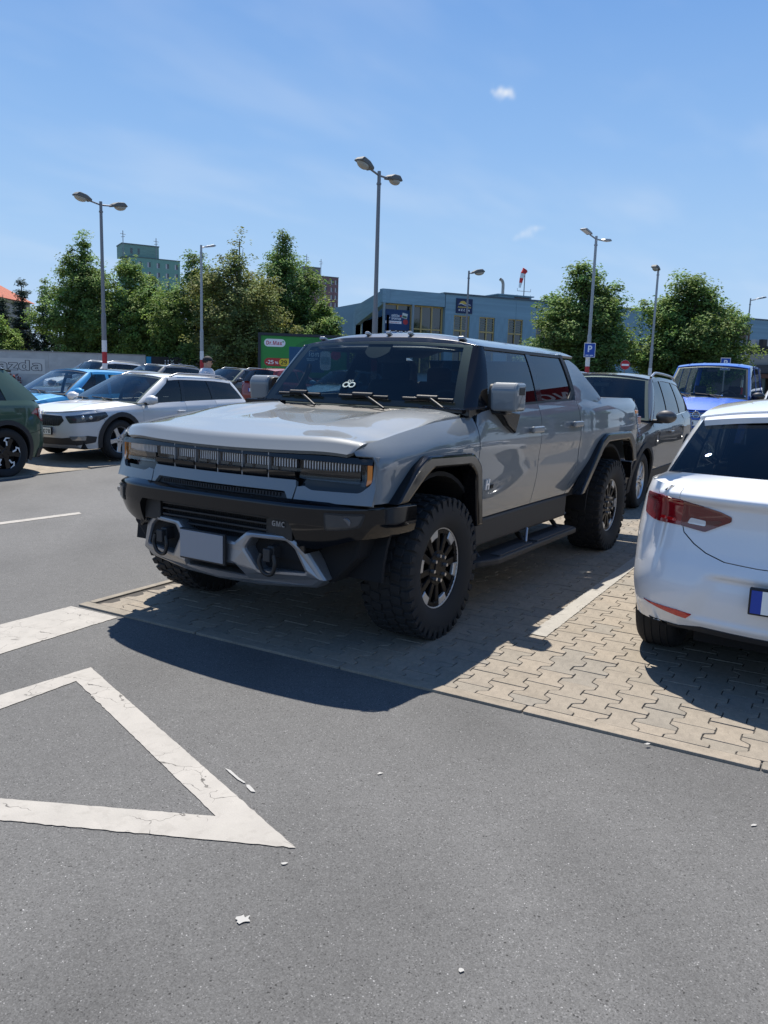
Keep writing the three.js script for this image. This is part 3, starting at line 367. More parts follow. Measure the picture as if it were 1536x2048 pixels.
{ // house with an orange tiled roof at the far left
  const o = [-60.6, GY, 107], t = thing('tiled_roof_house', 'pale house with orange tiled roof at the far left edge', 'house', o, 0.55), tile = texture(256, 256, (x, y) => { const r = (y % 16) / 16, v = 150 + 60 * r * (0.6 + 0.4 * Math.sin((x % 16) / 16 * PI)) + (hash2(x >> 4, y >> 4, 5) - 0.5) * 40; return [v, v * 0.52, v * 0.36]; }, { repeat: [0.5, 0.5] });
  part('wall', box2(-7, 7, 0, 10.7, -6, 6), wallMat(0.45, 0.42, 0.36), t); const rf = exX([[-6.6, 10.6], [6.6, 10.6], [0, 13.9]], -7.5, 7.5); part('roof', rf, new THREE.MeshStandardMaterial({ map: tile, roughness: 0.85, color: new THREE.Color(0.75, 0.75, 0.75) }), t); for (const z of [-4, -1.2, 1.6, 4.4]) for (const y of [3, 6.6]) part('window', box2(6.98, 7.06, y, y + 1.5, z - 0.5, z + 0.5), paneDark, t);
}
{ // white wall of advertising panels, its black stretch and the lettering
  const a = [-22.0, 56.1], b = [-35.5, 42.1], c = [-47.5, 29.6], o = [b[0], GY, b[1]], t = thing('advertising_wall', 'long white advertising wall with outlined lettering behind the parked cars', 'wall', o), S = (...k) => slab(o, ...k);
  const L = Math.hypot(a[0] - b[0], a[1] - b[1]), n = Math.round(L / 3); for (let i = 0; i < n; i++) part('panel', S(a, b, GY, 2.78, -0.12, 0, (i * L) / n + 0.006, ((i + 1) * L) / n - 0.006), wallMat(0.60, 0.59, 0.56), t); part('coping', S(a, b, 2.78, 2.84, -0.16, 0.04), std(0.3, 0.29, 0.27, 0.8), t);
  const let_ = print(1024, 256, (x, w, h) => { x.clearRect(0, 0, w, h); x.fillStyle = '#c9c6bf'; x.fillRect(0, 0, w, h); x.font = 'bold 210px sans-serif'; x.textAlign = 'center'; x.textBaseline = 'middle'; x.lineJoin = 'round'; x.strokeStyle = '#4a4a4c'; x.lineWidth = 17; x.save(); x.translate(w / 2, h / 2 - 8); x.scale(1.5, 1); x.strokeText('mazda', 0, 0, 640); x.lineWidth = 9; x.fillStyle = '#c4c1ba'; x.fillText('mazda', 0, 0, 640); x.restore(); });
  const ux = (b[0] - a[0]) / L, uz = (b[1] - a[1]) / L, m = new THREE.Mesh(new THREE.PlaneGeometry(4.6, 1.05), new THREE.MeshStandardMaterial({ map: let_, roughness: 0.7 })); const q = [b[0] - ux * 9.0, b[1] - uz * 9.0]; m.position.set(q[0] - uz * 0 + 0.012 * uz * -1 - o[0], 1.78 - o[1], q[1] - o[2]); const N = V(-uz, 0, ux); if (N.dot(V(eye.x - q[0], 0, eye.z - q[1])) < 0) N.negate(); m.position.addScaledVector(N, 0.012); m.rotation.y = Math.atan2(N.x, N.z); m.name = 'lettering'; m.receiveShadow = true; t.add(m);
  const t2 = thing('banner_wall', 'black banner wall with white and cyan lettering under the trees', 'banner', o), L2 = Math.hypot(c[0] - b[0], c[1] - b[1]); for (let i = 0; i < 5; i++) part('panel', S(b, c, GY, 2.74, -0.1, 0, (i * L2) / 5 + 0.006, ((i + 1) * L2) / 5 - 0.006), std(0.012, 0.013, 0.016, 0.6), t2); part('cyan_edge', S(b, c, GY + 0.02, 2.72, 0.001, 0.02, 0.05, 0.38), std(0.01, 0.26, 0.46, 0.6), t2);
  const bt = print(1024, 256, (x, w, h) => { x.fillStyle = '#111216'; x.fillRect(0, 0, w, h); x.textBaseline = 'middle'; x.fillStyle = '#d9dadc'; x.font = '112px sans-serif'; x.textAlign = 'left'; x.fillText('již přes', 30, 66, 300); x.fillStyle = '#1c9bd0'; x.font = 'bold 290px sans-serif'; x.fillText('30', 352, 118, 430); });
  const L3 = [c[0] - b[0], c[1] - b[1]].map((k) => k / L2), N2 = V(-L3[1], 0, L3[0]); if (N2.dot(V(eye.x - b[0], 0, eye.z - b[1])) < 0) N2.negate(); const m2 = new THREE.Mesh(new THREE.PlaneGeometry(8.4, 2.1), new THREE.MeshStandardMaterial({ map: bt, roughness: 0.6 })); m2.position.set(L3[0] * 5.2, 1.66 - o[1], L3[1] * 5.2).addScaledVector(N2, 0.012); m2.rotation.y = Math.atan2(N2.x, N2.z); m2.name = 'lettering'; m2.receiveShadow = true; t2.add(m2);
  const hd = []; const rng = mulberry(401); for (let i = 0; i < 1500; i++) { const k = rng(), p = XZ([-24.0, 53.0], [-29.2, 47.6], k), g = new THREE.PlaneGeometry(0.09, 0.16); g.rotateX(rng() * 6); g.rotateY(rng() * 6); g.translate(p[0] + (rng() - 0.5) * 0.7 + 29, GY + rng() * (0.55 + 0.3 * rng()), p[1] + (rng() - 0.5) * 0.7 - 48); hd.push(g); } const hg = part('hedge', hd, std(0.20, 0.035, 0.035, 0.8)); hg.position.set(-29, 0, 48); hg.userData = { kind: 'stuff', label: 'low dark red hedge at the foot of the white wall', category: 'hedge' };
}
{ // green pharmacy billboard
  const a = [-33.0, 29.25], b = [-36.6, 25.45], o = [(a[0] + b[0]) / 2, GY, (a[1] + b[1]) / 2], t = thing('billboard', 'green pharmacy billboard in a black frame behind the windshield', 'billboard', o), S = (...k) => slab(o, ...k), L = Math.hypot(a[0] - b[0], a[1] - b[1]);
  part('frame', [S(a, b, 4.0, 4.16, -0.2, 0.08, -0.14, L + 0.14), S(a, b, 1.45, 1.6, -0.2, 0.08, -0.14, L + 0.14), S(a, b, 1.6, 4.0, -0.2, 0.08, -0.14, 0.02), S(a, b, 1.6, 4.0, -0.2, 0.08, L - 0.02, L + 0.14)], std(0.018, 0.022, 0.03, 0.5), t); for (const x of [0.9, L - 0.9]) part('post', S(a, b, GY, 1.45, -0.15, 0.0, x - 0.08, x + 0.08), std(0.02, 0.022, 0.026, 0.5), t); part('backing', S(a, b, 1.6, 4.0, -0.1, 0, 0.02, L - 0.02), std(0.03, 0.2, 0.05, 0.6), t);
  const tex = print(1024, 480, (c, w, h) => { c.fillStyle = '#2f8a3c'; c.fillRect(0, 0, w, h); c.fillStyle = '#27793a'; c.beginPath(); c.ellipse(700, 250, 360, 240, 0, 0, 7); c.fill(); const pill = (x, y, ww, hh, col) => { c.fillStyle = col; c.beginPath(); c.roundRect(x, y, ww, hh, hh / 2); c.fill(); }; pill(36, 36, 250, 92, '#ece9ea'); c.fillStyle = '#b8283c'; c.font = 'bold 66px sans-serif'; c.textBaseline = 'middle'; c.fillText('Dr.Max', 58, 84, 190); c.fillStyle = '#3a9b48'; c.font = 'bold 56px sans-serif'; c.fillText('+', 244, 66); pill(40, 262, 330, 96, '#b8322e'); c.fillStyle = '#f4efe9'; c.font = 'bold 66px sans-serif'; c.fillText('-25', 58, 312); c.font = 'bold 46px sans-serif'; c.fillText('%', 164, 318); pill(212, 266, 220, 88, '#e8c531'); c.fillStyle = '#1c1c18'; c.font = 'bold 70px sans-serif'; c.fillText('29', 232, 312); c.fillStyle = '#e3efe0'; c.font = 'bold 38px sans-serif'; c.fillText('Běžná cena', 70, 396, 200); c.fillStyle = '#1d4f74'; c.fillRect(330, 120, 420, 300); c.fillStyle = '#e9eef2'; c.font = 'bold 86px sans-serif'; c.fillText('ion', 560, 200); c.fillRect(540, 252, 130, 10); c.fillRect(540, 272, 96, 8); c.fillStyle = '#d7dcdc'; c.beginPath(); c.roundRect(700, 160, 130, 230, 40); c.fill(); c.fillStyle = '#9ab0b4'; c.fillRect(712, 230, 106, 90); c.fillStyle = '#b13138'; c.beginPath(); c.arc(890, 200, 62, 0, 7); c.fill(); });
  const N = V(a[1] - b[1], 0, b[0] - a[0]).normalize(); if (N.dot(V(eye.x - o[0], 0, eye.z - o[2])) < 0) N.negate(); const m = new THREE.Mesh(new THREE.PlaneGeometry(L - 0.06, 2.38), new THREE.MeshStandardMaterial({ map: tex, roughness: 0.55 })); m.position.set(0, 2.8 - o[1], 0).addScaledVector(N, 0.012); m.rotation.y = Math.atan2(N.x, N.z); m.name = 'poster_face'; m.receiveShadow = true; t.add(m);
}
{ // low pavilion on the right: pale roof edge, striped parapet, grey wall with a dark opening
  const a = [-56.5, 10.0], b = [-50.2, -2.0], o = [a[0], GY, a[1]], t = thing('market_pavilion', 'low grey pavilion with pale roof edge at the right picture edge', 'building', o), S = (...k) => slab(o, ...k), L = Math.hypot(a[0] - b[0], a[1] - b[1]); part('wall', S(a, b, GY, 3.4, -6, -0.3), wallMat(0.13, 0.135, 0.14), t); part('fascia', S(a, b, 3.3, 4.0, -6.2, 0.25), wallMat(0.46, 0.44, 0.40), t); part('canopy', S(a, b, 2.75, 3.3, -0.3, 0.5, 0, L), wallMat(0.10, 0.105, 0.115), t); part('opening', S(a, b, GY, 2.6, -0.32, -0.22, 6.5, L), std(0.01, 0.012, 0.014, 0.8), t); part('beam', S(a, b, 2.45, 2.7, -0.25, 0.6, 6.2, L), std(0.14, 0.07, 0.045, 0.8), t); part('base', S(a, b, 4.0, 4.5, -5.9, -0.2), std(0.015, 0.017, 0.02, 0.7), t);
  for (let i = 0; i < 22; i++) part('parapet_block', S(a, b, 4.5, 4.95, -0.6, -0.2, 0.2 + i * 0.6, 0.52 + i * 0.6), i % 2 ? std(0.02, 0.022, 0.025, 0.7) : std(0.42, 0.44, 0.45, 0.6), t); part('door_frame', S(a, b, GY, 2.5, -0.2, -0.1, 5.4, 6.4), wallMat(0.16, 0.24, 0.26), t);
}
// ---------- lamps and signs ----------
const galv = std(0.20, 0.205, 0.215, 0.5, 0.55), galvLight = std(0.33, 0.34, 0.35, 0.45, 0.55), lampGrey = std(0.13, 0.135, 0.13, 0.7), bowl = phys(0.42, 0.40, 0.33, 0.35, 0, { transmission: 0.15, thickness: 0 }), redBand = std(0.42, 0.02, 0.025, 0.6), whiteBand = std(0.7, 0.7, 0.7, 0.6);
function luminaire(parent, flat) { // points along +x from the arm's end
  const l = sub('luminaire', parent); if (flat) { part('housing', exZ(rounded([[0, 0.0], [0.08, 0.06], [0.5, 0.09], [0.62, 0.03], [0.60, 0.0]], 0.02), -0.13, 0.13, 0.02), galvLight, l); part('lens', put(rbox(0.42, 0.02, 0.2, 0.008), 0.34, -0.006, 0), M.white, l); return l; }
  part('housing', exZ(rounded([[-0.04, -0.035], [-0.04, 0.05], [0.18, 0.14, 0.06], [0.50, 0.15, 0.06], [0.62, 0.03], [0.62, -0.01], [0.2, -0.015]], 0.02), -0.14, 0.14, 0.035), lampGrey, l); part('bowl', put(new THREE.SphereGeometry(1, 20, 12, 0, 2 * PI, PI / 2, PI / 2).scale(0.26, 0.13, 0.125), 0.36, -0.012, 0), bowl, l); part('clip', put(rbox(0.04, 0.03, 0.04, 0.008), 0.635, 0.0, 0), M.black, l); return l;
}
function streetLamp(label, x, z, h, arms, { flat, r = 0.085, mat = galv, band = 2.1 } = {}) {
  const y0 = hgt(x, z), t = thing('street_lamp', label, 'street lamp', [x, y0, z], 0, 'parking lot lamps'); h -= y0;
  part('pole', [put(cyl(r * 0.62, r * 0.78, h * 0.55, 14), 0, h * 0.725, 0), put(cyl(r, r, h * 0.45, 14), 0, h * 0.225, 0), put(cyl(r * 0.62 + 0.012, r + 0.004, 0.12, 14), 0, h * 0.45, 0), put(cyl(r * 0.62 + 0.02, r * 0.62 + 0.02, 0.05, 14), 0, h - 0.35, 0)], mat, t);
  for (let i = 0; i < 3; i++) part('warning_band', put(cyl(r + 0.006, r + 0.006, 0.42, 16), 0, band - i * 0.42, 0), i % 2 ? redBand : whiteBand, t);
  for (const [ang, len, tilt] of arms) { const d = V(Math.cos(ang), 0, Math.sin(ang)), s = V(0, h - 0.12, 0), e = s.clone().addScaledVector(d, len).add(V(0, len * tilt, 0)); part('arm', bar(s, e, 0.03, 8), mat, t); const l = luminaire(t, flat); l.position.copy(e); l.rotation.set(0, -ang, 0); l.rotation.order = 'YZX'; l.rotation.z = Math.atan(tilt); }
  return t;
}
streetLamp('tall double lamp standing above the parked cars on the left', -15.79, 21.81, 7.62, [[0, 0.5, 0.12], [PI, 0.5, 0.12]], {});
streetLamp('tall double lamp rising straight behind the pickup roof', -16.55, 10.34, 7.62, [[0, 0.5, 0.16], [PI, 0.5, 0.06]], {});
streetLamp('double lamp carrying the blue parking sign', -28.91, 7.84, 7.6, [[0.2, 0.5, 0.2], [PI + 0.2, 0.45, 0.05]], { flat: true, mat: galvLight, band: 2.2 });
streetLamp('single lamp in front of the trees behind the man in the cap', -24.98, 26.04, 7.75, [[PI + 0.3, 0.15, 0.2]], { flat: true, mat: galvLight });
streetLamp('single lamp in front of the blue building signboard', -32.0, 15.1, 6.95, [[PI + 0.6, 0.22, 0.15]], { r: 0.07 });
streetLamp('single lamp in front of the two round trees on the right', -38.96, 7.87, 7.65, [[0.1, 0.1, 0.1]], { mat: galvLight, band: 2.0 });
streetLamp('slim lamp beside the low pavilion at the far right', -47.5, 4.7, 6.9, [[-2.2, 0.3, 0.2]], { flat: true, mat: galvLight, r: 0.06, band: 1.6 });
const signFace = { P: print(256, 320, (c, w, h) => { c.fillStyle = '#e8e8e8'; c.fillRect(0, 0, w, h); c.fillStyle = '#1549a5'; c.fillRect(10, 10, w - 20, h - 20); c.fillStyle = '#f2f4f6'; c.font = 'bold 210px sans-serif'; c.textAlign = 'center'; c.textBaseline = 'middle'; c.fillText('P', w / 2, 130); for (const [x, l] of [[40, 60], [112, 14], [140, 74]]) c.fillRect(x, 268, l, 16); }), N: print(256, 256, (c) => { c.clearRect(0, 0, 256, 256); c.fillStyle = '#b71522'; c.fillRect(0, 0, 256, 256); c.fillStyle = '#f0eeee'; c.fillRect(30, 100, 196, 54); }) };
function sign(name, label, x, z, y, w, h, tex, round, pole = true) {
  const y0 = hgt(x, z), t = thing(name, label, 'sign', [x, y0, z], 0); const a = Math.atan2(eye.x - x, eye.z - z) + 0.12; if (pole) part('pole', put(cyl(0.03, 0.03, y - y0 + h / 2, 10), 0, (y - y0 + h / 2) / 2, 0), galv, t);
  const g = sub('panel', t, [Math.sin(a) * 0.11, y - y0, Math.cos(a) * 0.11]); g.rotation.y = a; part('plate', round ? cyl(w / 2, w / 2, 0.02, 32).rotateX(PI / 2) : rbox(w, h, 0.02, 0.01), galvLight, g); const f = round ? new THREE.CircleGeometry(w / 2 - 0.012, 36) : new THREE.PlaneGeometry(w - 0.01, h - 0.01); f.translate(0, 0, 0.013); part('face', f, new THREE.MeshStandardMaterial({ map: tex, roughness: 0.5 }), g); return t;
}
sign('parking_sign', 'blue parking sign on the double lamp post', -28.72, 7.74, 3.05, 0.46, 0.58, signFace.P, false, false);
sign('no_entry_sign', 'round red no entry sign in front of the trees', -34.3, 7.85, 2.63, 0.45, 0.45, signFace.N, true);
sign('parking_sign', 'blue parking sign above the blue van roof', -34.7, 3.5, 2.75, 0.42, 0.54, signFace.P, false);

{ // red open banner on posts to the right, outside the picture: the pickup's side windows mirror it
  const a = [-18.6, -3.9], b2 = [-15.4, -6.4], o = [-17, hgt(-17, -5.1), -5.1], t = thing('red_banner', 'red advertising banner on two posts, mirrored in the rear side window', 'banner', o), S = (...k) => slab(o, ...k), L = Math.hypot(b2[0] - a[0], b2[1] - a[1]);
  for (const x of [0.05, L - 0.05]) part('post', S(a, b2, o[1], 5.0, -0.04, 0.04, x - 0.04, x + 0.04), galv, t); part('cloth', S(a, b2, 3.5, 4.95, -0.012, 0.0, 0.1, L - 0.1), std(0.26, 0.012, 0.02, 0.7), t);
  const tex = print(1024, 384, (c, w, h) => { c.fillStyle = '#8e1420'; c.fillRect(0, 0, w, h); c.fillStyle = '#e9dedd'; c.font = 'bold 210px sans-serif'; c.textAlign = 'center'; c.textBaseline = 'middle'; c.fillText('ARENO', w / 2, h / 2, 900); }); const N = V(b2[1] - a[1], 0, a[0] - b2[0]).normalize(); if (N.x < 0) N.negate(); const m = new THREE.Mesh(new THREE.PlaneGeometry(L - 0.2, 1.45), new THREE.MeshStandardMaterial({ map: tex, roughness: 0.7 })); m.position.set(0, 4.225 - o[1], -0.05).addScaledVector(N, 0.06); m.rotation.y = Math.atan2(N.x, N.z); m.name = 'print'; t.add(m);
}

// ---------- trees ----------
const leafMat = (r, g, b) => new THREE.MeshPhysicalMaterial({ color: new THREE.Color().setRGB(r, g, b), roughness: 0.85, specularIntensity: 0.3, transmission: 0.4, thickness: 0, side: THREE.DoubleSide, vertexColors: true });
const bark = std(0.075, 0.06, 0.048, 0.95);
const leafMats = { green: leafMat(0.16, 0.25, 0.06), bright: leafMat(0.19, 0.29, 0.065), bronze: leafMat(0.19, 0.225, 0.065), dark: leafMat(0.055, 0.085, 0.05) };
// lobes: [x, y, z, rx, ry, rz] of leafy masses in the tree's own metres; clumps of bent leaves fill their outer shells
function tree(name, label, x, z, h, lobes, { mat = 'green', leaf = 0.2, clumps = 220, per = 46, seed = 1, spread = 0.55, trunkR = 0.17, conifer = false, group, base = 0 } = {}) {
  const y0 = hgt(x, z) + base, t = thing(name, label, 'tree', [x, y0, z], 0, group), rng = mulberry(seed * 977 + 13), limbs = [];
  const top = V((rng() - 0.5) * 0.6, h * 0.82, (rng() - 0.5) * 0.6), steps = 6, spine = (k) => V(top.x * k * k, top.y * k, top.z * k * k);
  for (let i = 0; i < steps; i++) { const a = i / steps, b = (i + 1) / steps; limbs.push(bar(spine(a), spine(b), trunkR * (1 - a * 0.85), 8, trunkR * (1 - b * 0.85))); }
  for (const [lx, ly, lz, rx, ry, rz] of lobes) for (let k = 0; k < 3; k++) { const e = V(lx + (rng() - 0.5) * rx, ly + (rng() - 0.3) * ry, lz + (rng() - 0.5) * rz), s = spine(clamp((ly - ry * 0.8) / top.y, 0.12, 0.8)), m = s.clone().lerp(e, 0.55).add(V(0, -0.25, 0)); limbs.push(bar(s, m, trunkR * 0.38, 6, trunkR * 0.24), bar(m, e, trunkR * 0.24, 6, trunkR * 0.08)); }
  part('trunk', limbs, bark, t);
  const pos = [], nor = [], uv = [], col = [], vol = lobes.map((l) => Math.pow(l[3] * l[4] * l[5], 0.66)), sum = vol.reduce((a, b) => a + b);
  const n = V(), u = V(), v = V(), c = V(), tmp = V();
  for (let q = 0; q < clumps; q++) {
    let r = rng() * sum, li = 0; while (r > vol[li] && li < lobes.length - 1) r -= vol[li++]; const [lx, ly, lz, rx, ry, rz] = lobes[li];
    const th = rng() * 2 * PI, cz = 2 * rng() - 1, sn = Math.sqrt(1 - cz * cz), rad = Math.pow(rng(), 0.42) * (0.86 + 0.3 * rng()); const d = V(sn * Math.cos(th), cz, sn * Math.sin(th)); c.set(lx + d.x * rx * rad, ly + d.y * ry * rad, lz + d.z * rz * rad); if (c.y < 0.3) continue;
    const cs = spread * (0.6 + 0.8 * rng()), tone = 0.62 + 0.76 * rng(), warm = (rng() - 0.5) * 0.3;
    for (let k = 0; k < per; k++) {
      const a = rng() * 2 * PI, b = 2 * rng() - 1, s2 = Math.sqrt(1 - b * b), rr = cs * Math.pow(rng(), 0.5); tmp.set(c.x + s2 * Math.cos(a) * rr, c.y + b * rr * (conifer ? 0.45 : 0.7), c.z + s2 * Math.sin(a) * rr);
      n.set(rng() - 0.5, 0.25 + rng() * 0.9, rng() - 0.5).addScaledVector(d, 0.35).normalize(); u.set(rng() - 0.5, (rng() - 0.6) * 0.5, rng() - 0.5).cross(n).normalize(); v.crossVectors(n, u);
      const L = leaf * (0.65 + 0.7 * rng()), Wd = L * (conifer ? 0.28 : 0.58), P = [tmp.clone().addScaledVector(v, -L * 0.5), tmp.clone().addScaledVector(u, Wd * 0.5).addScaledVector(n, L * 0.08), tmp.clone().addScaledVector(v, L * 0.5).addScaledVector(n, -L * 0.12), tmp.clone().addScaledVector(u, -Wd * 0.5).addScaledVector(n, L * 0.08)], g = tone * (0.8 + 0.4 * rng());
      for (const i of [0, 1, 2, 0, 2, 3]) { pos.push(P[i].x, P[i].y, P[i].z); nor.push(n.x, n.y, n.z); uv.push(0, 0); col.push(g * (1 + warm), g, g * (1 - warm * 0.5)); }
    }
  }
  const g = geoOf(pos, nor, uv); g.setAttribute('color', new THREE.Float32BufferAttribute(col, 3)); part('crown', g, leafMats[mat], t); return t;
}
const lobesOf = (h, w, low, seed, taper = 0.55, n = 9) => { // masses stacked up the stem, widest below the middle, each pushed out its own way
  const rng = mulberry(seed), l = []; for (let i = 0; i < n; i++) { const k = i / (n - 1), y = lerp(low + h * 0.10, h * 0.93, k), pr = k < 0.38 ? lerp(0.8, 1, k / 0.38) : lerp(1, 1 - taper, Math.pow((k - 0.38) / 0.62, 1.25)), wr = w * pr; for (let j = 0; j < (k > 0.8 ? 1 : 2); j++) { const a = i * 2.4 + j * 3.0 + rng(), o = wr * 0.52 * (0.55 + rng() * 0.6) * (k > 0.85 ? 0.3 : 1); l.push([Math.cos(a) * o, y + (rng() - 0.5) * h * 0.06, Math.sin(a) * o, wr * 0.55, h * 0.085 + 0.25, wr * 0.55]); } } return l; };
const RT = (px, d) => { const f = 1610.15, v = V((px - 768) / f, 0, -1).applyEuler(new THREE.Euler(0, 2.1335, 0)); return [eye.x + v.x * d, eye.z + v.z * d]; }; // a spot d metres out along a bearing
{ const G1 = 'trees behind the advertising wall', G2 = 'round trees right of the blue building';
  const T = (label, px, d, h, w, low, o) => { const [x, z] = RT(px, d); return tree('broadleaf_tree', label, x, z, h, lobesOf(h, w, low, o.seed * 31, o.taper ?? 0.5, o.n ?? 9), o); };
  T('tall leafy tree beside the left double lamp', 172, 64, 11.4, 4.1, 1.0, { seed: 2, clumps: 1150, taper: 0.75, n: 13, group: G1 });
  T('leafy tree just right of the left double lamp', 264, 63, 9.4, 3.8, 0.8, { seed: 3, clumps: 1000, taper: 0.6, n: 12, mat: 'bright', group: G1 });
  T('bushy tree in front of the green block of flats', 318, 62, 6.6, 3.0, 1.0, { seed: 4, clumps: 520, taper: 0.35, n: 8, mat: 'bright', group: G1 });
  T('bronze green tree behind the single lamp', 390, 60, 9.6, 3.6, 0.8, { seed: 5, clumps: 950, taper: 0.6, n: 12, mat: 'green', group: G1 });
  T('open crowned bronze tree with thin top shoots over the banner', 470, 56, 10.1, 3.9, 0.9, { seed: 6, clumps: 950, taper: 0.8, n: 13, mat: 'bronze', per: 40, group: G1 });
  T('tall conical tree behind the green billboard', 558, 63, 12.6, 3.9, 1.0, { seed: 7, clumps: 1100, taper: 0.85, n: 14, mat: 'green', group: G1 });
  T('spreading tree between the billboard and the blue building', 640, 61, 6.4, 2.5, 1.2, { seed: 8, clumps: 560, taper: 0.6, n: 10, mat: 'bright', group: G1 });
  T('round leafy tree behind the blue parking sign', 1140, 46, 7.9, 3.2, 0.6, { seed: 9, clumps: 1300, taper: 0.6, n: 12, leaf: 0.18, mat: 'green', spread: 0.5, group: G2 });
  T('broad leafy tree above the blue van', 1352, 47, 7.5, 3.5, 0.5, { seed: 10, clumps: 1400, taper: 0.45, n: 12, leaf: 0.18, mat: 'green', spread: 0.5, group: G2 });
  for (const [px, d, h, w, s, label] of [[12, 70, 7.6, 1.9, 21, 'dark spruce at the far left edge'], [50, 69, 8.4, 2.0, 22, 'dark spruce second from the left edge'], [92, 70, 7.9, 1.9, 23, 'dark spruce beside the tall leafy tree']]) { const [x, z] = RT(px, d), l = []; for (let i = 0; i < 10; i++) { const k = i / 9; l.push([0, lerp(0.8, h * 0.97, k), 0, w * (1 - k * 0.88), 0.45, w * (1 - k * 0.88)]); } tree('spruce_tree', label, x, z, h, l, { seed: s, mat: 'dark', conifer: true, leaf: 0.26, clumps: 380, per: 30, spread: 0.4, trunkR: 0.14, group: 'dark spruces on the left' }); }
  { const [x, z] = RT(10, 60); tree('broadleaf_tree', 'low pale shrub tree at the left edge above the wall', x, z, 4.6, lobesOf(4.6, 1.8, 0.5, 77, 0.4, 6), { seed: 31, clumps: 150, mat: 'bright', group: G1 }); }
  // a row of trees along the far side of the lot to the right, out of the picture: the car flanks mirror them
  for (const [x, z, h, w, s, label] of [[-41, -15, 8.5, 3.8, 41, 'tree in the row mirrored in the car sides, beyond the pavilion'], [-33, -18.5, 9.2, 4.0, 42, 'tree in the mirrored row, second from the pavilion'], [-25, -21.5, 8.4, 3.8, 43, 'tree in the mirrored row, behind the red banner'], [-16, -25, 9.0, 4.0, 44, 'tree in the mirrored row, past the red banner'], [-6, -28, 8.6, 3.8, 45, 'tree in the mirrored row, level with the white hatchback'], [4, -30, 9.1, 4.0, 46, 'tree in the mirrored row, level with the aisle']]) tree('broadleaf_tree', label, x, z, h, lobesOf(h, w, 0.8, s, 0.5, 9), { seed: s, clumps: 380, leaf: 0.3, spread: 0.7, group: 'tree row right of the lot' });
}

// ---------- the grey pickup ----------
const font = await new FontLoader().loadAsync('fonts/droid/droid_sans_bold.typeface.json');
function text3(str, size, depth, mat, parent, name, m) { const g = new TextGeometry(str, { font, size, depth, curveSegments: 4, bevelEnabled: false }); g.computeBoundingBox(); const b = g.boundingBox; g.translate(-(b.max.x + b.min.x) / 2, -(b.max.y + b.min.y) / 2, 0); g.applyMatrix4(m); return part(name, g, mat, parent); }
// letters that stand on a surface: origin, the direction of reading, up
function facing(o, right, up) { const x = right.clone().normalize(), z = x.clone().cross(up).normalize(), y = z.clone().cross(x); return new THREE.Matrix4().makeBasis(x, y, z).setPosition(o); }

// wheel: axis along z, its outer face towards +z
function tyreLathe(r, w, rim) { const h = w / 2; return new THREE.LatheGeometry([[rim, -h * 0.78], [rim + 0.012, -h * 0.86], [lerp(rim, r, 0.35), -h * 1.0], [lerp(rim, r, 0.7), -h * 1.0], [r - 0.022, -h * 0.93], [r - 0.004, -h * 0.78], [r, -h * 0.4], [r, h * 0.4], [r - 0.004, h * 0.78], [r - 0.022, h * 0.93], [lerp(rim, r, 0.7), h * 1.0], [lerp(rim, r, 0.35), h * 1.0], [rim + 0.012, h * 0.86], [rim, h * 0.78]].map((p) => new THREE.Vector2(...p)), 56).rotateX(PI / 2); }
function ringSector(r0, r1, a0, a1, z0, z1, bev = 0.003, n = 6) { return exZ([...arc(0, 0, r1, a0, a1, n), ...arc(0, 0, r0, a1, a0, n)], z0, z1, bev, [], 1); }

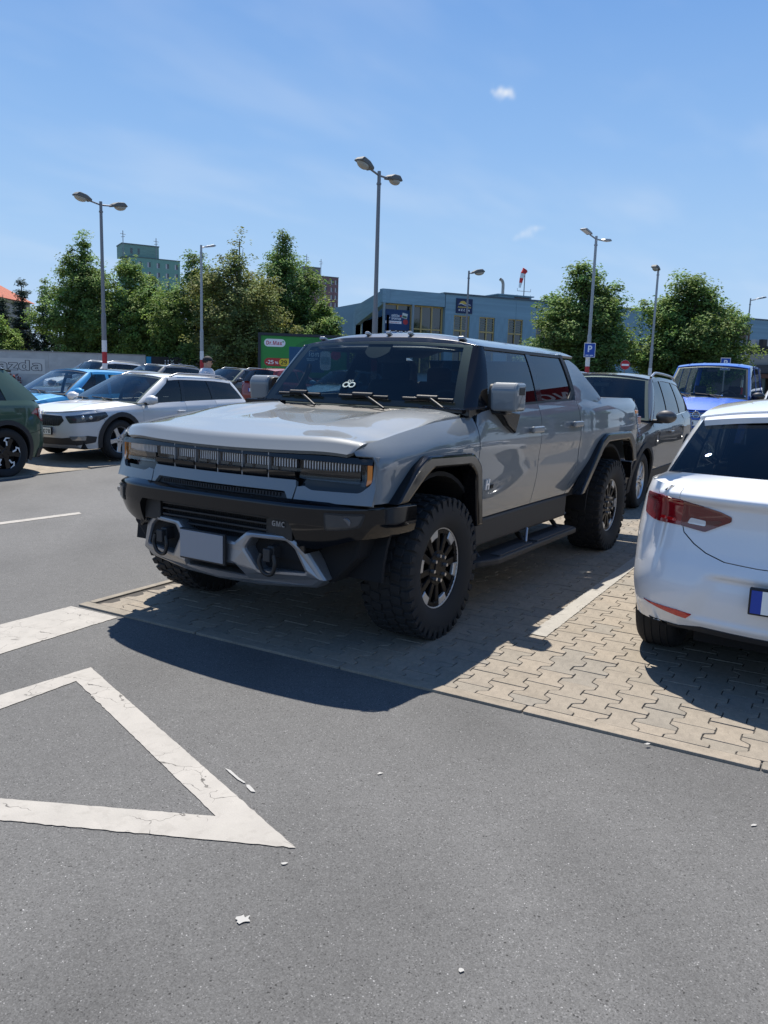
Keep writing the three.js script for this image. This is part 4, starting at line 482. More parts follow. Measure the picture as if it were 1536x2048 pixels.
function buildPickup() {
  const t = thing('pickup_truck', 'large grey metallic pickup truck with black bumper and off-road tyres', 'pickup truck', [0, 0, 0]);
  const grey = paint(0.162, 0.181, 0.194, 0.1, 0.4), roofM = phys(0.042, 0.043, 0.048, 0.35, 0.4, { clearcoat: 1, clearcoatRoughness: 0.06 });
  const hc = spl([[-0.55, 1.385], [-0.1, 1.366], [0.35, 1.318], [0.60, 1.280], [0.88, 1.240]]);
  const ye = (x) => (x > -0.5 ? hc(x) - 0.026 - 0.060 * Math.pow(clamp(1 - (0.775 - x) / 0.085), 2.4) : x > -0.66 ? lerp(1.412, hc(-0.5) - 0.03, sm(-0.66, -0.5, x)) : spl([[-4.56, 1.45], [-4.2, 1.472], [-3.1, 1.478], [-2.6, 1.462], [-1.7, 1.438], [-0.66, 1.412]])(x));
  const W0 = spl([[-4.56, 0.955], [-4.4, 0.99], [-3.9, 1.03], [-3.2, 1.05], [-2.8, 1.04], [-2.55, 1.008], [-1.5, 1.0], [-0.5, 1.01], [0, 1.03], [0.35, 1.035], [0.55, 1.032], [0.66, 1.02], [0.72, 1.0], [0.78, 0.955]]);
  const amp = spl([[-4.5, 0.07], [-2.8, 0.075], [-2.5, 0.045], [-0.65, 0.045], [-0.4, 0.085], [0.7, 0.09]]);
  const W = (x, y) => { const q = clamp((y - (ye(x) - 0.17)) / 0.17); return W0(x) - amp(x) * Math.pow(q, 2.1) - 0.045 * Math.pow(clamp((0.93 - y) / 0.3), 1.6) + 0.012 * Math.exp(-(((y - 1.16) / 0.09) ** 2)); };
  const S = (x, y) => V(x, y, W(x, y));
  const top = (a, b, n = 8, dy = 0) => Array.from({ length: n + 1 }, (_, i) => { const x = lerp(a, b, i / n); return [x, ye(x) + dy]; });
  const LR = (name, g, mat, label) => [-1, 1].map((s) => { const p = part(name, side(g, s), mat, t); if (label) p.userData.label = label; return p; });

  // hood
  const Xf = (z) => { const a = Math.abs(z); return 0.84 - 0.043 * (a / 0.6) ** 2 - 0.03 * clamp((a - 0.6) / 0.4) ** 2; };
  const horn = (x, z) => { const a = Math.abs(z); return 0.026 * sm(0.46, 0.56, a) * sm(0.35, -0.25, x) - 0.012 * sm(0.44, 0.36, a) * sm(0.5, 0.05, x); };
  const Hh = (x, z, q) => hc(x) - 0.066 * Math.pow(clamp(1 - q / 0.085), 2.4) + 0.020 * (z / 0.9) ** 2 * sm(0.5, 0.8, x) + horn(x, z) - 0.03 * Math.pow(clamp((Math.abs(z) - 0.62) / 0.30), 2.4) - 0.012 * (z / 0.9) ** 2;
  const zH = (x) => W(x, ye(x)) - 0.006, ho = [], hx = (u, z) => u + (Xf(z) - 0.84) * sm(0.05, 0.8, u), hu = (x, z) => { let u = x; for (let k = 0; k < 30; k++) u += x - hx(u, z); return u; };
  for (let i = 0; i <= 12; i++) ho.push([0.87, -0.862 + (1.724 * i) / 12]);
  const rim = [0.752, 0.72, 0.68, 0.5, 0.35, 0.1, -0.15, -0.34, -0.42].map((x) => [hu(x, zH(x)), zH(x)]), back = [[-0.44, 0.80], [-0.40, 0.60], [-0.36, 0.52], [-0.34, 0.3]];
  ho.push(...rim, ...back, [-0.335, 0], ...back.map(([x, z]) => [x, -z]).reverse(), ...rim.map(([x, z]) => [x, -z]).reverse());
  part('hood', panel((u, z) => V(hx(u, z), Hh(hx(u, z), z, 0.87 - u), z), ho, { nu: 44, nv: 36, th: 0.028, centre: V(0, 0, 0) }), grey, t);
  // lip under the hood's front edge
  part('hood_seal', patch((a, b) => { const z = lerp(-0.99, 0.99, a); return V(Xf(z) + lerp(0.0, 0.012, b), lerp(1.172, 1.14, b) - 0.012 * (z / 0.9) ** 2, z); }, 16, 2), M.gloss, t);

  // fenders, doors, bed sides
  const fender = [[-0.536, 0.66], [-0.536, 1.31], ...top(-0.536, 0.755, 16, -0.004), [0.758, 1.175], [0.70, 1.170], [0.694, 1.10], [0.698, 1.04], [0.722, 0.915], [0.56, 0.915], [0.34, 1.07], [0.25, 1.11], [-0.31, 1.10], [-0.39, 1.03], [-0.44, 0.66]];
  LR('front_fender', panel(S, fender, { nu: 24, nv: 16 }), grey);
  const d1 = [[-0.545, 0.66], [-0.545, 1.31], ...top(-0.60, -1.655, 8), [-1.655, 1.28], [-1.60, 0.66]];
  const d2 = [[-1.608, 0.66], [-1.663, 1.28], ...top(-1.663, -2.50, 8), [-2.54, 1.22], [-2.53, 0.94], [-2.36, 0.66]];
  const doorF = [-1, 1].map((s) => part('front_door', side(panel(S, d1, { nu: 14, nv: 16 }), s), grey, t)), doorR = [-1, 1].map((s) => part('rear_door', side(panel(S, d2, { nu: 14, nv: 16 }), s), grey, t));
  const bed = [[-2.545, 0.94], [-2.552, 1.22], [-2.515, 1.43], ...top(-2.51, -4.48, 12), [-4.535, 1.36], [-4.53, 0.86], [-4.06, 0.86], [-3.93, 1.06], [-3.82, 1.12], [-3.12, 1.12], [-2.99, 1.07], [-2.46, 0.66], [-2.37, 0.66]];
  LR('bed_side', panel(S, bed, { nu: 26, nv: 16 }), grey);
  LR('sill', exZ([[-0.45, 0.655], [-2.42, 0.655], [-2.40, 0.46], [-0.47, 0.46]], 0.62, 0.975, 0.02), M.plastic);
  for (const s of [-1, 1]) { const d = doorF[s < 0 ? 0 : 1], e = doorR[s < 0 ? 0 : 1]; for (const [dd, x, y] of [[d, -1.49, 1.245], [e, -2.385, 1.262]]) { const z = W(x, y); part('handle', side(merge([put(rbox(0.215, 0.052, 0.036, 0.017, 3), x, y, z + 0.036), put(rbox(0.03, 0.03, 0.04, 0.008), x + 0.075, y - 0.004, z + 0.012), put(rbox(0.03, 0.03, 0.04, 0.008), x - 0.075, y - 0.004, z + 0.012)]), s), grey, dd); part('handle_cup', side(put(new THREE.SphereGeometry(0.055, 14, 8).scale(1.25, 0.62, 0.10), x - 0.012, y - 0.012, z - 0.0015), s), M.trim, dd); } }
  // fender flares
  const fl1 = rounded([[0.60, 0.912], [0.375, 1.105, 0.03], [0.265, 1.158, 0.03], [-0.33, 1.14, 0.05], [-0.44, 1.05, 0.04], [-0.485, 0.655], [-0.41, 0.655], [-0.365, 1.0, 0.04], [-0.29, 1.062, 0.04], [0.21, 1.078, 0.03], [0.30, 1.035, 0.03], [0.485, 0.912]]);
  const fl2 = rounded([[-4.12, 0.84], [-3.99, 1.07, 0.03], [-3.86, 1.15, 0.04], [-3.10, 1.155, 0.04], [-2.96, 1.10, 0.03], [-2.43, 0.655], [-2.53, 0.655], [-3.02, 1.03, 0.03], [-3.13, 1.075, 0.03], [-3.80, 1.075, 0.03], [-3.90, 1.0, 0.03], [-4.0, 0.84]]);
  for (const [f, b] of [[fl1, 0.98], [fl2, 1.0]]) LR('fender_flare', exZ(f, b, 1.098, 0.018, [], 3), M.gloss);
  // wheel wells and underbody
  for (const ax of [0, -3.444]) LR('wheel_well', merge([exZ([...arc(ax, 0.44, 0.60, 178, 2, 18), ...arc(ax, 0.44, 0.575, 2, 178, 18)], 0.56, 1.0), exZ(arc(ax, 0.46, 0.60, 178, 2, 14), 0.56, 0.59)]), M.dark);
  part('chassis', [box2(-4.3, 0.45, 0.42, 0.60, -0.62, 0.62), box2(-2.85, -0.58, 0.36, 0.46, -0.72, 0.72), put(cyl(0.07, 0.07, 1.6, 12), 0, 0.42, 0, PI / 2), put(cyl(0.07, 0.07, 1.6, 12), -3.444, 0.42, 0, PI / 2)], M.dark, t);

  // front face
  const xo = (y) => 0.05 * clamp((1.045 - y) / 0.14), F = (z, y) => V(Xf(z) + xo(y), y, z), cF = V(-2, 0.9, 0);
  part('front_panel', [panel(F, rounded([[-0.555, 1.018], [0.555, 1.018], [0.565, 0.985], [0.555, 0.905], [0.535, 0.905], [0.50, 0.955, 0.01], [-0.50, 0.955, 0.01], [-0.535, 0.905], [-0.555, 0.905], [-0.565, 0.985]]), { nu: 16, nv: 3, centre: cF, th: 0.03 })], grey, t);
  part('light_slot', [panel(F, [[-0.53, 0.95], [0.53, 0.95], [0.53, 0.90], [-0.53, 0.90]], { nu: 16, nv: 2, off: -0.022, centre: cF })], M.black, t);
  { const g = []; for (let i = 0; i < 44; i++) { const z = -0.46 + (0.92 * i) / 43; g.push(put(rbox(0.01, 0.022, 0.010, 0.003, 1), Xf(z) + xo(0.93) - 0.018, 0.932, z, 0, 0, 0)); } part('slot_ribs', g, M.plastic, t); }
  LR('front_corner', panel(F, rounded([[0.572, 0.985], [0.566, 0.91], [1.012, 0.91], [1.014, 1.168], [0.996, 1.168], [0.985, 1.02, 0.02], [0.935, 0.972, 0.02], [0.66, 0.972, 0.02], [0.62, 0.99]]), { nu: 12, nv: 10, centre: cF, th: 0.03 }), grey);
  // light bar: black back, six lit slots and two headlamps behind clear covers
  part('light_bar', panel(F, [[-0.995, 1.165], [0.995, 1.165], [0.995, 0.985], [-0.995, 0.985]], { nu: 20, nv: 3, off: -0.055, centre: cF, th: 0.02 }), M.gloss, t);
  const finM = std(0.8, 0.82, 0.85, 0.3, 0.5);
  for (let i = 0; i < 6; i++) {
    const z0 = -0.56 + i * 0.1867 + 0.006, z1 = z0 + 0.1747, lamp = sub('grille_light', t);
    part('cover', panel(F, rounded([[z0, 1.160], [z1, 1.160], [z1, 1.065], [z0, 1.065]], 0.008), { nu: 4, nv: 3, off: 0.0, centre: cF, th: 0.012 }), M.lens, lamp);
    part('chin', patch((a, b) => { const z = lerp(z0, z1, a); return V(Xf(z) + lerp(0.0, -0.035, b * b) + 0.018, lerp(1.063, 1.005, b), z); }, 4, 4, { centre: cF }), M.gloss, lamp);
    const f = []; for (let k = 0; k < 9; k++) { const z = lerp(z0 + 0.02, z1 - 0.012, k / 8); f.push(bx(0.006, 0.056, 0.005, Xf(z) - 0.022, 1.112, z)); } part('reflector_fins', f, finM, lamp);
    part('reflector', patch((a, b) => { const z = lerp(z0 + 0.01, z1 - 0.01, a); return V(Xf(z) - lerp(0.018, 0.045, b), lerp(1.148, 1.078, b), z); }, 3, 3, { centre: cF }), M.lampinner, lamp);
    if (i) part('divider', put(rbox(0.03, 0.15, 0.006, 0.002, 1), Xf(z0) - 0.006, 1.09, z0 - 0.006), M.satin, lamp);
  }
  for (const s of [-1, 1]) {
    const lamp = sub('headlight', t), P = (g) => side(g, s);
    part('cover', P(panel(F, rounded([[0.575, 1.158], [0.925, 1.158], [0.925, 1.02], [0.575, 1.03]], 0.01), { nu: 8, nv: 4, centre: cF, th: 0.012 })), M.lens, lamp);
    const f = []; for (let k = 0; k < 20; k++) { const z = lerp(0.59, 0.91, k / 19); f.push(bx(0.006, 0.055 + 0.012 * Math.sin((PI * k) / 19), 0.0045, Xf(z) - 0.02, 1.115, z)); } part('reflector_fins', P(merge(f)), finM, lamp);
    part('reflector', P(patch((a, b) => { const z = lerp(0.582, 0.918, a); return V(Xf(z) - lerp(0.02, 0.05, b), lerp(1.15, 1.085, b), z); }, 6, 3, { centre: cF })), M.lampinner, lamp);
    part('chin', P(patch((a, b) => { const z = lerp(0.58, 0.92, a); return V(Xf(z) + lerp(0.0, -0.03, b * b) - 0.004, lerp(1.083, 1.03, b), z); }, 4, 4, { centre: cF })), M.gloss, lamp);
    part('corner_lens', P(panel(F, rounded([[0.928, 1.160], [0.958, 1.156], [0.958, 1.005], [0.935, 1.01]], 0.006), { nu: 3, nv: 4, off: 0.006, centre: cF, th: 0.025 })), M.lens, lamp);
    part('turn_lens', P(panel(F, rounded([[0.960, 1.152], [0.985, 1.142], [0.985, 1.03], [0.960, 1.012]], 0.005), { nu: 3, nv: 4, off: 0.002, centre: cF, th: 0.03 })), M.amber, lamp);
    part('surround', P(panel(F, rounded([[0.58, 0.998], [0.95, 0.995], [0.987, 1.03], [0.99, 1.165], [1.006, 1.165], [1.0, 1.02, 0.02], [0.94, 0.965, 0.02], [0.66, 0.968], [0.61, 0.985]]), { nu: 10, nv: 5, off: -0.02, centre: cF, th: 0.02 })), M.gloss, lamp);
  }
  // bumper: a skin bent round the front, in plan
  const BC = new THREE.CatmullRomCurve3([[0.935, 0], [0.932, 0.3], [0.918, 0.58], [0.875, 0.77], [0.79, 0.92], [0.65, 1.02], [0.50, 1.06], [0.36, 1.078]].map(([x, z]) => V(x, 0, z)), false, 'centripetal'), BL = BC.getLength(), BS = (z) => { let a = 0, b = 1; for (let k = 0; k < 30; k++) { const m = (a + b) / 2; BC.getPointAt(m).z < z ? (a = m) : (b = m); } return a * BL; };
  const B = (s, y) => { const u = clamp(Math.abs(s) / BL, 0, 1), p = BC.getPointAt(u), q = BC.getTangentAt(u), d = 0.07 * clamp((y - 0.882) / 0.04) + 0.06 * Math.pow(clamp((0.80 - y) / 0.16), 1.5); return V(p.x - q.z * d, y, (p.z + q.x * d) * (s < 0 ? -1 : 1)); };
  const sw = BS(0.60), so = BS(0.66), sE = BL * 0.995, sk = [[-sw + 0.03, 0.815], [sw - 0.03, 0.815], [sw, 0.78], [sw + 0.03, 0.655], [so + 0.08, 0.652], [BS(0.93), 0.715], [sE, 0.735], [sE, 0.885], [BS(0.95), 0.912], [so, 0.918], [0.25, 0.918]];
  const full = [...sk, ...sk.slice(1).map(([s, y]) => [-s, y]).reverse()].filter((p, i, a) => i === 0 || Math.hypot(p[0] - a[i - 1][0], p[1] - a[i - 1][1]) > 1e-4);
  part('front_bumper', panel(B, full.slice(0, -1), { nu: 46, nv: 14, th: 0.05, centre: V(-1, 0.8, 0) }), M.gloss, t);
  part('bumper_shelf', exY([[0.86, -0.62], [0.86, 0.62], [0.80, 0.85], [0.62, 0.98], [0.35, 1.03], [0.3, 0.95], [0.6, 0.5], [0.6, -0.5], [0.3, -0.95], [0.35, -1.03], [0.62, -0.98], [0.80, -0.85]], 0.86, 0.885), M.black, t);
  for (const s of [-1, 1]) { const fg = sub('fog_light', t), fp = rounded([[BS(0.80), 0.862], [BS(0.962), 0.857], [BS(0.945), 0.80], [BS(0.90), 0.785], [BS(0.805), 0.778]], 0.012); part('housing', side(panel(B, rounded([[BS(0.79), 0.869], [BS(0.972), 0.864], [BS(0.955), 0.79], [BS(0.90), 0.776], [BS(0.795), 0.769]], 0.015), { nu: 8, nv: 4, off: 0.003, th: 0.004 }), s), M.black, fg); part('cover', side(panel(B, fp, { nu: 8, nv: 4, off: 0.012, th: 0.006 }), s), M.lens, fg); const c = B(BS(0.90), 0.82); part('reflector', side(panel(B, fp.map(([a, b]) => [a, lerp(b, 0.82, 0.12)]), { nu: 8, nv: 4, off: 0.007, th: 0.002 }), s), std(0.035, 0.035, 0.036, 0.5), fg); part('bulb', side(put(cyl(0.022, 0.026, 0.012, 18), c.x + 0.002, c.y + 0.002, c.z, 0, 0, PI / 2 - 0.5), s), M.satin, fg); }
  // lower grille with its slats and lettering
  part('lower_grille', [box2(0.80, 0.815, 0.56, 0.85, -0.63, 0.63)], M.dark, t);
  for (let i = 0; i < 4; i++) part('slat', put(rbox(0.03, 0.014, 0.86, 0.005, 1), 0.842, 0.792 - i * 0.036, 0.03), M.plastic, t);
  { const g = []; for (let i = 0; i < 4; i++) for (let k = 0; k < 60; k++) g.push(bx(0.008, 0.02, 0.003, 0.828, 0.774 - i * 0.036, -0.38 + k * 0.0138)); part('grille_mesh', g, M.black, t); }
  part('grille_panel', put(rbox(0.03, 0.13, 0.19, 0.006), 0.842, 0.745, -0.475), M.black, t); part('grille_panel', put(rbox(0.03, 0.13, 0.14, 0.006), 0.85, 0.745, 0.54), M.black, t);
  text3('GMC', 0.03, 0.006, std(0.26, 0.27, 0.29, 0.4, 0.5), t, 'lettering', facing(V(0.859, 0.768, -0.475), V(0, 0, -1), V(0, 1, 0)));
  LR('grille_cheek', exX([[0.60, 0.82], [0.66, 0.82], [0.66, 0.62], [0.60, 0.66]], 0.66, 0.86, 0.008), M.gloss);
  // silver skid plate with its two hoops
  const skH = [[0, 0.640], [0.19, 0.640], [0.27, 0.705], [0.55, 0.705], [0.63, 0.648], [0.735, 0.462], [0.66, 0.405], [0.3, 0.375], [0, 0.370]], mir = (a) => [...a, ...a.slice(1, -1).map(([z, y]) => [-z, y]).reverse()];
  const hole = rounded([[0.305, 0.672], [0.52, 0.672], [0.57, 0.635], [0.635, 0.505], [0.345, 0.49], [0.262, 0.61]], 0.012, 3), bend = (g) => { const p = plain(g); const a = p.attributes.position; for (let i = 0; i < a.count; i++) { const y = a.getY(i), z = a.getZ(i); a.setX(i, a.getX(i) - 0.085 * (z / 0.6) ** 2 - 1.5 * Math.pow(Math.max(0, 0.53 - y), 1.5)); } p.computeVertexNormals(); return p; };
  part('skid_plate', bend(exX(mir(skH), 0.80, 0.925, 0.02, [hole, hole.map(([z, y]) => [-z, y]).reverse(), rounded([[-0.19, 0.50], [0.19, 0.50], [0.235, 0.435], [-0.235, 0.435]], 0.01, 2)], 2)), std(0.30, 0.31, 0.33, 0.34, 0.7), t);
  part('air_dam', [box2(0.62, 0.80, 0.46, 0.66, -0.62, 0.62), both(exX([[0.60, 0.70], [0.93, 0.74], [0.90, 0.60], [0.74, 0.44], [0.60, 0.42]], 0.52, 0.70, 0.02))], M.dark, t);
  for (const s of [-1, 1]) { const h = sub('tow_hook', t); part('bracket', side(merge([put(rbox(0.08, 0.075, 0.05, 0.01), 0.84, 0.60, 0.43), put(rbox(0.03, 0.075, 0.05, 0.006), 0.90, 0.59, 0.43)]), s), M.plastic, h); part('ring', side(tube([[0.90, 0.595, 0.385], [0.905, 0.545, 0.372], [0.90, 0.49, 0.392], [0.895, 0.474, 0.43], [0.90, 0.49, 0.468], [0.905, 0.545, 0.488], [0.90, 0.595, 0.475]], 0.012, 26, 8), s), M.black, h); }
  // number plate: blank and pale, as it is blurred in the picture
  { const p = sub('license_plate', t); part('plate', put(rbox(0.008, 0.165, 0.345, 0.003, 1), 0.950, 0.585, 0.035), phys(0.26, 0.265, 0.285, 0.5, 0), p); part('holder', put(rbox(0.02, 0.185, 0.365, 0.005, 1), 0.936, 0.583, 0.035), M.black, p); }

  // cabin
  part('cowl', patch((a, b) => V(lerp(-0.30, -0.60, b) - 0.06 * (2 * a - 1) ** 2, lerp(1.345, 1.405, b), lerp(-0.86, 0.86, a)), 10, 3, { centre: V(-0.4, 0, 0) }), M.black, t);
  LR('cowl_vent', merge([exY([[-0.43, 0.60], [-0.43, 0.93], [-0.55, 0.955], [-0.60, 0.88], [-0.50, 0.60]], 1.375, 1.408, 0.006), ...Array.from({ length: 9 }, (_, i) => put(rbox(0.035, 0.012, 0.012, 0.003, 1), -0.452, 1.409, 0.63 + i * 0.024))]), M.gloss);
  LR('cowl_end', exZ([[-0.46, 1.352], [-0.46, 1.405], [-0.74, 1.425], [-0.76, 1.40]], 0.90, 0.972, 0.006), M.gloss);
  const ws = (a, b) => { const u = 2 * a - 1; return V(lerp(-0.565, -0.935, b) + 0.055 * (1 - u * u) + 0.018 * 4 * b * (1 - b), lerp(1.402, 1.843, b) + 0.026 * (1 - u * u) * b, lerp(0.872, 0.738, b) * u); };
  part('windshield', patch(ws, 16, 8, { th: 0.006 }), glassOf(0.42, 0.50, 0.51), t);
  const frit = [0, 1].map((k) => patch((a, b) => { const p = ws(k ? lerp(0.955, 1, a) : lerp(0, 0.045, a), b); return p.add(V(-0.006, -0.004, 0)); }, 2, 6, { th: 0.003 }));
  part('windshield_border', [...frit, patch((a, b) => ws(a, lerp(0, 0.09, b)).add(V(-0.006, -0.004, 0)), 12, 2, { th: 0.003 }), patch((a, b) => ws(a, lerp(0.955, 1, b)).add(V(-0.006, -0.004, 0)), 12, 2, { th: 0.003 })], M.black, t);
  const zs = (y) => lerp(0.957, 0.792, (y - 1.42) / 0.415) + 0.016 * 4 * clamp((y - 1.42) / 0.41) * (1 - clamp((y - 1.42) / 0.41)), G = (x, y) => V(x, y, zs(y));
  LR('a_pillar', patch((a, b) => { const p = ws(1, b), y = lerp(1.415, 1.838, b), q = V(lerp(-0.745, -0.995, b), y, zs(y)); return p.lerp(q, a).add(V(0.014 * 4 * a * (1 - a), 0, 0.014 * 4 * a * (1 - a))); }, 5, 8), M.gloss);
  const wF = [[-0.75, ye(-0.75) + 0.012], [-0.995, 1.815], [-1.722, 1.818], [-1.668, ye(-1.668) + 0.012]], wR = rounded([[-1.775, ye(-1.775) + 0.012], [-1.805, 1.818], [-2.50, 1.815], [-2.50, 1.545], [-2.37, ye(-2.37) + 0.014]], 0.012);
  LR('side_window', panel(G, wF, { nu: 8, nv: 6, th: 0.005, off: -0.006 }), M.tint); LR('rear_side_window', panel(G, wR, { nu: 8, nv: 6, th: 0.005, off: -0.006 }), M.privacy);
  LR('b_pillar', panel(G, [[-1.668, ye(-1.668) + 0.012], [-1.722, 1.818], [-1.805, 1.818], [-1.775, ye(-1.775) + 0.012]], { nu: 2, nv: 6 }), M.gloss);
  LR('window_trim', merge([panel(G, [[-0.72, ye(-0.72) - 0.002], [-0.72, ye(-0.72) + 0.014], [-2.37, ye(-2.37) + 0.014], [-2.37, ye(-2.37) - 0.004]], { nu: 10, nv: 1, off: 0.004 }), panel(G, [[-2.37, ye(-2.37)], [-2.37, ye(-2.37) + 0.016], [-2.485, 1.545], [-2.485, 1.84], [-2.55, 1.84], [-2.53, 1.52], [-2.42, ye(-2.42) - 0.002]], { nu: 4, nv: 8, off: 0.003 }), panel(G, [[-0.98, 1.814], [-0.985, 1.836], [-2.52, 1.836], [-2.52, 1.812]], { nu: 8, nv: 1, off: 0.002 })]), M.black);
  LR('c_pillar', panel((x, y) => V(x, y, zs(y) + 0.008 + 0.05 * sm(-2.6, -3.1, x) * clamp((1.8 - y) / 0.35)), rounded([[-2.515, 1.455], [-2.55, 1.52, 0.03], [-2.555, 1.80, 0.02], [-2.68, 1.80, 0.03], [-2.80, 1.755, 0.03], [-3.10, 1.475], [-3.0, 1.445]]), { nu: 10, nv: 8, th: 0.05 }), grey);
  // roof in three panels
  const yre = spl([[-0.93, 1.838], [-1.3, 1.852], [-2.0, 1.856], [-2.5, 1.838], [-2.9, 1.785]]), zre = spl([[-0.93, 0.775], [-1.1, 0.797], [-2.3, 0.797], [-2.9, 0.74]]);
  const roof = (x0, x1) => patch((a, b) => { const u = 2 * a - 1, x = lerp(x0, x1, b) + 0.055 * (1 - u * u) * (1 - clamp((-0.93 - lerp(x0, x1, b)) / 0.5)); return V(x, yre(x) - 0.012 + 0.085 * (1 - Math.pow(Math.abs(u), 3.2)) * sm(-0.78, -1.12, x) + 0.012 + 0.02 * (1 - u * u), u * zre(x)); }, 28, 8, { th: 0.02, centre: V((x0 + x1) / 2, 0.5, 0) });
  for (const [x0, x1] of [[-0.932, -1.075], [-1.079, -1.765], [-1.769, -2.88]]) part('roof_panel', roof(x0, x1), roofM, t);
  const yR = (x, u) => yre(x) + 0.085 * (1 - Math.pow(Math.abs(u), 3.2)) * sm(-0.78, -1.12, x) + 0.02 * (1 - u * u);
  for (const z of [-0.62, -0.19, 0, 0.19, 0.62]) part('marker_light', put(rbox(0.075, 0.026, z % 0.62 === 0 && z ? 0.05 : 0.035, 0.01, 3), -1.0, yR(-1.0, z / 0.79) + 0.006, z, 0, 0, 0.35), z % 0.62 === 0 && z ? M.satin : phys(0.5, 0.47, 0.44, 0.08, 0.2, { clearcoat: 1 }), t);
  part('rear_window', patch((a, b) => V(lerp(-3.0, -2.87, b), lerp(1.48, 1.79, b), lerp(-0.70, 0.70, a)), 6, 4, { th: 0.006 }), M.privacy, t);
  part('cab_back', [box2(-3.02, -2.95, 0.7, 1.47, -0.9, 0.9)], M.black, t);
  part('bed_cover', put(rbox(1.48, 0.03, 1.80, 0.01), -3.77, 1.452, 0), M.black, t);
  part('tailgate', panel((z, y) => V(-4.545 - 0.01 * (1 - (z / 0.9) ** 2), y, z), [[-0.90, 0.82], [0.90, 0.82], [0.91, 1.45], [-0.91, 1.45]], { nu: 8, nv: 6, centre: V(0, 1, 0) }), grey, t);
  LR('tail_lamp', exZ([[-4.40, 1.20], [-4.40, 1.28], [-4.55, 1.28], [-4.55, 1.20]], 0.945, 0.992, 0.008), M.redlens); LR('side_marker', put(rbox(0.09, 0.035, 0.016, 0.006), -4.30, 1.33, W(-4.30, 1.33) + 0.002), M.amber);
  part('rear_bumper', exY([[-4.50, -0.95], [-4.62, -0.9], [-4.64, 0], [-4.62, 0.9], [-4.50, 0.95], [-4.35, 0.98], [-4.35, -0.98]], 0.62, 0.80, 0.02), M.gloss, t);
  // mirrors
  for (const s of [-1, 1]) { const m = sub('door_mirror', t, [-0.21, 0, -s * 0.065]), P = (g) => side(g, s); part('housing', P(exZ(rounded([[-0.53, 1.395], [-0.515, 1.54], [-0.55, 1.588], [-0.685, 1.59], [-0.69, 1.395]], 0.022, 3), 1.045, 1.245, 0.028, [], 3)), grey, m); part('mirror_glass', P(box2(-0.696, -0.691, 1.41, 1.575, 1.06, 1.23)), M.mirror, m); part('inner_trim', P(exZ(rounded([[-0.555, 1.40], [-0.54, 1.53], [-0.565, 1.575], [-0.69, 1.58], [-0.695, 1.40]], 0.02), 1.022, 1.055, 0.006)), M.black, m); part('turn_lamp', P(merge([put(rbox(0.095, 0.05, 0.014, 0.004), -0.605, 1.53, 1.241)])), M.black, m); part('arm', P(merge([exZ([[-0.58, 1.40], [-0.66, 1.405], [-0.92, 1.375], [-0.85, 1.235], [-0.72, 1.29]], 1.03, 1.115, 0.014), put(rbox(0.10, 0.035, 0.13, 0.012), -0.62, 1.388, 1.09)])), M.gloss, m); part('sail', P(exZ([[-0.76, 1.405], [-0.93, 1.42], [-0.87, 1.54]], 0.935, 0.953)), M.black, m); }
  // side steps
  for (const s of [-1, 1]) { const st = sub('side_step', t), P = (g) => side(g, s); part('board', P(exY(rounded([[-0.52, 0.86], [-0.62, 1.02], [-0.80, 1.085], [-2.40, 1.085], [-2.46, 1.0], [-2.46, 0.88]], 0.02), 0.325, 0.375, 0.014)), M.plastic, st); for (const [x0, x1] of [[-0.85, -1.45], [-1.55, -2.35]]) part('tread_pad', P(put(rbox(x0 - x1, 0.012, 0.075, 0.004), (x0 + x1) / 2, 0.38, 1.03)), M.trim, st); for (const x of [-0.75, -1.55, -2.3]) part('bracket', P(bar(V(x, 0.36, 0.95), V(x - 0.05, 0.50, 0.80), 0.02)), M.black, st); part('strut', P(bar(V(-1.40, 0.39, 1.03), V(-1.52, 0.475, 0.985), 0.012)), M.satin, st); }
  // wipers, badge, sticker
  for (const [z0, z1, b] of [[0.72, 0.30, 0.02], [0.12, -0.30, 0.0], [-0.42, -0.80, 0]]) { const w = sub('wiper', t); const base = V(-0.44, 1.385, z1 - 0.02), e = ws((z0 * 0.5 + z1 * 0.5 + 0.87) / 1.74, 0.12).add(V(0.02, 0.02, 0)); part('arm', bar(base, e, 0.009, 8), M.black, w); const p0 = ws((z0 + 0.87) / 1.74, 0.09).add(V(0.016, 0.016, 0)), p1 = ws((z1 + 0.87) / 1.74, 0.09).add(V(0.016, 0.016, 0)); part('blade', [bar(p0, p1, 0.011, 8), bar(p0.clone().lerp(p1, 0.3).add(V(0.006, 0.012, 0)), p0.clone().lerp(p1, 0.7).add(V(0.006, 0.012, 0)), 0.016, 8)], M.black, w); }
  text3('H', 0.072, 0.010, std(0.8, 0.8, 0.81, 0.3, 0.3), t, 'badge', facing(V(-0.70, 0.897, -W(-0.70, 0.897) - 0.002), V(-1, 0, 0), V(0, 1, -0.1)));
  text3('EV', 0.026, 0.008, M.black, t, 'badge', facing(V(-0.782, 0.876, -W(-0.77, 0.88) - 0.002), V(-1, 0, 0), V(0, 1, -0.1)));
  { const c = ws(0.552, 0.28).add(V(0.004, 0.004, 0)), o = new THREE.TorusGeometry(0.021, 0.006, 6, 20), g = [o.clone().scale(1.15, 1, 0.3).translate(-0.026, 0, 0), o.clone().scale(1.15, 1, 0.3).translate(0.026, 0, 0), o.clone().scale(0.4, 0.5, 0.3).rotateZ(0.5).translate(-0.012, 0.034, 0), o.clone().scale(0.4, 0.5, 0.3).rotateZ(-0.5).translate(0.012, 0.034, 0)]; part('window_sticker', merge(g).applyMatrix4(facing(c, V(0, 0, -1), V(-0.6, 0.75, 0))), std(0.45, 0.52, 0.48, 0.7), t); }
